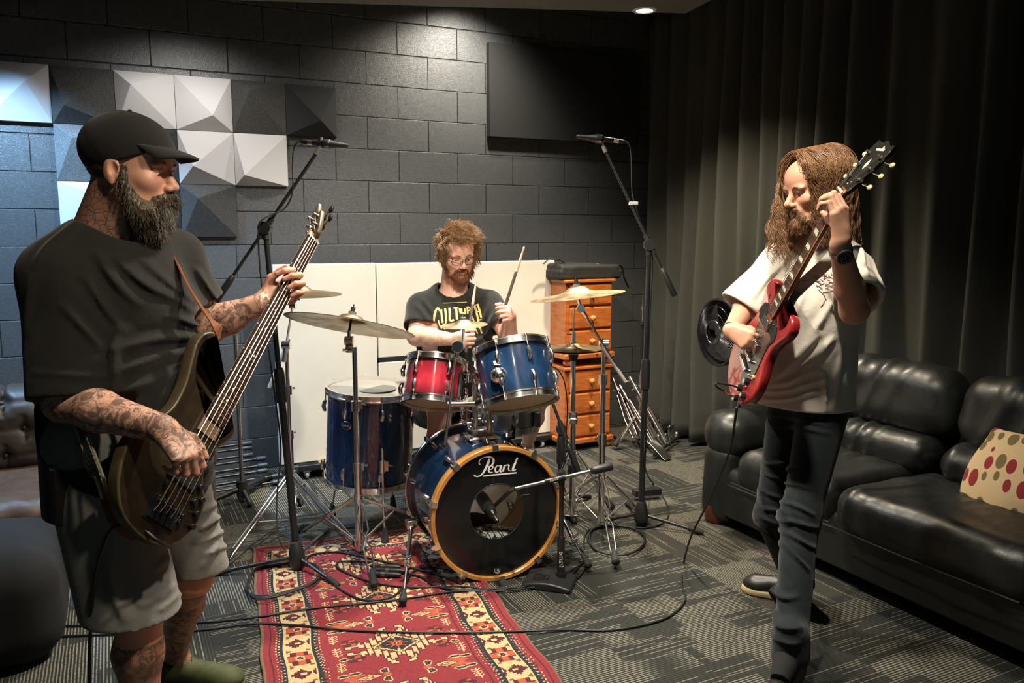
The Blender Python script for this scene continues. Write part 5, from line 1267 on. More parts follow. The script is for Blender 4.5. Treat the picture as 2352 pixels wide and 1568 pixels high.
def add_head(s, C, F, U, k=1.0, jaw=1.0, nose=1.0):
    F, U, R = orth(F, U); C = V(C)
    H = lambda x, y, z: C+(R*x+F*y+U*z)*k
    ax = (R, F, U)
    E = lambda c, r, kk=.02, op='add': s.ell(H(*c), tuple(q*k for q in r), ax, kk, op)
    E((0,-.012,.042), (.074,.098,.080), .02); E((0,.030,-.025), (.060*jaw,.060,.088), .03); E((0,.045,.05), (.060,.048,.05), .03)
    for q in (1, -1):
        s.cap(H(q*.052*jaw,.0,-.050), H(q*.018,.072,-.098), .018*k, .016*k, .03)
        E((q*.040,.060,-.018), (.024,.024,.022), .02)
        E((q*.030,.082,.022), (.024,.010,.009), .014)
    E((0,.078,-.098), (.020,.018,.018), .02)
    for q in (1, -1): E((q*.031,.100,.003), (.019,.018,.011), .012, 'sub')
    s.cap(H(0,.084,.016), H(0,.106*nose,-.022), .0075*k, .0115*k, .012)
    E((0,.108*nose,-.026), (.011,.012,.010), .006)
    for q in (1, -1): E((q*.012,.100,-.031), (.0085,.011,.008), .006); E((q*.007,.107,-.0385), (.0035,.005,.003), .003, 'sub')
    E((0,.086,-.056), (.026,.012,.020), .015)
    for q in (1, -1): s.cap(H(q*.019,.0925,-.0605), H(q*.003,.0990,-.0588), .0026*k, .0042*k, .0025)
    for q in (1, -1): E((q*.031,.0762,.0085), (.0138,.0130,.0098), .003)
    for q in (1, -1): s.cap(H(q*.017,.0925,-.0640), H(q*.003,.0975,-.0672), .0026*k, .0050*k, .0025)
    for q in (1, -1):   # ears
        E((q*.078,-.006,-.004), (.008,.020,.031), .008); E((q*.0885,.001,-.001), (.010,.0105,.019), .003, 'sub'); E((q*.082,.004,-.002), (.006,.006,.010), .003, 'sub'); E((q*.080,-.002,-.030), (.005,.008,.010), .006)
        s.cap(H(q*.044,.080,.0105), H(q*.030,.0885,.0135), .0034*k, .0036*k, .004); s.cap(H(q*.030,.0885,.0135), H(q*.018,.082,.0085), .0036*k, .003*k, .004)   # upper lid
        s.cap(H(q*.042,.079,-.004), H(q*.020,.081,-.006), .0032*k, None, .006)
    return H, (R, F, U)
def eyes(par, H, ax, k, look=(0, 0), lids=0.0):
    R, F, U = ax
    EW = mat('eye white', (.62,.58,.54), .15); EI = mat('brown iris', (.045,.03,.02), .1)
    for q in (1, -1):
        c = H(q*.031, .0755, .003); o = obj('eye', MB().ball(c, .0118*k, 16, 12), EW, par)
        d = (F+R*look[0]+U*look[1]).normalized(); x, y, _ = basis(d)
        obj('iris', MB().lathe(c+d*.0106*k, d, [(.0053*k,-.001),(.0053*k,.0008),(.0001,.0016)], 16), EI, o)
def hand(s, W, D, N, side, curls, k=1.0, thumb=((.6,.25,.75),(.85,.4,.3),(.9,.45,.0)), spread=.06, cur=None):
    """W wrist, D towards the knuckles, N the way the palm faces, side 'L'/'R'"""
    D = V(D).normalized(); N = V(N); N = (N-D*N.dot(D)).normalized(); T = N.cross(D) if side == 'L' else D.cross(N)
    W = V(W); offs = (.029, .0095, -.010, -.028); base = (.090, .094, .089, .080); fl = (1.0, 1.08, 1.0, .80)
    tips = []
    s.cap(W-D*.01, W+D*.03, .022*k, .024*k, .015, (N, 1.45))
    for i in range(4):
        Ki = W+(D*base[i]+T*offs[i])*k
        s.cap(W+(D*.012+T*offs[i]*.55)*k, Ki, .0150*k, .0118*k, .016)
        p = Ki; ang = 0; c3 = curls[i] if isinstance(curls[0], (tuple, list)) else curls
        sd = T*(spread*(1.5-i)*.6)
        rr = (.0100,.0088,.0079,.0068) if i < 3 else (.0088,.0078,.0070,.0060)
        for j, L in enumerate((.044,.027,.021)):
            ang += math.radians(c3[j]); d = (D*math.cos(ang)+N*math.sin(ang)+sd).normalized(); q = p+d*L*fl[i]*k
            s.cap(p, q, rr[j]*k, rr[j+1]*k, .004); p = q
        tips.append(p)
    f = lambda v: (D*v[0]+N*v[1]+T*v[2]).normalized()
    b = W+(D*.022+T*.020+N*.004)*k; q1 = b+f(thumb[0])*.044*k; q2 = q1+f(thumb[1])*.032*k; q3 = q2+f(thumb[2])*.025*k
    s.cap(b, q1, .0150*k, .0115*k, .014); s.cap(q1, q2, .0112*k, .0098*k, .004); s.cap(q2, q3, .0098*k, .0078*k, .004)
    return tips, T
def strands(paths, r0, r1, n=3):
    """many hairs at once: paths array (m, k, 3)"""
    P_ = np.asarray(paths, dtype=np.float64); m, k, _ = P_.shape
    T = np.gradient(P_, axis=1); T /= np.linalg.norm(T, axis=2, keepdims=True)+1e-9
    ref = np.array((.31, .52, .79)); X = np.cross(T, ref); X /= np.linalg.norm(X, axis=2, keepdims=True)+1e-9; Y = np.cross(T, X)
    r = (r0+(r1-r0)*np.linspace(0, 1, k)**1.5)[None, :, None]
    rings = [P_+r*(X*math.cos(2*PI*j/n)+Y*math.sin(2*PI*j/n)) for j in range(n)]
    vs = np.stack(rings, 2).reshape(-1, 3)
    b = (np.arange(m)[:, None, None]*k+np.arange(k-1)[None, :, None])*n+np.arange(n)[None, None, :]
    j2 = np.roll(np.arange(n), -1)[None, None, :]-np.arange(n)[None, None, :]
    q = np.stack([b, b+j2, b+j2+n, b+n], -1).reshape(-1, 4)
    return vs, q, None
def hair_mat(name, c1, c2, rough=.42):
    t = NT(name); n = t.noise(60, 3); n2 = t.noise(9, 2); t.set(base=t.mix(t.math('ADD', t.math('MULTIPLY', n, .5), t.math('MULTIPLY', n2, .5)), c1, c2), rough=rough, spec=.4); t.bump(t.noise(320, 2), .4, .002); return t.m
def cloth(name, c, var=.25, rough=.9, weave=420):
    t = NT(name); n = t.noise(5, 4); f = t.noise(weave, 2); w = t.noise(16, 4, rough=.6, dist=.8)
    t.set(base=t.mix(n, tuple(x*(1-var) for x in c), tuple(min(1, x*(1+var)) for x in c)), rough=rough, spec=.2, sheen=.15)
    t.bump(t.math('ADD', t.math('MULTIPLY', f, .2), t.math('MULTIPLY', w, .8)), .35, .010); return t.m
def foldfx(c, dirs):
    """sum of soft directional folds: (fold direction across, frequency, amplitude, phase, centre, reach)"""
    ds = [(A3(V(d).normalized()), f, a, ph, A3(cc), rch) for d, f, a, ph, cc, rch in dirs]
    def g(D, X, Y, Z):
        out = 0
        for d, f, a, ph, cc, rch in ds:
            u = X*d[0]+Y*d[1]+Z*d[2]; w = vnoise(X, Y, Z, 6.5, int(ph*10))
            s_ = np.sin(u*f+ph+1.7*w); s_ = np.sign(s_)*np.abs(s_)**.75
            r2 = ((X-cc[0])**2+(Y-cc[1])**2+(Z-cc[2])**2)/(rch*rch); out = out+a*s_*np.exp(-r2)
        return D-out
    return g
def creases(L):
    """raised cloth ridges: (x0,y0,x1,y1,depth,width,height) measured in the photograph"""
    cs = [(A3(P(a, b, d)), A3(P(c, e, d)), w, h, A3(FW)) for a, b, c, e, d, w, h in L]
    def g(D, X, Y, Z):
        out = 0
        wob = .012*vnoise(X, Y, Z, 14, 77)
        for a, b, w, h, n in cs:
            ba = b-a; px, py, pz = X-a[0], Y-a[1], Z-a[2]; q = px*n[0]+py*n[1]+pz*n[2]
            px, py, pz = px-q*n[0]+wob, py-q*n[1], pz-q*n[2]+wob
            t = np.clip((px*ba[0]+py*ba[1]+pz*ba[2])/float(ba@ba), 0, 1)
            d2 = (px-t*ba[0])**2+(py-t*ba[1])**2+(pz-t*ba[2])**2
            d = np.sqrt(d2); out = out+h*(np.exp(-(d/(w*.8))**2)-.22*np.exp(-((d-1.7*w)/w)**2))*(.25+.75*np.sin(PI*np.clip(t*.9+.05, 0, 1)))*(np.abs(q) < .25)
        return D-out
    return g
def near(a, b, r):
    a, b = A3(a), A3(b); ba = b-a; L = float(ba@ba)
    def f(c):
        h = np.clip(((c-a)@ba)/L, 0, 1); return np.linalg.norm(c-a-h[:, None]*ba, axis=1) < r
    return f
def body_obj(name, s, h, fine, mats, pick, par, disp=None):
    parts = [s.mesh(h, skip=[(f[0], f[1]) for f in fine])]
    for lo, hi, hf in fine: parts.append(s.mesh(hf, lo, hi))
    v, f, _ = join(parts); c = v[f].mean(1); mi = np.zeros(len(f), int)
    for i, fn in pick: mi[fn(c)] = i
    return obj(name, (v, f, mi), mats, par, smooth=180)
def bx(c, r): c = V(c); r = V(r if hasattr(r, '__len__') else (r,r,r)); return tuple(c-r), tuple(c+r)
def shoe(par, heel, toe, c1, sole_c, h=.105, name='shoe', laces=None, w=.043, up=None):
    heel, toe = V(heel), V(toe); d = (toe-heel); L = d.length; d.normalize(); sd = d.cross(ZZ)
    s = SDF(); z = ZZ
    s.cap(heel+d*.045+z*.055, toe-d*.055+z*.040, .044, .036, .03, (z, 1.0)); s.cap(heel+d*.04+z*.06, heel+d*.07+z*(h), .040, .040, .03)
    s.ell(toe-d*.06+z*.036, (.060,.047,.030), (d, sd, z), .02); s.plane(heel+z*.012, -z); s.plane(heel+z*(h+.012), z)
    o = obj(name, s.mesh(.004), c1, par, smooth=180)
    s = SDF(); s.cap(heel+d*.045+z*.012, toe-d*.055+z*.012, .047, .045, .03, (z, 1.0)); s.ell(toe-d*.06+z*.012, (.066,.051,.03), (d, sd, z), .02); s.plane(heel+z*.001, -z); s.plane(heel+z*.028, z)
    obj('sole', s.mesh(.004), sole_c, o, smooth=60)
    mb = MB()
    for k in range(5):
        a = heel+d*(.085+.022*k)+z*(h+.000-.0125*k)
        mb.tube(catmull([a-sd*.026-z*.012, a+z*.006, a+sd*.026-z*.012], 4), .0028, 6); mb.tube(catmull([a-sd*.022-z*.008, a+z*.005+d*.011, a+sd*.022+d*.022-z*.018], 4), .0026, 6)
    obj('laces', mb, laces or BLKP, o); return o

# ================================================================ BASS GUITAR
Fb = (RT*.86-FH*.51).normalized()
BB, BN = P(384, 1160, 1.98), P(706, 566, 2.44)
BA = (BN-BB).normalized(); BNn = (RT*.90-FH*.44+ZZ*.16); BNn = (BNn-BA*BNn.dot(BA)).normalized(); BWd = BNn.cross(BA)
if BWd.z < 0: BWd = -BWd          # towards the thick string, i.e. up and left
def bass_px(x, y):
    r = ray(x, y); t = (BB-CAM).dot(BNn)/r.dot(BNn); q = CAM+r*t-BB; return (q.dot(BA), q.dot(BWd))
OUT = [(486,1002),(500,1004),(515,997),(528,986),(537,976),(542,988),(533,1006),(515,1020),(497,1032),(484,1048),(474,1072),(469,1095),(469,1120),(472,1146),(469,1168),(459,1195),(439,1222),(413,1245),(386,1255),(357,1251),(330,1238),(307,1218),(287,1192),(274,1159),(270,1116),(273,1083),(281,1050),(292,1020),(312,992),(345,968),(375,952),(398,932),(414,906),(428,873),(438,833),(448,795),(463,770),(484,761),(503,768),(497,777),(477,784),(463,803),(455,840),(454,869),(460,889),(474,897)]
ol = [bass_px(*q) for q in OUT]
ol2 = [(p.x, p.y) for p in catmull([V((a, b, 0)) for a, b in ol], 3, closed=True)]
bass = thing('bass_guitar', 'dark walnut five-string bass guitar held by the bearded man in the cap', 'bass guitar', BB)
def dark_wood():
    t = NT('figured dark walnut'); n = t.noise(9, 6, rough=.65, dist=1.5); n2 = t.noise(40, 4)
    t.set(base=t.mix(t.math('MULTIPLY', n2, .3), t.ramp(n, [(.3, (.010,.006,.004)), (.55, (.030,.018,.009)), (.75, (.060,.040,.018))]), (.02,.02,.01)), rough=.38, coat=.15); return t.m
WALN = dark_wood(); WALE = mat('olive brown wood edge', (.090,.066,.036), .36, var=.25, vs=14)
mb = MB(); mb.prism(ol2, BB, BA, BWd, BNn, -.040, 0, edge=.006); nf = len(ol2)
mb.mi = [1]*len(mb.mi); mb.mi[-1] = 0
obj('body', mb, [WALN, WALE], bass, smooth=50)
NW = lambda a: .035+(.0235-.035)*(a/.889)      # half width of the fingerboard
FBM = mat('dark rosewood', (.030,.014,.009), .4, var=.3, vs=30)
mb = MB(); rs = []
for a in (.24, .50, .889): rs.append([BB+BA*a+BWd*w+BNn*z for w, z in ((-NW(a), .004), (-NW(a), .0095), (-NW(a)*.5, .0112), (0, .0118), (NW(a)*.5, .0112), (NW(a), .0095), (NW(a), .004))])
mb.rings(rs); obj('fingerboard', mb, FBM, bass)
mb = MB(); rs = []
for a, d in ((.20, .026), (.36, .020), (.60, .018), (.88, .016), (.91, .018)): rs.append([BB+BA*a+BWd*NW(min(a, .889))*math.cos(t_)*1.0+BNn*(.004-d*math.sin(t_)) for t_ in [PI*k/10 for k in range(11)]])
mb.rings(rs); NECKM = mat('pale worn neck wood', (.30,.20,.12), .4, var=.2, vs=20); obj('neck', mb, NECKM, bass)
mb = MB()
for k in range(1, 25):
    a = .889/(2**(k/12)); 
    if a > .25: mb.tube([BB+BA*a+BWd*NW(a)+BNn*.0098, BB+BA*a+BNn*.0126, BB+BA*a-BWd*NW(a)+BNn*.0098], .0013, 6)
obj('fret', mb, CHROME, bass)['kind'] = 'stuff'
mb = MB()
for k in (3, 5, 7, 9, 12, 15, 17, 19):
    a = .889*(.5/(2**(k/12))+.5/(2**((k-1)/12)))
    for w in ((0,) if k != 12 else (-.008, .008)): mb.cyl(BB+BA*a+BWd*(w+.0)+BNn*.0112, BB+BA*a+BWd*w+BNn*.0122, .0032, n=10)
    mb.cyl(BB+BA*a+BWd*NW(a)*1.0+BNn*.0065, BB+BA*a+BWd*(NW(a)+.0008)+BNn*.0065, .002, n=8)
obj('inlay_dot', mb, mat('pearl dot', (.75,.72,.65), .3), bass)['kind'] = 'stuff'
hA = (P(714, 488, 2.56)-P(704, 572, 2.45)).normalized(); hW = (FH*.80-RT*.42+ZZ*.1); hW = (hW-hA*hW.dot(hA)).normalized(); hN = hA.cross(hW)
if hN.dot(FW) > 0: hN = -hN
hs0 = BB+BA*.895+BNn*.004
hsl = [(a*.72, b*.8) for a, b in [(0,-.024),(.0,.024),(.035,.040),(.10,.052),(.175,.040),(.205,.018),(.215,-.012),(.15,-.020),(.13,-.045),(.05,-.042)]]
obj('headstock', MB().prism([(p.x, p.y) for p in catmull([V((a, b, 0)) for a, b in hsl], 3, closed=True)], hs0, hA, hW, hN, -.014, .0, edge=.003), WALE, bass)
STR = mat('nickel strings', (.66,.60,.55), .3, 1.0)
pegs = [(.032,.024,1),(.066,.029,1),(.104,.027,1),(.043,-.024,-1),(.082,-.026,-1)]
for i, (a, w, sgn) in enumerate(pegs):
    q = hs0+hA*a+hW*w*.75
    tn = obj('tuner', MB().cyl(q, q+hN*.016, .0058, n=12).cyl(q-hN*.016, q-hN*.024, .009, n=12).cyl(q-hN*.020, q-hN*.020+hW*sgn*.040, .004, n=8), mat('dark nickel', (.30,.27,.23), .3, 1), bass)
    e = q-hN*.020+hW*sgn*.046; obj('tuner_key', MB().ball(e, .014, 12, 8, (.45,.9,1), hN, hW, hA), BLKM, tn)
for i in range(5):
    w0 = (i-2)*.0175; w1 = (i-2)*.0092; a0 = -.005-.004*abs(i-2)
    pg = pegs[[2,1,0,3,4][4-i] if False else [4,3,0,1,2][i]]
    q = hs0+hA*pg[0]+hW*pg[1]*.75+hN*.010
    obj('string', MB().tube([BB+BA*(a0-.03)+BWd*w0+BNn*.006, BB+BA*a0+BWd*w0+BNn*.0165, BB+BA*.889+BWd*w1+BNn*.0145, q], .0008+.00028*i, 6), STR, bass)
mb = MB()
for i in range(5):
    w0 = (i-2)*.0175; mb.box(BB+BA*(-.02)+BWd*w0+BNn*.007, (.055,.014,.010), BA, BWd, BNn); mb.cyl(BB+BA*(-.004)+BWd*(w0+.0)+BNn*.010, BB+BA*(-.004)+BWd*w0+BNn*.0165, .0045, n=10)
obj('bridge', mb.box(BB+BA*(-.022)+BNn*.002, (.062,.096,.004), BA, BWd, BNn), BLKM, bass, bevel=.001)
for a, ln in ((.075, .03), (.165, .03)): obj('pickup', MB().box(BB+BA*a+BNn*.004, (ln,.095,.010), BA, BWd, BNn), BLKP, bass, bevel=.003)
for x, y in ((456,1118),(442,1152),(459,1148),(414,1186),(447,1180),(406,1198),(437,1209)):
    a, w = bass_px(x, y); q = BB+BA*a+BWd*w; obj('knob', MB().cyl(q, q+BNn*.014, .0085, .0075, n=16), BLKM, bass, bevel=.001)
obj('nut', MB().box(BB+BA*.889+BNn*.0115, (.004,.046,.006), BA, BWd, BNn), mat('bone', (.7,.65,.5), .5), bass)

# ================================================================ THE BASSIST
S1 = P(258, 556, 2.13); Rb = Fb.cross(ZZ)      # chest towards Fb, his right arm nearest the camera
M_SK1 = skin('ruddy skin', (.58,.31,.215)); M_TAT1 = skin('skin with dense tattoos', (.60,.36,.26), ink=.97, scale=27, inkc=(.022,.028,.030)); M_WEB = skin('skin with web tattoo', (.48,.26,.18), ink=.95, scale=42, web=True); M_TAT1L = skin('leg skin with tattoos', (.36,.19,.12), ink=.95, scale=14)
M_LIP = mat('lips', (.46,.20,.15), .45)
bman = thing('person', 'bearded man in black cap and black T-shirt playing the dark bass guitar', 'person', V((S1.x, S1.y, 0)))
b = SDF(); k1 = 1.075
HC1 = P(300, 392, 2.09); F1 = (RT*.97-FH*.03-ZZ*.13)
H1, hx1 = add_head(b, HC1, F1, ZZ+RT*.13, k1, 1.05)
nb = S1+ZZ*.015-RT*.03
b.cap(H1(0,-.030,-.04), nb, .062, .072, .03); b.cap(H1(0,.0,-.07), nb+RT*.035, .050, .065, .03)
SR1 = S1+Rb*.150-ZZ*.085; SL1 = S1-Rb*.185-ZZ*.055
b.cap(SR1, SL1, .062, None, .05); b.ell(S1-ZZ*.20-Fb*.01, (.15,.09,.20), (Rb, Fb, ZZ), .05); b.ell(S1-ZZ*.42-Fb*.03, (.14,.09,.16), (Rb, Fb, ZZ), .06)
HP1 = S1-ZZ*.55-Fb*.0; b.ell(HP1, (.165,.125,.12), (Rb, Fb, ZZ), .05)
ER1 = P(150, 922, 1.985); WR1 = P(374, 984, 1.885)
b.cap(SR1, ER1, .060, .050, .04); b.cap(ER1, ER1.lerp(WR1, .35), .048, .050, .02); b.cap(ER1.lerp(WR1, .35), WR1, .050, .033, .02)
EL1 = P(478, 752, 2.36); WL1 = P(598, 697, 2.335)
b.cap(SL1, EL1, .058, .046, .04); b.cap(EL1, EL1.lerp(WL1, .4), .046, .045, .02); b.cap(EL1.lerp(WL1, .4), WL1, .045, .030, .02)
hd_ = (P(424, 1040, 1.88)-WR1)
tR, _ = hand(b, WR1, hd_, -BNn*.9+ZZ*.1, 'R', ((42,62,38),(48,66,38),(54,70,38),(58,72,38)), .98, thumb=((.75,.15,.7),(.9,.35,.2),(.9,.4,.0)))
# fretting hand: palm behind the neck, fingers coming over the far edge
tL, _ = hand(b, WL1+FH*.012, (RT*.80+ZZ*.40+FH*.34), (-FH*.80+RT*.25+ZZ*.45), 'L', ((58,86,42),(50,88,45),(46,88,48),(42,84,50)), 1.06, thumb=((.70,.30,.62),(.95,.35,.05),(.85,.55,-.10)), spread=.10)
fd = (RT*.97-FH*.12).normalized(); SH1L = G(418, 1572, 0)-fd*.02
KN1R = P(322, 1395, 2.10); AN1R = V((KN1R.x, KN1R.y, .10))-Fb*.02
KNS = P(466, 1312, 2.40); KN1L = P(440, 1325, 2.38); AN1L = SH1L+ZZ*.10
for KN, AN, sg, ft_ in ((KN1R, AN1R, 1, Fb), (KN1L, AN1L, -1, fd)):
    b.cap(HP1+Rb*sg*.085-ZZ*.03, KN, .090, .058, .05); b.cap(KN, KN.lerp(AN, .32)-Fb*.015, .055, .060, .03); b.cap(KN.lerp(AN, .32)-Fb*.015, AN, .058, .036, .03); b.cap(AN, AN+ft_*.07-ZZ*.055, .036, .028, .03)
def pk(lo, hi): return lambda c: (c > np.array(lo)).all(1) & (c < np.array(hi)).all(1)
headbox = bx(HC1-ZZ*.01, .17)
fa1 = near(ER1, WR1+(WR1-ER1).normalized()*.09, .085); fa2 = near(EL1, EL1.lerp(WL1, .80), .07)
Hn1 = H1(0,-.06,-.10)
def websel(c):
    d = c-np.array(HC1); f_, r_, u_ = d@np.array(hx1[1]), d@np.array(hx1[0]), d@np.array(hx1[2])
    return (u_ < -.045) & (u_ > -.24) & (r_ > .0) & (f_ < .015) & (f_ > -.13)
legsel = lambda c: c[:, 2] < .42
def lipsel(H, ax, k):
    def f(c):
        d = c-np.array(H(0,.094,-.062)); x = d@np.array(ax[0]); y = d@np.array(ax[1]); z = d@np.array(ax[2])
        return (np.abs(x) < .019*k) & (np.abs(z) < (.0095*k)*(1-(x/(.024*k))**2)) & (y > -.008)
    return f
bodyo = body_obj('body', b, .0056, [headbox+(.0026,), bx(WR1+hd_.normalized()*.09, .115)+(.0026,), bx(WL1+RT*.08+ZZ*.03, .115)+(.0026,)], [M_SK1, M_TAT1, M_WEB, M_TAT1L, M_LIP], [(2, websel), (1, fa1), (1, fa2), (3, legsel), (4, lipsel(H1, hx1, k1))], bman)
eyes(bman, H1, hx1, k1, (.1, -.45))
# T-shirt
BLKC = cloth('faded black cotton', (.0095,.0088,.0076), .3)
s = SDF(); s.cap(S1+Rb*.07-ZZ*.02-RT*.01, S1-Rb*.08-ZZ*.01, .070, None, .05); s.cap(SR1+ZZ*.005, SL1+ZZ*.005, .078, None, .06)
s.cap(S1+Rb*.04+ZZ*.005, SR1, .066, .072, .05)
s.ell(S1-ZZ*.19+Fb*.02, (.205,.160,.22), (Rb, Fb, ZZ), .06); s.ell(S1-ZZ*.40+Fb*.045, (.205,.180,.22), (Rb, Fb, ZZ), .08)
s.cap(S1-ZZ*.40+Fb*.04+Rb*.02, S1-ZZ*.72+Fb*.03-Rb*.01, .180, .165, .06)
s.cap(S1-ZZ*.45-Rb*.07+Fb*.03, S1-ZZ*.72-Rb*.09+Fb*.02, .140, .142, .06); s.cap(S1-ZZ*.45+Rb*.07, S1-ZZ*.74+Rb*.08, .145, .142, .06)
for sh, el, q, rr in ((SR1, ER1, .98, (.080,.086)), (SL1, EL1, .66, (.080,.082))):
    e_ = sh.lerp(el, q); s.cap(sh, e_+(el-sh).normalized()*.07, rr[0], rr[1], .045)
pb_, nb_ = A3(BB-BNn*.052), A3(BNn)
def lean(D, X, Y, Z):
    pl = (X-pb_[0])*nb_[0]+(Y-pb_[1])*nb_[1]+(Z-pb_[2])*nb_[2]
    return np.where(Z < S1.z-.22, smax(D, pl+0*X, .03), smax(D, pl-np.clip((Z-(S1.z-.22))*.5, 0, .1), .03))
s.eff(lean)
nh = SDF()
s.eff(foldfx(None, [(ZZ*.7+RT*.7, 44, .004, .3, S1-ZZ*.32+RT*.1, .26), (RT+ZZ*.12, 40, .004, 2.1, SR1-ZZ*.18, .20)]))
s.eff(creases([(180,520,150,620,2.05,.010,.010),(125,640,95,760,2.0,.016,.012),(170,700,240,800,1.98,.010,.008),(215,640,290,770,2.0,.010,.009),(250,590,330,700,2.05,.012,.012),
 (300,600,420,720,2.08,.012,.013),(345,600,470,750,2.1,.010,.012),(410,610,490,740,2.12,.009,.012),(290,800,420,770,2.02,.014,.016),(300,850,430,790,2.02,.012,.014),(290,905,400,850,2.02,.012,.012),(370,735,480,765,2.05,.009,.012),
 (95,850,250,862,1.95,.008,.005),(265,760,275,890,1.98,.012,.014),(170,1010,180,1180,2.1,.018,.012),(500,830,520,1010,2.3,.012,.012),(490,1080,530,1050,2.3,.008,.008)]))
s.shell(.016); s.plane(S1-ZZ*.69, -ZZ-Rb*.08)
for sh, el, q in ((SR1, ER1, .98), (SL1, EL1, .66)):
    e_ = sh.lerp(el, q); n_ = (el-sh).normalized(); pp, nn_ = A3(e_), A3(n_); ae = A3(el)
    def cut(D, X, Y, Z, pp=pp, nn_=nn_, ae=ae):
        dd = np.sqrt((X-ae[0])**2+(Y-ae[1])**2+(Z-ae[2])**2)
        pl = (X-pp[0])*nn_[0]+(Y-pp[1])*nn_[1]+(Z-pp[2])*nn_[2]
        return np.where(dd < .17, smax(D, pl, .008), D)
    s.eff(cut)
def neckhole(c, ax, r, L=.2):
    c = A3(c); a = A3(V(ax).normalized())
    def f(D, X, Y, Z):
        px, py, pz = X-c[0], Y-c[1], Z-c[2]; h = px*a[0]+py*a[1]+pz*a[2]
        d = np.sqrt(np.maximum(px*px+py*py+pz*pz-h*h, 0))-r
        return smax(D, -np.maximum(d, -h-.10), .008)
    return f
s.eff(neckhole(S1+ZZ*.04+Fb*.015, ZZ+Fb*.32, .094))
shirt = obj('t_shirt', s.mesh(.005), BLKC, bman, smooth=180)
def relax(o, n=5):
    m = o.modifiers.new('relax', 'SMOOTH'); m.factor = .5; m.iterations = n
relax(shirt)
# shorts
GREY = cloth('washed grey cotton', (.17,.165,.15), .2)
s = SDF(); s.ell(HP1+ZZ*.02, (.185,.160,.15), (Rb, Fb, ZZ), .05)
s.cap(HP1+Rb*.09, KN1R-ZZ*.16, .125, .122, .05); s.cap(HP1-Rb*.09, KNS-ZZ*.06, .118, .085, .05)
s.eff(creases([(440,1200,380,1290,2.1,.010,.012),(450,1260,390,1360,2.1,.009,.012),(455,1320,370,1400,2.05,.010,.012),(250,1290,290,1420,2.0,.014,.012),(470,1170,525,1150,2.3,.009,.009),(465,1210,525,1190,2.3,.009,.010),(460,1250,528,1235,2.3,.009,.010),(460,1285,520,1275,2.3,.008,.008)]))
s.shell(.016); s.plane(V((HP1.x,HP1.y,.485)), -ZZ)
s.plane(HP1+ZZ*.12, ZZ); obj('shorts', s.mesh(.0065), GREY, bman, smooth=180)
# shoes, socks
OLV = mat('olive yellow shoe', (.05,.06,.016), .7, var=.3, vs=30); BLSH = mat('black shoe leather', (.012,.012,.011), .42)
h_ = SH1L; shoe(bman, h_-fd*.06, h_+fd*.235, OLV, OLV)
h_ = V((AN1R.x, AN1R.y, 0)); shoe(bman, h_-Fb*.06, h_+Fb*.22, OLV, OLV)
for AN in (AN1L, AN1R): obj('sock', MB().tube([AN+ZZ*.05, AN-ZZ*.0, AN-ZZ*.03], .046, 20), BLKC, bman)
# cap
def cap_hat():
    s = SDF(); C = H1(0,-.012,.048); R, F, U = hx1
    s.ell(C, (.0865*k1,.110*k1,.094*k1), (R, F, U), .02); s.eff(lambda D,X,Y,Z: D+.0012*vnoise(X,Y,Z,30,2))
    s.plane(H1(0,.02,.030), -U+F*.12, .004); s.plane(H1(0,.30,.00), F)
    s.cap(H1(-.05,-.085,.0), H1(.05,-.085,.0), .030, None, .02); s.ops[-1] = s.ops[-1]
    t = SDF(); t.ell(C, (.088*k1,.113*k1,.090*k1), (R, F, U), .02)
    t.plane(H1(0,.09,.056), -U+F*.46, .003)
    t.eff(lambda D,X,Y,Z: np.maximum(D, -(D+.010)))
    m = cloth('black cap cloth', (.013,.012,.011), .15)
    cp_ = obj('cap', t.mesh(.0032), m, bman, smooth=180)
    br = MB(); rs = []
    for i in range(13):
        u = -1+2*i/12; a = u*1.0; x = .088*math.sin(a); y0 = .100*math.cos(a)-.008; Lb = .068*(1-.35*u*u); row = []
        for j in range(8):
            t_ = j/7; xx = x*(1-.06*t_); yy = y0+Lb*t_; zz = .066-.009*t_-.015*u*u*(.3+.7*t_)-.006*t_*t_-.002
            row.append(H1(xx, yy, zz))
        rs.append(row)
    br.rings(rs, closed_u=False, cap0=False, cap1=False); obj('brim', br, m, cp_, solid=.006, smooth=180)
    obj('button', MB().ball(H1(0,-.012,.138), .006, 12, 8), m, cp_)
    st_ = MB()
    for q in (-1, 0, 1):
        pts = [H1(.0865*math.sin(t_)*math.cos(q*1.05), -.012+.1105*math.sin(t_)*math.sin(q*1.05)+0, .048+.0945*.957*math.cos(t_)) for t_ in [-1.25+.125*i for i in range(21)]]
        st_.tube(pts, .0010, 5)
    obj('seam', st_, m, cp_)
cap_hat()
# beard
BRD = hair_mat('brown grey beard', (.028,.018,.011), (.15,.115,.075)); BRD2 = hair_mat('grey beard tips', (.12,.10,.075), (.32,.29,.24))
s = SDF(); R, F, U = hx1
s.ell(H1(0,.052,-.113), (.046,.048,.053), (R, F, U), .03); s.ell(H1(0,.050,-.085), (.060,.050,.040), (R, F, U), .03)
for q in (1, -1): s.cap(H1(q*.066,.018,-.03), H1(q*.050,.050,-.09), .013, .026, .02); s.cap(H1(q*.028,.090,-.058), H1(q*.040,.075,-.085), .011, .020, .012)
for q in (1, -1): s.cap(H1(q*.0650,.018,.028), H1(q*.066,.018,-.03), .004, .012, .01)
s.cap(H1(-.024,.100,-.047), H1(.024,.100,-.047), .0075, None, .01)
s.eff(lambda D,X,Y,Z: D+.0035*vnoise(X,Y,Z,110,5)+.003*vnoise(X,Y,Z,230,6))
s.ell(H1(0,.112,-.062), (.016,.014,.005), (R, F, U), .004, 'sub')
bobj = obj('beard', s.mesh(.003), BRD, bman, smooth=180)
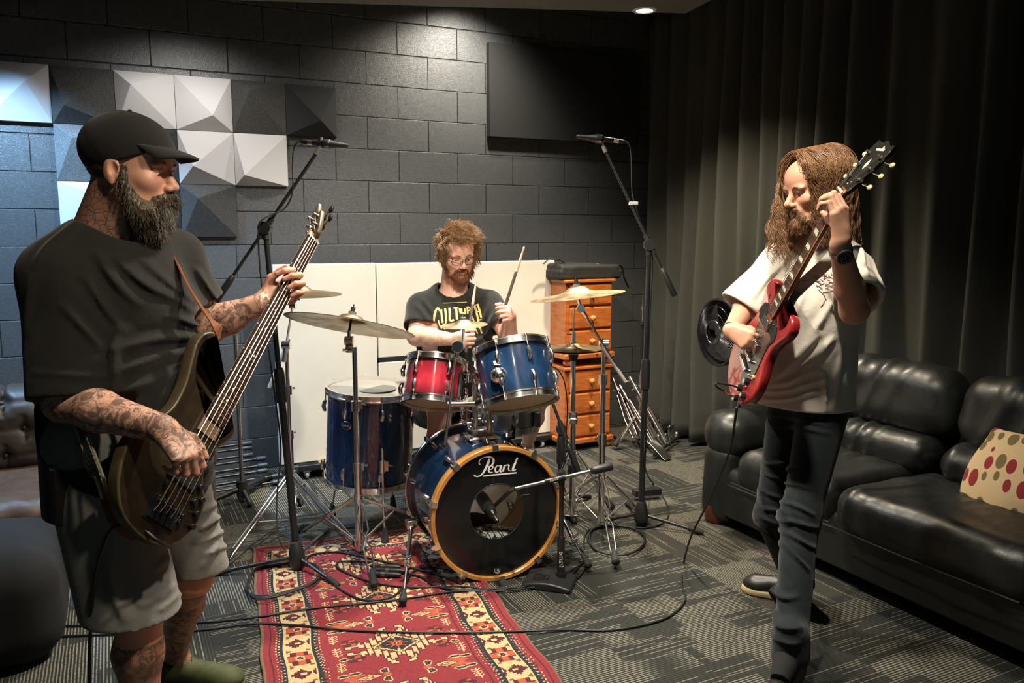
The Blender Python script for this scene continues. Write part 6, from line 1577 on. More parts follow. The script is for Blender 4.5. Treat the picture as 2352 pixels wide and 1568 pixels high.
def fuzz(centers, n, ln, down, out_c, seed, curl=.006, k=8, wild=.35, clump=0):
    """hairs starting on given points (array) heading away from out_c and along down"""
    r = np.random.default_rng(seed); idx = r.integers(0, len(centers), n); p = np.asarray(centers)[idx]
    o = p-np.array(out_c); o /= np.linalg.norm(o, axis=1, keepdims=True); d = o*(.5+wild*r.random((n,1)))+np.array(down)*(.6+.5*r.random((n,1)))+r.normal(size=(n,3))*wild*.5
    if clump: d = d+clump*np.stack([vnoise(p[:,0], p[:,1], p[:,2], 75, 200+j) for j in range(3)], 1)
    d /= np.linalg.norm(d, axis=1, keepdims=True); L = ln*(.55+.6*r.random((n,1))); ph = r.uniform(0, 6.28, (n,1)); w1 = r.normal(size=(n,3)) if not clump else np.stack([vnoise(p[:,0], p[:,1], p[:,2], 60, 300+j) for j in range(3)], 1)+.15*r.normal(size=(n,3)); ph = ph if not clump else 3+2*vnoise(p[:,0], p[:,1], p[:,2], 60, 310)[:, None]; w1 /= np.linalg.norm(w1, axis=1, keepdims=True)
    ts = np.linspace(0, 1, k); path = []
    for t in ts: path.append(p+d*L*t+np.array(down)*L*t*t*.45+w1*curl*np.sin(t*7+ph)*t)
    return np.stack(path, 1)
me_ = bobj.data; vb = np.empty(len(me_.vertices)*3); me_.vertices.foreach_get('co', vb); vb = vb.reshape(-1, 3)+np.array(ORG[bobj.name])
dn = np.array(-U*.9+F*.1)
for nm, m_, sel_, n_ in (('beard_hair', BRD, slice(None), 2600), ('grey_beard_hair', BRD2, None, 380)):
    vv_ = vb if sel_ is not None else vb[((vb-np.array(H1(0,0,0)))@np.array(F) > .085*k1) & ((vb-np.array(H1(0,0,0)))@np.array(U) < -.07*k1)]
    hb_ = obj(nm, strands(fuzz(vv_, n_, .019, dn, H1(0,.02,-.06), 4+n_, curl=.004, wild=.22), .0008, .0003), m_, bobj, smooth=180); hb_['kind'] = 'stuff'
s = SDF(); s.ell(H1(0,-.022,.020), (.0780*k1,.084*k1,.072*k1), (R, F, U), .01); s.plane(H1(0,-.004,-.045), -U+F*.25); s.plane(H1(0,.045,.0), F)
s.ell(H1(.085,-.004,-.002), (.03,.030,.040), (R, F, U), .01, 'sub'); s.ell(H1(-.085,-.004,-.002), (.03,.030,.040), (R, F, U), .01, 'sub')
s.eff(lambda D,X,Y,Z: D+.0012*vnoise(X,Y,Z,260,6)); obj('short_hair', s.mesh(.0034), hair_mat('short brown hair', (.035,.022,.014), (.11,.075,.045)), bman, smooth=180)
mb = MB()
for q in (1, -1): mb.tube([H1(q*.016,.093,.022), H1(q*.030,.094,.028), H1(q*.046,.082,.024)], [.003,.0042,.002], 6, flat=.6)
obj('eyebrow', mb, BRD, bman)
# strap of the bass
def strap(par, pts, w, m, nrm, name='strap', th=.003):
    p = catmull(pts, 8); mb = MB(); rs = []
    for i, q in enumerate(p):
        d = (p[min(i+1, len(p)-1)]-p[max(i-1, 0)]).normalized(); n = V(nrm(q)) if callable(nrm) else V(nrm); sd = d.cross(n).normalized(); n = sd.cross(d).normalized(); ww = w if not callable(w) else w(i/(len(p)-1))
        rs.append([q-sd*ww/2-n*th/2, q+sd*ww/2-n*th/2, q+sd*ww/2+n*th/2, q-sd*ww/2+n*th/2])
    mb.rings(rs); return obj(name, mb, m, par, smooth=40)
LTAN = mat('tan leather', (.17,.055,.018), .45, var=.2, vs=20); 
t = NT('woven patterned strap'); wv = t.n('ShaderNodeTexChecker', ins={'Vector': t.coord(), 'Scale': 160.0, 'Color1': (.02,.025,.02,1), 'Color2': (.16,.15,.10,1)}); t.set(base=wv.outputs[0], rough=.9); WOV = t.m
strap(bass, [P(388, 548, 2.245), P(400, 585, 2.19), P(432, 655, 2.12), P(470, 715, 2.08), P(500, 752, 2.07), P(506, 768, 2.10)], lambda u: .030+.016*max(0,(u-.5)*2), LTAN, lambda q: (Fb*.35+RT*.95))
strap(bass, [P(170, 945, 2.06), P(186, 1000, 1.95), P(213, 1080, 1.90), P(243, 1140, 1.96)], .050, WOV, (-FH*.8-RT*.5), 'rear_strap')
mb = MB()
for x0, x1 in ((156,232), (180,250)): mb.tube([P(x0+5, 945, 2.055), P(x0+22, 1000, 1.945), P(x1-12, 1095, 1.90), P(x1+2, 1143, 1.955)], .0035, 6)
obj('strap_edging', mb, mat('cream cord', (.33,.28,.17), .8), bass)
strap(bass, [P(243, 1140, 1.995), P(262, 1190, 1.98), P(285, 1218, 1.98), P(312, 1236, 1.99)], lambda u: .045-.022*u, LTAN, (-FH*.9-RT*.3), 'leather_tab')
cable('black lead running from the dark bass guitar down the man\'s leg to the floor', [P(395, 1258, 1.99), P(360, 1240, 1.93), P(315, 1208, 1.93), P(262, 1210, 1.93), P(235, 1260, 1.95), P(215, 1350, 1.98), P(206, 1480, 2.05), P(205, 1600, 2.15), G(200, 1700, .01)], .0045, None)
# ================================================================ RED GUITAR
GB, GN = P(1723, 814, 2.84), P(1937, 440, 2.48)
GA = (GN-GB).normalized(); sg_ = (GN-GB).length/.628
GNn = (-RT*.995+FH*.02+ZZ*.05); GNn = (GNn-GA*GNn.dot(GA)).normalized(); GW = GA.cross(GNn)      # + = towards the face side of the strings (bass side, upper left)
if GW.z < 0: GW = -GW
guitar = thing('electric_guitar', 'glossy cherry red double-horned electric guitar held by the long-haired man', 'electric guitar', GB)
CHERRY = lacquer('cherry red lacquer', (.17,.008,.010), (.34,.022,.020)); 
sgo = [(-.170,.0),(-.162,.055),(-.135,.110),(-.09,.150),(-.04,.163),(.02,.150),(.07,.122),(.11,.115),(.15,.132),(.185,.150),(.215,.150),(.238,.128),(.244,.098),(.236,.090),(.215,.100),(.190,.085),(.175,.055),(.178,.034),
       (.178,-.034),(.165,-.060),(.180,-.092),(.208,-.108),(.232,-.096),(.240,-.104),(.234,-.132),(.210,-.155),(.175,-.150),(.14,-.130),(.10,-.115),(.06,-.122),(.01,-.152),(-.04,-.165),(-.09,-.152),(-.135,-.112),(-.162,-.055)]
K = lambda a, w, z=0.0: GB+(GA*a+GW*w)*sg_+GNn*z
go = [(p.x*sg_, p.y*sg_) for p in catmull([V((a, b, 0)) for a, b in sgo], 3, closed=True)]
obj('body', MB().prism(go, GB, GA, GW, GNn, -.034, 0, edge=.010), CHERRY, guitar, smooth=60)
pg_ = [(-.10,-.05),(-.03,-.10),(.05,-.090),(.10,-.085),(.13,-.100),(.165,-.075),(.172,-.036),(.172,.036),(.165,.085),(.13,.098),(.10,.07),(.05,.045),(-.02,.030),(-.05,-.01)]
pgp = [(p.x*sg_, p.y*sg_) for p in catmull([V((a, b, 0)) for a, b in pg_], 3, closed=True)]
obj('pickguard', MB().prism(pgp, GB, GA, GW, GNn, .0004, .0028), mat('black pickguard', (.012,.013,.012), .08, coat=.5), guitar)
gw = lambda a: .026+(.0215-.026)*(a/.628)
mb = MB(); mb.rings([[K(a, w*gw(a)/.026, z) for w, z in ((-.026,.004),(-.026,.010),(0,.012),(.026,.010),(.026,.004))] for a in (.165,.40,.628)]); obj('fingerboard', mb, mat('brown rosewood', (.075,.028,.014), .4, var=.3, vs=30), guitar)
mb = MB(); rs = []
for a, d in ((.12,.030),(.20,.026),(.34,.020),(.60,.018),(.64,.020)): rs.append([K(a, gw(min(a,.628))*math.cos(t_), .004-d*math.sin(t_)) for t_ in [PI*k/10 for k in range(11)]])
mb.rings(rs); obj('neck', mb, mat('amber brown neck lacquer', (.33,.10,.025), .2, coat=.7), guitar)
mb = MB()
for s_ in (1, -1): mb.tube([K(a, s_*gw(a)*1.0, .0085) for a in (.17,.4,.628)], .0016, 6)
obj('binding', mb, mat('cream binding', (.65,.50,.28), .4), guitar)
mb = MB(); ib = MB()
for k in range(1, 23):
    a = .628/(2**(k/12)); mb.tube([K(a, gw(a), .0105), K(a, 0, .0128), K(a, -gw(a), .0105)], .0012, 6)
    if k in (3,5,7,9,12,15,17,19):
        a0 = .628/(2**((k-1)/12)); m_, h_ = (a+a0)/2, (a0-a)*.30; ww = gw(m_)
        ib.add([K(m_-h_, -ww*.78, .0119), K(m_+h_, -ww*.62, .0122), K(m_+h_, ww*.62, .0122), K(m_-h_, ww*.78, .0119)], [(0,1,2,3)])
        ib.add([K(m_-h_, -ww*.78, .0112), K(m_+h_, -ww*.62, .0112), K(m_+h_, ww*.62, .0112), K(m_-h_, ww*.78, .0112)], [(3,2,1,0)])
obj('fret', mb, CHROME, guitar)['kind'] = 'stuff'
obj('block_inlay', ib, mat('pearl inlay', (.70,.68,.48), .3), guitar, smooth=0)['kind'] = 'stuff'
gA = (P(2044, 326, 2.44)-P(1940, 437, 2.48)).normalized(); gN = (GNn-gA*GNn.dot(gA)).normalized(); gN = (gN*.86-FH*.25); gN = (gN-gA*gN.dot(gA)).normalized(); gWd = gA.cross(gN); gWd = -gWd if gWd.z < 0 else gWd
g0 = K(.634, 0, .004)
hso = [(-.005,-.021),(-.005,.021),(.03,.030),(.15,.040),(.178,.036),(.172,.020),(.185,.0),(.172,-.020),(.178,-.036),(.15,-.040),(.03,-.030)]
hsk = obj('headstock', MB().prism([(a*sg_, b*sg_) for a, b in hso], g0, gA, gWd, gN, -.014, 0, edge=.002), mat('black lacquer', (.02,.019,.017), .15, coat=.6), guitar)
HS = lambda a, w, z=0.0: g0+(gA*a+gWd*w)*sg_+gN*z
KEYP = mat('cream green key', (.55,.50,.24), .35)
for i in range(6):
    sd = 1 if i < 3 else -1; a = .045+.042*(i % 3); w = sd*(.021+.003*(i % 3)); q = HS(a, w)
    tn = obj('tuner', MB().cyl(q, q+gN*.014, .0042, n=12).cyl(q+gN*.001, q+gN*.003, .0075, n=14).cyl(q-gN*.020, q-gN*.020+gWd*sd*.030, .003, n=8), CHROME, guitar)
    e = q-gN*.020+gWd*sd*.038; obj('tuner_key', MB().ball(e, .010, 10, 8, (.5,1,.9), gN, gWd, gA), KEYP, tn)
    a1 = (i-2.5)*.0068; a2 = (i-2.5)*.0102; wq = [2,1,0,3,4,5][i]
for i in range(6):
    sd = 1 if i >= 3 else -1; j = (5-i) if sd > 0 else i; a = .045+.042*j; w = sd*(.021+.003*j)
    obj('string', MB().tube([K(-.035, (i-2.5)*.0102, .010), K(0, (i-2.5)*.0102, .0185), K(.628, (i-2.5)*.0068, .0138), HS(a, w, .010)], .0004+.00013*i, 5), STR, guitar)
obj('nut', MB().box(K(.630, 0, .010), (.005, .043, .008), GA, GW, GNn), mat('bone', (.7,.65,.5), .5), guitar)
ml_ = MB(); ml_.add([HS(.150,.016,.0006), HS(.158,-.014,.0006), HS(.150,-.016,.0006), HS(.143,.012,.0006)], [(0,1,2,3)]); ml_.add([HS(.150,.000,.0006), HS(.166,-.004,.0006), HS(.158,-.010,.0006)], [(0,1,2)])
ml_.add([HS(.075,0,.0006), HS(.095,.006,.0006), HS(.118,0,.0006), HS(.095,-.006,.0006)], [(0,1,2,3)])
for d_ in (.0, .008): ml_.cyl(HS(.022+d_, .004-d_, .0002), HS(.022+d_, .004-d_, .0009), .0022, n=8)
obj('headstock_inlay', ml_, mat('pearl inlay', (.70,.68,.48), .3), hsk, smooth=0)
SILV = mat('polished pickup cover', (.75,.73,.70), .12, 1.0)
for a in (.045, .135): obj('pickup', MB().box(K(a, 0, .007), (.036, .070, .012), GA, GW, GNn), SILV, guitar, bevel=.003)
obj('bridge', MB().box(K(-.002, 0, .010), (.012,.085,.010), GA, GW, GNn).cyl(K(-.002,.043,0), K(-.002,.043,.016), .006, n=12).cyl(K(-.002,-.043,0), K(-.002,-.043,.016), .006, n=12), CHROME, guitar, bevel=.001)
obj('tailpiece', MB().box(K(-.038, 0, .010), (.014,.088,.010), GA, GW, GNn).cyl(K(-.038,.044,0), K(-.038,.044,.016), .007, n=12).cyl(K(-.038,-.044,0), K(-.038,-.044,.016), .007, n=12), CHROME, guitar, bevel=.003)
for a, w in ((-.055,-.085),(-.10,-.065),(-.095,-.115),(-.135,-.080)):
    q = K(a, w); kn = obj('knob', MB().lathe(q, GNn, [(.014,.002),(.0125,.010),(.011,.016),(.0001,.0165)], 20), mat('black bell knob', (.012,.012,.012), .1, coat=.8), guitar); obj('knob_cap', MB().cyl(q+GNn*.0162, q+GNn*.0172, .009, n=16), SILV, kn)
obj('toggle_switch', MB().cyl(K(-.02,-.105,0), K(-.02,-.105,.006), .008, n=14).cyl(K(-.02,-.105,.004), K(-.012,-.108,.026), .003, n=8), KEYP, guitar)
jk = K(-.15, -.05, .0)
obj('jack_plug', MB().tube([jk+GNn*.004, jk+GNn*.03, P(1662, 897, 2.72)], [.006,.005,.004], 10), mat('gold plug', (.80,.62,.35), .2, 1), guitar)
obj('lead_loop', MB().tube(catmull([P(1662, 897, 2.72), P(1646, 888, 2.70), P(1646, 880, 2.70), P(1665, 882, 2.74), P(1690, 888, 2.80), P(1700, 900, 2.86), P(1693, 936, 2.62)], 6), .0032, 8), CABLE, guitar)
obj('strap_button', MB().cyl(P(1806, 693, 2.78), P(1812, 706, 2.74), .009, n=12), BLKM, guitar)

# ================================================================ THE GUITARIST
Fg = (-RT*.88-FH*.47).normalized(); Rg = Fg.cross(ZZ)
S2 = P(1868, 580, 2.90)
gman = thing('person', 'long-haired bearded man in white T-shirt and dark jeans playing the red guitar', 'person', V((S2.x, S2.y, 0)))
M_SK2 = skin('fair warm skin', (.64,.36,.24))
b = SDF(); k2 = 1.03
HC2 = P(1872, 438, 2.80); F2 = (-RT*.93-FH*.27-ZZ*.20)
H2, hx2 = add_head(b, HC2, F2, ZZ-RT*.12, k2, .98, 1.04)
b.cap(H2(0,-.030,-.05), S2+ZZ*.0, .052, .062, .03)
SR2 = S2+Rg*.155-ZZ*.045; SL2 = S2-Rg*.155-ZZ*.055
b.cap(SR2, SL2, .052, None, .05); b.ell(S2-ZZ*.20+Fg*.01, (.145,.095,.20), (Rg, Fg, ZZ), .05)
HP2 = S2-ZZ*.53+RT*.01; b.cap(S2-ZZ*.25, HP2+ZZ*.05, .11, .09, .06, (Fg, 1.3)); b.ell(HP2-ZZ*.03, (.12,.08,.09), (Rg, Fg, ZZ), .05)
ER2 = P(1712, 705, 3.02); WR2 = P(1679, 758, 2.90); EL2 = P(1962, 712, 2.60); WL2 = P(1928, 562, 2.44)
b.cap(SR2, ER2, .050, .042, .03); b.cap(ER2, WR2, .042, .028, .02)
b.cap(SL2, EL2, .052, .044, .03); b.cap(EL2, EL2.lerp(WL2, .35), .043, .044, .02); b.cap(EL2.lerp(WL2, .35), WL2, .044, .029, .02)
hand(b, WR2, (-FH*.72+RT*.42-ZZ*.28), (RT*.80+FH*.40-ZZ*.25), 'R', ((30,36,25),(36,40,28),(42,44,28),(48,46,28)), .98, thumb=((.80,.45,.35),(.95,.35,-.05),(.95,.2,-.1)), spread=.05)
hand(b, WL2+ZZ*.005+RT*.008, (ZZ*.98-RT*.12+FH*.05), (FH*.80-RT*.60), 'L', ((24,80,55),(22,78,55),(20,76,55),(18,72,52)), 1.10, thumb=((.55,.75,.35),(.75,.65,.1),(.8,.6,-.1)), spread=.04)
KN2L = P(1838, 1185, 2.82); AN2L = G(1815, 1490, .13); KN2R = P(1775, 1185, 3.05); AN2R = G(1835, 1335, .10)
SHD = (-RT*.55-FH*.83).normalized(); SHR = (-RT*.98-FH*.2).normalized()
for KN, AN, sg, fdir in ((KN2R, AN2R, 1, SHR), (KN2L, AN2L, -1, SHD)):
    b.cap(HP2+Rg*sg*.07-ZZ*.06, KN, .066, .048, .05); b.cap(KN, AN, .050, .034, .03); b.cap(AN, AN+fdir*.08-ZZ*.05, .034, .026, .03)
body_obj('body', b, .0056, [bx(HC2-ZZ*.01, .16)+(.0026,), bx(WR2+RT*.08-ZZ*.03, .11)+(.0026,), bx(WL2+ZZ*.08+FH*.02, .115)+(.0026,)], [M_SK2, M_LIP], [(1, lipsel(H2, hx2, k2))], gman)
eyes(gman, H2, hx2, k2, (-.1, -.25))
WHT = cloth('off-white cotton', (.66,.61,.52), .06)
s = SDF(); s.cap(S2+Rg*.07-ZZ*.015, S2-Rg*.07-ZZ*.015, .062, None, .05); s.cap(SR2, SL2, .070, None, .05)
s.ell(S2-ZZ*.20+Fg*.01, (.180,.125,.22), (Rg, Fg, ZZ), .06); s.cap(S2-ZZ*.22+Rg*.03, S2-ZZ*.58+Rg*.05+Fg*.02, .132, .146, .06); s.cap(S2-ZZ*.22-Rg*.04, S2-ZZ*.58-Rg*.042, .132, .140, .06)
CR2 = SR2.lerp(ER2, .80)+(-RT*.03-ZZ*.02)
s.cap(SR2, CR2+(CR2-SR2)*.3, .072, .100, .045, (Fg+ZZ*.2, 1.25)); s.cap(SL2, SL2.lerp(EL2, 1.05)+RT*.03, .070, .085, .045)
s.eff(foldfx(None, [(ZZ*.7-RT*.6, 42, .004, 1.3, S2-ZZ*.40, .22), (RT*.8+ZZ*.4, 38, .004, .4, S2-ZZ*.15+RT*.1, .2)]))
s.eff(creases([(1790,600,1730,680,2.95,.012,.012),(1830,560,1800,650,2.9,.010,.010),(1870,770,1800,870,2.8,.012,.012),(1905,780,1830,880,2.78,.012,.012),(1880,850,1790,890,2.78,.010,.013),(1905,870,1780,905,2.78,.009,.013),(1900,895,1780,925,2.78,.008,.012),
 (1900,860,1915,940,2.75,.010,.012),(1895,700,1840,800,2.8,.014,.010),(1990,560,1965,640,2.7,.008,.010),(2010,590,2005,700,2.7,.010,.010),(1845,640,1800,760,2.85,.014,.009),(1930,800,1925,930,2.78,.012,.010)]))
s.shell(.016); s.plane(S2-ZZ*.555, -ZZ)
def sleeve_cut(p_, n_, c_, r_):
    pp, nn_, ae = A3(p_), A3(V(n_).normalized()), A3(c_)
    def cut(D, X, Y, Z):
        dd = np.sqrt((X-ae[0])**2+(Y-ae[1])**2+(Z-ae[2])**2)
        return np.where(dd < r_, smax(D, (X-pp[0])*nn_[0]+(Y-pp[1])*nn_[1]+(Z-pp[2])*nn_[2], .008), D)
    return cut
s.eff(sleeve_cut(P(1700, 700, 3.0), (P(1700,700,3.0)-P(1748,640,3.0)), P(1695, 715, 3.0), .135))
s.eff(sleeve_cut(P(1985, 722, 2.68), (EL2-SL2)+RT*.05, EL2, .15))
s.eff(neckhole(S2+ZZ*.03+Fg*.01, ZZ+Fg*.30, .076))
tsh = obj('t_shirt', s.mesh(.005), WHT, gman, smooth=180); relax(tsh)
# chest print, projected onto the cloth
pr = MB(); rr = random.Random(4); DKP = mat('dark plum print', (.10,.03,.04), .8)
bpy.context.view_layer.update(); dg = bpy.context.evaluated_depsgraph_get(); ev = tsh.evaluated_get(dg)
def on_cloth(x, y, o=ev):
    mw = V(ORG[o.name]); d = ray(x, y).normalized(); ok, loc, nrm, _ = o.ray_cast(CAM-mw, d)
    return (loc+mw+nrm*.0012, nrm) if ok else (None, None)
def print_stroke(mb, pts, w, o=ev):
    L = []
    for x, y in catmull([V((a, b_, 0)) for a, b_ in pts], 4) and [(p.x, p.y) for p in catmull([V((a, b_, 0)) for a, b_ in pts], 4)]:
        p, n = on_cloth(x, y, o)
        if p is None: return
        L.append((p, n))
    for i in range(len(L)-1):
        (p, n), (q, m) = L[i], L[i+1]; d = (q-p)
        if d.length > .05 or d.length < 1e-6: continue
        s_ = d.cross(n).normalized()*w/2; mb.add([p-s_, p+s_, q+s_, q-s_], [(0,1,2,3)])
for k in range(34):
    x, y = rr.uniform(1868, 1915), rr.uniform(625, 665); print_stroke(pr, [(x, y), (x+rr.uniform(-6,6), y+rr.uniform(-5,5)), (x+rr.uniform(-12,12), y+rr.uniform(-6,8))], .0022)
for a_, b_ in (((1880,665),(1898,690)), ((1890,672),(1915,668)), ((1905,655),(1922,672)), ((1893,690),(1885,705)), ((1860,625),(1880,630)), ((1915,640),(1925,660))): print_stroke(pr, [a_, ((a_[0]+b_[0])/2+3, (a_[1]+b_[1])/2), b_], .003)
if pr.f: obj('chest_print', pr, DKP, tsh, smooth=0)
# jeans
JEAN = cloth('washed black denim', (.008,.013,.015), .35, .85)
s = SDF(); s.ell(HP2+ZZ*.01, (.150,.105,.12), (Rg, Fg, ZZ), .05)
for KN, AN, sg in ((KN2R, AN2R, 1), (KN2L, AN2L, -1)): s.cap(HP2+Rg*sg*.072-ZZ*.02, KN, .088, .064, .04); s.cap(KN, AN-ZZ*.02, .064, .052, .04); s.cap(AN+ZZ*.05, AN-ZZ*.02, .056, .056, .03)
s.eff(creases([(1795,1090,1845,1080,2.8,.008,.009),(1792,1110,1850,1125,2.8,.007,.009),(1790,1150,1860,1175,2.8,.008,.010),(1790,1190,1870,1200,2.8,.008,.011),(1795,1215,1865,1245,2.78,.008,.012),(1795,1240,1840,1290,2.78,.008,.012),(1790,990,1900,985,2.85,.010,.008),(1775,1395,1850,1375,2.6,.010,.010),(1770,1440,1840,1430,2.6,.010,.012),(1750,1130,1760,1170,3.0,.008,.010),(1765,960,1900,970,2.85,.008,.006),(1780,1470,1830,1465,2.6,.008,.012)]))
s.shell(.016); s.plane(V((0,0,.085)), -ZZ, .003); s.plane(HP2+ZZ*.10, ZZ); obj('jeans', s.mesh(.0056), JEAN, gman, smooth=180)
BLK3_ = mat('black sock', (.012,.012,.012), .95)
TANS = mat('tan rubber sole', (.42,.31,.17), .6)
h_ = V((AN2R.x, AN2R.y, 0)); shoe(gman, h_-SHR*.05, G(1706,1352,0), BLSH, TANS, laces=mat('grey laces', (.25,.24,.21), .8))
h_ = V((AN2L.x, AN2L.y, 0)); shoe(gman, h_-SHD*.07, h_+SHD*.22, BLSH, TANS, h=.125)
for AN, fdir in ((AN2R, SHR), (AN2L, SHD)): obj('sock', MB().tube([AN+ZZ*.06, AN, AN+fdir*.06-ZZ*.030, AN+fdir*.11-ZZ*.055], [.045,.045,.040,.030], 20), BLK3_, gman)
# hair, centre-parted waves to the shoulders
HAIR2 = hair_mat('light brown wavy hair', (.09,.038,.016), (.46,.25,.12), .36)
R, F, U = hx2
s = SDF(); s.ell(H2(0,-.022,.040), (.082*k2,.104*k2,.090*k2), (R, F, U), .01); s.cap(H2(0,-.055,.0), H2(0,-.065,-.10), .072, .050, .03, (F, 1.3))
for q in (1, -1): s.cap(H2(q*.066,-.012,.0), H2(q*.066,-.025,-.10), .026, .024, .02)
s.eff(lambda D,X,Y,Z: D+.003*vnoise(X,Y,Z,120,5)); s.ell(H2(0,.105,-.012), (.064,.075,.070), (R, F, U), .02, 'sub')
hb2 = obj('hair', s.mesh(.0036), hair_mat('hair underlayer', (.035,.014,.006), (.13,.06,.028)), gman, smooth=180)
def waves(n_cl, per, seed, H=H2, ax=hx2, k=k2, C=HC2, low=.20):
    r = np.random.default_rng(seed); out = []; R, F, U = [np.array(a) for a in ax]
    for c in range(n_cl):
        side = 1 if r.random() < .5 else -1
        az = side*math.radians((28 if side > 0 else 47)+(152 if side > 0 else 133)*r.random()**1.1)
        y0 = .085-.14*r.random(); ln = low*(.55+.6*r.random()); ph = r.uniform(0, 6.28); fr = r.uniform(85, 150); am = r.uniform(.005,.0095)
        flare = r.uniform(.03, .10) if side > 0 and abs(az) < 1.3 else r.uniform(-.01, .035)
        for j in range(per):
            a2 = az+r.normal()*.06; L = ln*(.85+.3*r.random()); lift = .006+.022*r.random(); pts = []
            N = 26; tot = .17+L
            for i in range(N):
                d = tot*i/(N-1)
                if d < .17:
                    th = math.radians(8+92*(d/.17)); rr_ = math.sin(th)
                    x = (.083+lift)*rr_*math.sin(a2); y = (.104+lift)*rr_*math.cos(a2)*(1 if abs(a2) > 1.57 else .92)-.020+y0*(1-d/.17)*.8; z = .040+(.080+lift)*math.cos(th)
                    g = d/.17
                else:
                    e = d-.17; x = (.083+lift)*math.sin(a2)*1.0*(1+flare*8*e); y = (.104+lift)*math.cos(a2)*(1 if abs(a2) > 1.57 else .92)-.020+e*.10; z = .024-e; x *= 1; g = 1
                w = am*g*math.sin(fr*d+ph)*(.35+d*2.6); w2 = am*.9*g*math.cos(fr*d*.9+ph)*(.35+d*2.2)
                pts.append((x+w*math.cos(a2), y-w*math.sin(a2)+w2*.4, z+.0))
            out.append(pts)
    P_ = np.array(out)*k; return np.array(C)+P_[...,0:1]*R+P_[...,1:2]*F+P_[...,2:3]*U
wv_ = waves(200, 13, 8)
# keep strands above the shoulders resting on the shirt
dz = wv_[..., 2]-(S2.z+.035); wv_[..., 2] = np.where(dz < 0, S2.z+.035+dz*.35, wv_[..., 2])
rc_ = np.random.default_rng(31); cl_ = []
for c in range(46):
    far = c < 34
    if far: a = np.array(P(rc_.uniform(1790,1815), rc_.uniform(395,470), 2.88)); e = np.array(P(rc_.uniform(1772,1838), rc_.uniform(540,606), 2.84))
    else: a = np.array(P(rc_.uniform(1925,1955), rc_.uniform(440,500), 2.80)); e = np.array(P(rc_.uniform(1940,1975), rc_.uniform(560,600), 2.84))
    hr = rc_.uniform(.006,.014); tn_ = rc_.uniform(2.0,4.2); ph = rc_.uniform(0,6.28); bow = rc_.uniform(-.02,.03)
    for j in range(14):
        dj = rc_.normal(size=3)*.004; cl_.append([a+(e-a)*t+dj*(1+t)+np.array(RT)*(hr*t**.5*math.cos(ph+6.28*tn_*t)-bow*math.sin(PI*t))+np.array(FH)*hr*t**.5*math.sin(ph+6.28*tn_*t) for t in np.linspace(0,1,26)])
wv_ = np.concatenate([wv_, np.array(cl_)])
hh_ = obj('hair_strand', strands(wv_, .0009, .0005), HAIR2, hb2, smooth=180); hh_['kind'] = 'stuff'
s = SDF(); s.ell(H2(0,.074,-.102), (.038,.043,.036), (R, F, U), .03)
for q in (1, -1): s.cap(H2(q*.060,.016,-.035), H2(q*.044,.055,-.088), .012, .021, .02); s.cap(H2(q*.022,.095,-.054), H2(q*.031,.084,-.085), .007, .014, .012)
s.cap(H2(-.022,.100,-.047), H2(.022,.100,-.047), .0055, None, .01)
s.eff(lambda D,X,Y,Z: D+.003*vnoise(X,Y,Z,150,5)); BR2 = hair_mat('ginger brown beard', (.065,.028,.012), (.27,.13,.055))
bo = obj('beard', s.mesh(.003), BR2, gman, smooth=180); me_ = bo.data; vb = np.empty(len(me_.vertices)*3); me_.vertices.foreach_get('co', vb); vb = vb.reshape(-1,3)+np.array(ORG[bo.name])
q_ = obj('beard_hair', strands(fuzz(vb, 800, .012, np.array(-U*.9+F*.2), H2(0,.02,-.05), 41, curl=.004, wild=.25), .0008, .0003), BR2, bo, smooth=180); q_['kind'] = 'stuff'
mb = MB()
for q in (1, -1): mb.tube([H2(q*.014,.095,.021), H2(q*.030,.097,.028), H2(q*.048,.084,.022)], [.003,.0045,.002], 6, flat=.6)
obj('eyebrow', mb, BR2, gman)
# watch and bracelet
wd = (WL2-EL2).normalized(); wc = WL2-wd*.022; wn = (-FH*.90-RT*.10-ZZ*.25); wn = (wn-wd*wn.dot(wd)).normalized(); wt = wd.cross(wn)
wb = obj('wristwatch', MB().torus(wc, wd, .0325, .003, 40, 8, 3.6), mat('steel bracelet', (.30,.30,.29), .3, 1), gman)
wq = wc+wn*.034; obj('watch_case', MB().lathe(wq, wn, [(.023,-.004),(.0245,.0),(.0245,.006),(.021,.009),(.0001,.009)], 32), BLKM, wb)
mk = MB()
for k in range(12):
    a = 2*PI*k/12; q = wq+(wt*math.cos(a)+wd*math.sin(a))*.0155+wn*.0092; mk.cyl(q, q+wn*.0006, .0014, n=8)
mk.tube([wq+wn*.0096, wq+wn*.0096+wd*.010+wt*.004], .0007, 5); mk.tube([wq+wn*.0096, wq+wn*.0096-wt*.012], .0006, 5); obj('dial_mark', mk, mat('lume mark', (.55,.62,.60), .5), wb)['kind'] = 'stuff'
obj('bracelet', MB().torus(WR2+(WR2-ER2).normalized()*-.004, (WR2-ER2), .030, .0018, 32, 6), BLKP, gman)
# guitar strap: button - chest - shoulder
GSTR = mat('grey woven strap', (.40,.40,.36), .7, var=.3, vs=60)
strap(guitar, [P(1808, 700, 2.74), P(1822, 676, 2.70), P(1850, 648, 2.66), P(1890, 612, 2.62), P(1925, 575, 2.62), P(1950, 556, 2.68), P(1968, 558, 2.79), P(1975, 572, 2.93)], .042, GSTR, lambda q: (-FH*.8-RT*.25+ZZ*.35))
strap(guitar, [P(1807, 704, 2.735), P(1815, 684, 2.71), P(1835, 664, 2.68)], lambda u: .022+.020*u, mat('pale leather end', (.22,.20,.16), .5), lambda q: (-FH*.8-RT*.25+ZZ*.35), 'leather_end')

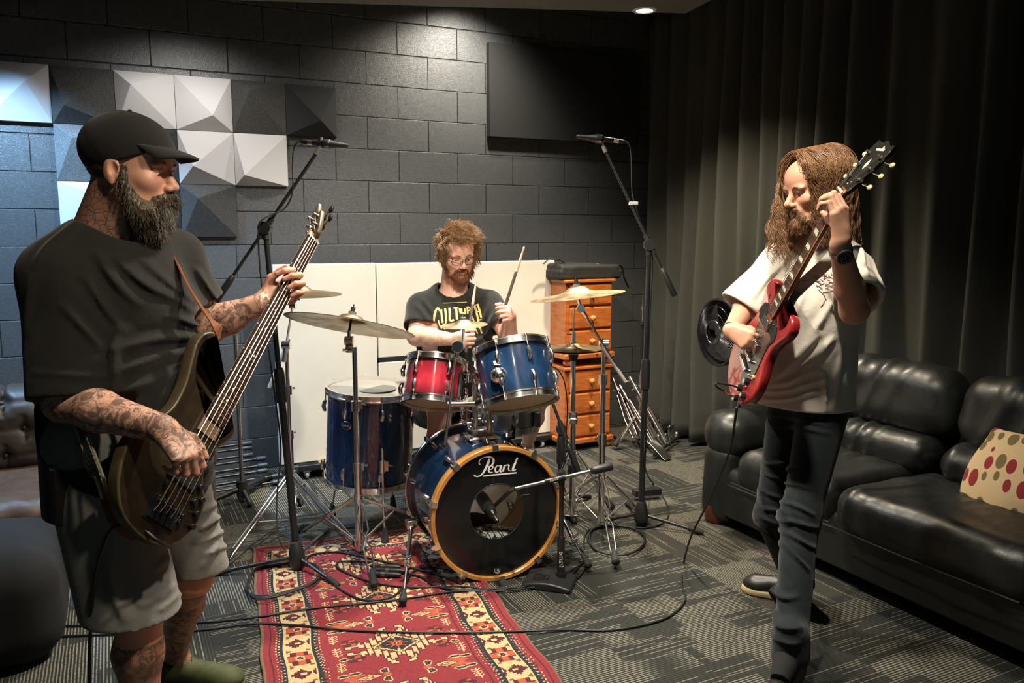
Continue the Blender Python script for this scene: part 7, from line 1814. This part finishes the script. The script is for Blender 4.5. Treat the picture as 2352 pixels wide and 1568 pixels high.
# ================================================================ THE DRUMMER
Fd = (-FH*.97+RT*.10).normalized(); Rd = Fd.cross(ZZ)
S3 = P(1042, 668, 4.10)
dman = thing('person', 'bearded man with glasses in a printed black T-shirt seated behind the drums', 'person', V((S3.x, S3.y, 0)))
M_SK3 = skin('pale pink skin', (.72,.43,.33)); M_TAT3 = skin('pale skin with soft tattoos', (.72,.45,.35), ink=.55, scale=16, inkc=(.16,.17,.12))
b = SDF(); k3 = 1.06
HC3 = P(1050, 583, 4.06); F3 = (-FH*.86+RT*.34-ZZ*.30)
H3, hx3 = add_head(b, HC3, F3, ZZ-RT*.05, k3, 1.10)
b.cap(H3(0,-.030,-.05), S3+ZZ*.01+FH*.03, .060, .070, .03)
SR3 = P(968, 706, 4.12); SL3 = P(1122, 700, 4.12)
b.cap(SR3, SL3, .056, None, .05); b.ell(S3-ZZ*.20+FH*.03, (.17,.13,.2), (Rd, Fd, ZZ), .05); HP3 = V((1.60, -1.05, .52)); b.cap(S3-ZZ*.2, HP3+ZZ*.08, .15, .15, .06); b.ell(HP3, (.19,.14,.11), (Rd, Fd, ZZ), .05)
ER3 = P(957, 772, 4.02); WR3 = P(1042, 779, 3.90); EL3 = P(1166, 765, 4.02); WL3 = P(1172, 724, 3.92)
b.cap(SR3, ER3, .055, .047, .03); b.cap(ER3, ER3.lerp(WR3, .35), .047, .046, .02); b.cap(ER3.lerp(WR3, .35), WR3, .046, .029, .02)
b.cap(SL3, EL3, .054, .046, .03); b.cap(EL3, WL3, .046, .029, .02)
hand(b, WR3, (RT*.62-FH*.75), (RT*.78+FH*.6), 'R', ((60,80,50),(66,84,50),(70,86,50),(74,86,50)), .98, thumb=((.75,.35,.55),(.8,.5,.2),(.7,.7,.0)))
hand(b, WL3, (-FH*.85+ZZ*.20-RT*.05), (-RT*.95-FH*.1-ZZ*.15), 'L', ((60,80,50),(66,84,50),(70,86,50),(74,86,50)), .98, thumb=((.75,.35,.55),(.8,.5,.2),(.7,.7,.0)))
KN3R = P(1010, 930, 3.96); KN3L = P(1232, 915, 4.02); AN3R = V((KN3R.x+.02, KN3R.y+.10, .10)); AN3L = G(1212, 1020, .10)
for KN, AN, sg in ((KN3R, AN3R, 1), (KN3L, AN3L, -1)):
    b.cap(HP3+Rd*sg*.09, KN, .090, .062, .05); b.cap(KN, KN.lerp(AN, .35)+FH*.01, .058, .060, .03); b.cap(KN.lerp(AN, .35)+FH*.01, AN, .060, .036, .03); b.cap(AN, AN-FH*.09-ZZ*.05, .034, .028, .03)
body_obj('body', b, .006, [bx(HC3-ZZ*.01, .155)+(.0026,), bx(WR3+RT*.07, .10)+(.003,), bx(WL3+ZZ*.03-RT*.05, .10)+(.003,)], [M_SK3, M_TAT3, M_LIP], [(1, near(ER3, WR3, .08)), (2, lipsel(H3, hx3, k3))], dman)
eyes(dman, H3, hx3, k3, (.15, -.62))
BLK3 = cloth('black cotton', (.013,.0135,.012), .25)
s = SDF(); s.cap(S3+Rd*.06-ZZ*.02+FH*.02, S3-Rd*.06-ZZ*.02+FH*.02, .066, None, .05); s.cap(SR3, SL3, .066, None, .06)
s.ell(S3-ZZ*.19+FH*.02, (.200,.155,.20), (Rd, Fd, ZZ), .06); s.cap(S3-ZZ*.25, HP3+ZZ*.02, .175, .185, .06)
for sh, el, q in ((SR3, ER3, .72), (SL3, EL3, .74)): e_ = sh.lerp(el, q); s.cap(sh, e_+(el-sh).normalized()*.06, .072, .078, .04)
s.eff(foldfx(None, [(ZZ+RT*.4, 44, .004, .3, S3-ZZ*.35, .2)])); s.eff(creases([(950,700,985,740,4.0,.012,.010),(965,690,1000,730,4.0,.010,.010),(1120,700,1100,760,4.0,.012,.010),(1140,710,1120,745,4.0,.010,.010),(965,815,1080,800,4.0,.012,.012),(1090,790,1125,760,4.0,.012,.012)]))
s.shell(.016)
for sh, el, q in ((SR3, ER3, .72), (SL3, EL3, .74)): s.eff(sleeve_cut(sh.lerp(el, q), el-sh, el, .125))
s.eff(neckhole(S3+ZZ*.03-FH*.01, ZZ+Fd*.40, .080)); s.plane(HP3+ZZ*.02, -ZZ)
ts3 = obj('t_shirt', s.mesh(.006), BLK3, dman, smooth=180); relax(ts3, 7)
s = SDF(); s.ell(HP3, (.20,.15,.12), (Rd, Fd, ZZ), .05)
for KN, sg in ((KN3R, 1), (KN3L, -1)): s.cap(HP3+Rd*sg*.09, KN+(HP3-KN)*.18, .105, .085, .04)
obj('shorts', s.mesh(.008), BLK3, dman, smooth=180)
for AN in (AN3R, AN3L):
    h_ = V((AN.x, AN.y, 0)); shoe(dman, h_+FH*.06, h_-FH*.22, BLSH, WHITEP)
# yellow lettering across the chest
GOLD = mat('yellow print', (.62,.50,.16), .7); pr = MB(); bpy.context.view_layer.update(); dg = bpy.context.evaluated_depsgraph_get(); ev3 = ts3.evaluated_get(dg)
q8 = lambda L: [(900+x/5.2275, 500+y/5.2275) for x, y in L]
for L, w in (([(560,1080),(530,1110),(512,1180),(508,1260),(520,1330)],.012), ([(560,1080),(575,1120)],.008), ([(592,1100),(600,1180),(610,1260)],.010), ([(640,1090),(650,1170),(652,1245)],.010), ([(610,1270),(632,1280),(655,1250)],.006),
 ([(690,1080),(695,1150),(700,1235),(745,1225)],.010), ([(740,1085),(800,1080)],.008), ([(770,1080),(778,1150),(782,1220)],.011), ([(812,1085),(820,1140)],.008), ([(835,1085),(838,1140)],.009), ([(815,1140),(870,1145)],.007), ([(875,1085),(880,1160)],.009), ([(905,1070),(910,1150)],.009), ([(905,1070),(935,1080),(935,1110),(910,1115)],.007),
 ([(990,1050),(1010,1120),(1030,1200),(1050,1300),(1080,1390)],.012), ([(1030,1040),(1055,1120),(1075,1200)],.010), ([(1000,1050),(1040,1040)],.008), ([(1015,1130),(1055,1120)],.006), ([(1040,1230),(1080,1220)],.006), ([(960,1180),(985,1250),(1000,1330)],.010), ([(600,1290),(640,1340)],.006), ([(560,1230),(575,1290),(600,1330)],.006), ([(1000,1330),(1030,1390)],.006), ([(610,1025),(760,1020),(900,1012)],.003)):
    print_stroke(pr, q8(L), w, ev3)
if pr.f: obj('gold_lettering', pr, GOLD, ts3, smooth=0)
R, F, U = hx3
HAIR3 = hair_mat('tousled light brown hair', (.10,.045,.018), (.42,.25,.12), .38)
s = SDF(); s.ell(H3(0,-.018,.042), (.081*k3,.104*k3,.088*k3), (R, F, U), .01); s.eff(lambda D,X,Y,Z: D+.004*vnoise(X,Y,Z,90,5)); s.ell(H3(0,.115,-.005), (.068,.075,.070), (R, F, U), .02, 'sub'); s.plane(H3(0,0,-.045), -U)
hb3 = obj('hair', s.mesh(.004), hair_mat('hair underlayer', (.035,.014,.006), (.13,.06,.028)), dman, smooth=180)
me_ = hb3.data; vb = np.empty(len(me_.vertices)*3); me_.vertices.foreach_get('co', vb); vb = vb.reshape(-1,3)+np.array(ORG[hb3.name])
q_ = obj('hair_strand', strands(fuzz(vb[((vb-np.array(H3(0,0,0)))@np.array(F) < .062) | ((vb-np.array(H3(0,0,0)))@np.array(U) > .10)], 5200, .046, np.array(-U*.5+F*.2-R*.30), H3(0,-.01,.05), 12, curl=.011, wild=.06, k=10, clump=.42), .0010, .0005), HAIR3, hb3, smooth=180); q_['kind'] = 'stuff'
crv = vb[((vb-np.array(H3(0,0,0)))@np.array(U) > .085)]
q_ = obj('crown_strand', strands(fuzz(crv, 1800, .050, np.array(F*.55-R*.45-U*.15), H3(0,-.01,.02), 15, curl=.010, wild=.10, k=10, clump=.15), .0010, .0005), HAIR3, hb3, smooth=180); q_['kind'] = 'stuff'
s = SDF(); s.ell(H3(0,.075,-.096), (.043,.043,.034), (R, F, U), .03)
for q in (1, -1): s.cap(H3(q*.066,.012,-.025), H3(q*.048,.050,-.080), .013, .022, .02); s.cap(H3(q*.026,.088,-.055), H3(q*.032,.080,-.085), .007, .014, .012)
s.cap(H3(-.022,.100,-.047), H3(.022,.100,-.047), .0050, None, .01); s.eff(lambda D,X,Y,Z: D+.003*vnoise(X,Y,Z,150,5))
BR3 = hair_mat('red brown beard', (.06,.020,.008), (.22,.085,.035)); bo = obj('beard', s.mesh(.0034), BR3, dman, smooth=180)
me_ = bo.data; vb = np.empty(len(me_.vertices)*3); me_.vertices.foreach_get('co', vb); vb = vb.reshape(-1,3)+np.array(ORG[bo.name])
q_ = obj('beard_hair', strands(fuzz(vb, 600, .013, np.array(-U*.9+F*.2), H3(0,.02,-.05), 43, curl=.003, wild=.25), .0008, .0003), BR3, bo, smooth=180); q_['kind'] = 'stuff'
mb = MB()
for q in (1, -1): mb.tube([H3(q*.014,.095,.021), H3(q*.030,.097,.028), H3(q*.048,.084,.022)], [.0028,.0038,.002], 6, flat=.6)
obj('eyebrow', mb, BR3, dman)
gl = MB()
for q in (1, -1):
    L = [(.008,.012),(.050,.012),(.053,.004),(.050,-.018),(.012,-.018),(.007,-.006)]; gl.tube(catmull([H3(q*x, .112-abs(x)*.35, y+.002) for x, y in L], 3, closed=True), .0016, 6, closed=True)
    gl.tube([H3(q*.052,.094,.010), H3(q*.076,.05,.010), H3(q*.081,.0,.004)], .0014, 6)
gl.tube([H3(-.008,.109,.006), H3(0,.112,.008), H3(.008,.109,.006)], .0015, 6)
obj('glasses', gl, BLKP, dman)
# sticks
STK = mat('dark worn drumstick', (.06,.045,.035), .6, var=.5, vs=60); TIP = mat('pale stick tip', (.45,.33,.22), .6, var=.4, vs=80)
def stick(a, b, label):
    a, b = V(a), V(b); d = (b-a).normalized(); L = (b-a).length
    t = thing('drumstick', label, 'drumstick', a, 'drumsticks')
    obj('shaft', MB().lathe(a, d, [(.0001,0),(.006,.001),(.0075,.006),(.0075,L*.68)], 14), STK, t); obj('tip', MB().lathe(a+d*L*.68, d, [(.0075,0),(.0072,L*.10),(.0042,L*.27),(.0038,L*.285),(.0056,L*.30),(.0056,L*.315),(.0001,L*.325)], 14), TIP, t)
stick(P(1070, 810, 3.84), P(1093, 648, 3.93), 'drumstick pointing up in front of the drummer\'s T-shirt, above the small splash cymbal')
stick(P(1147, 744, 3.85), P(1204, 567, 3.84), 'raised drumstick standing out against the cream board, held in the lifted hand')
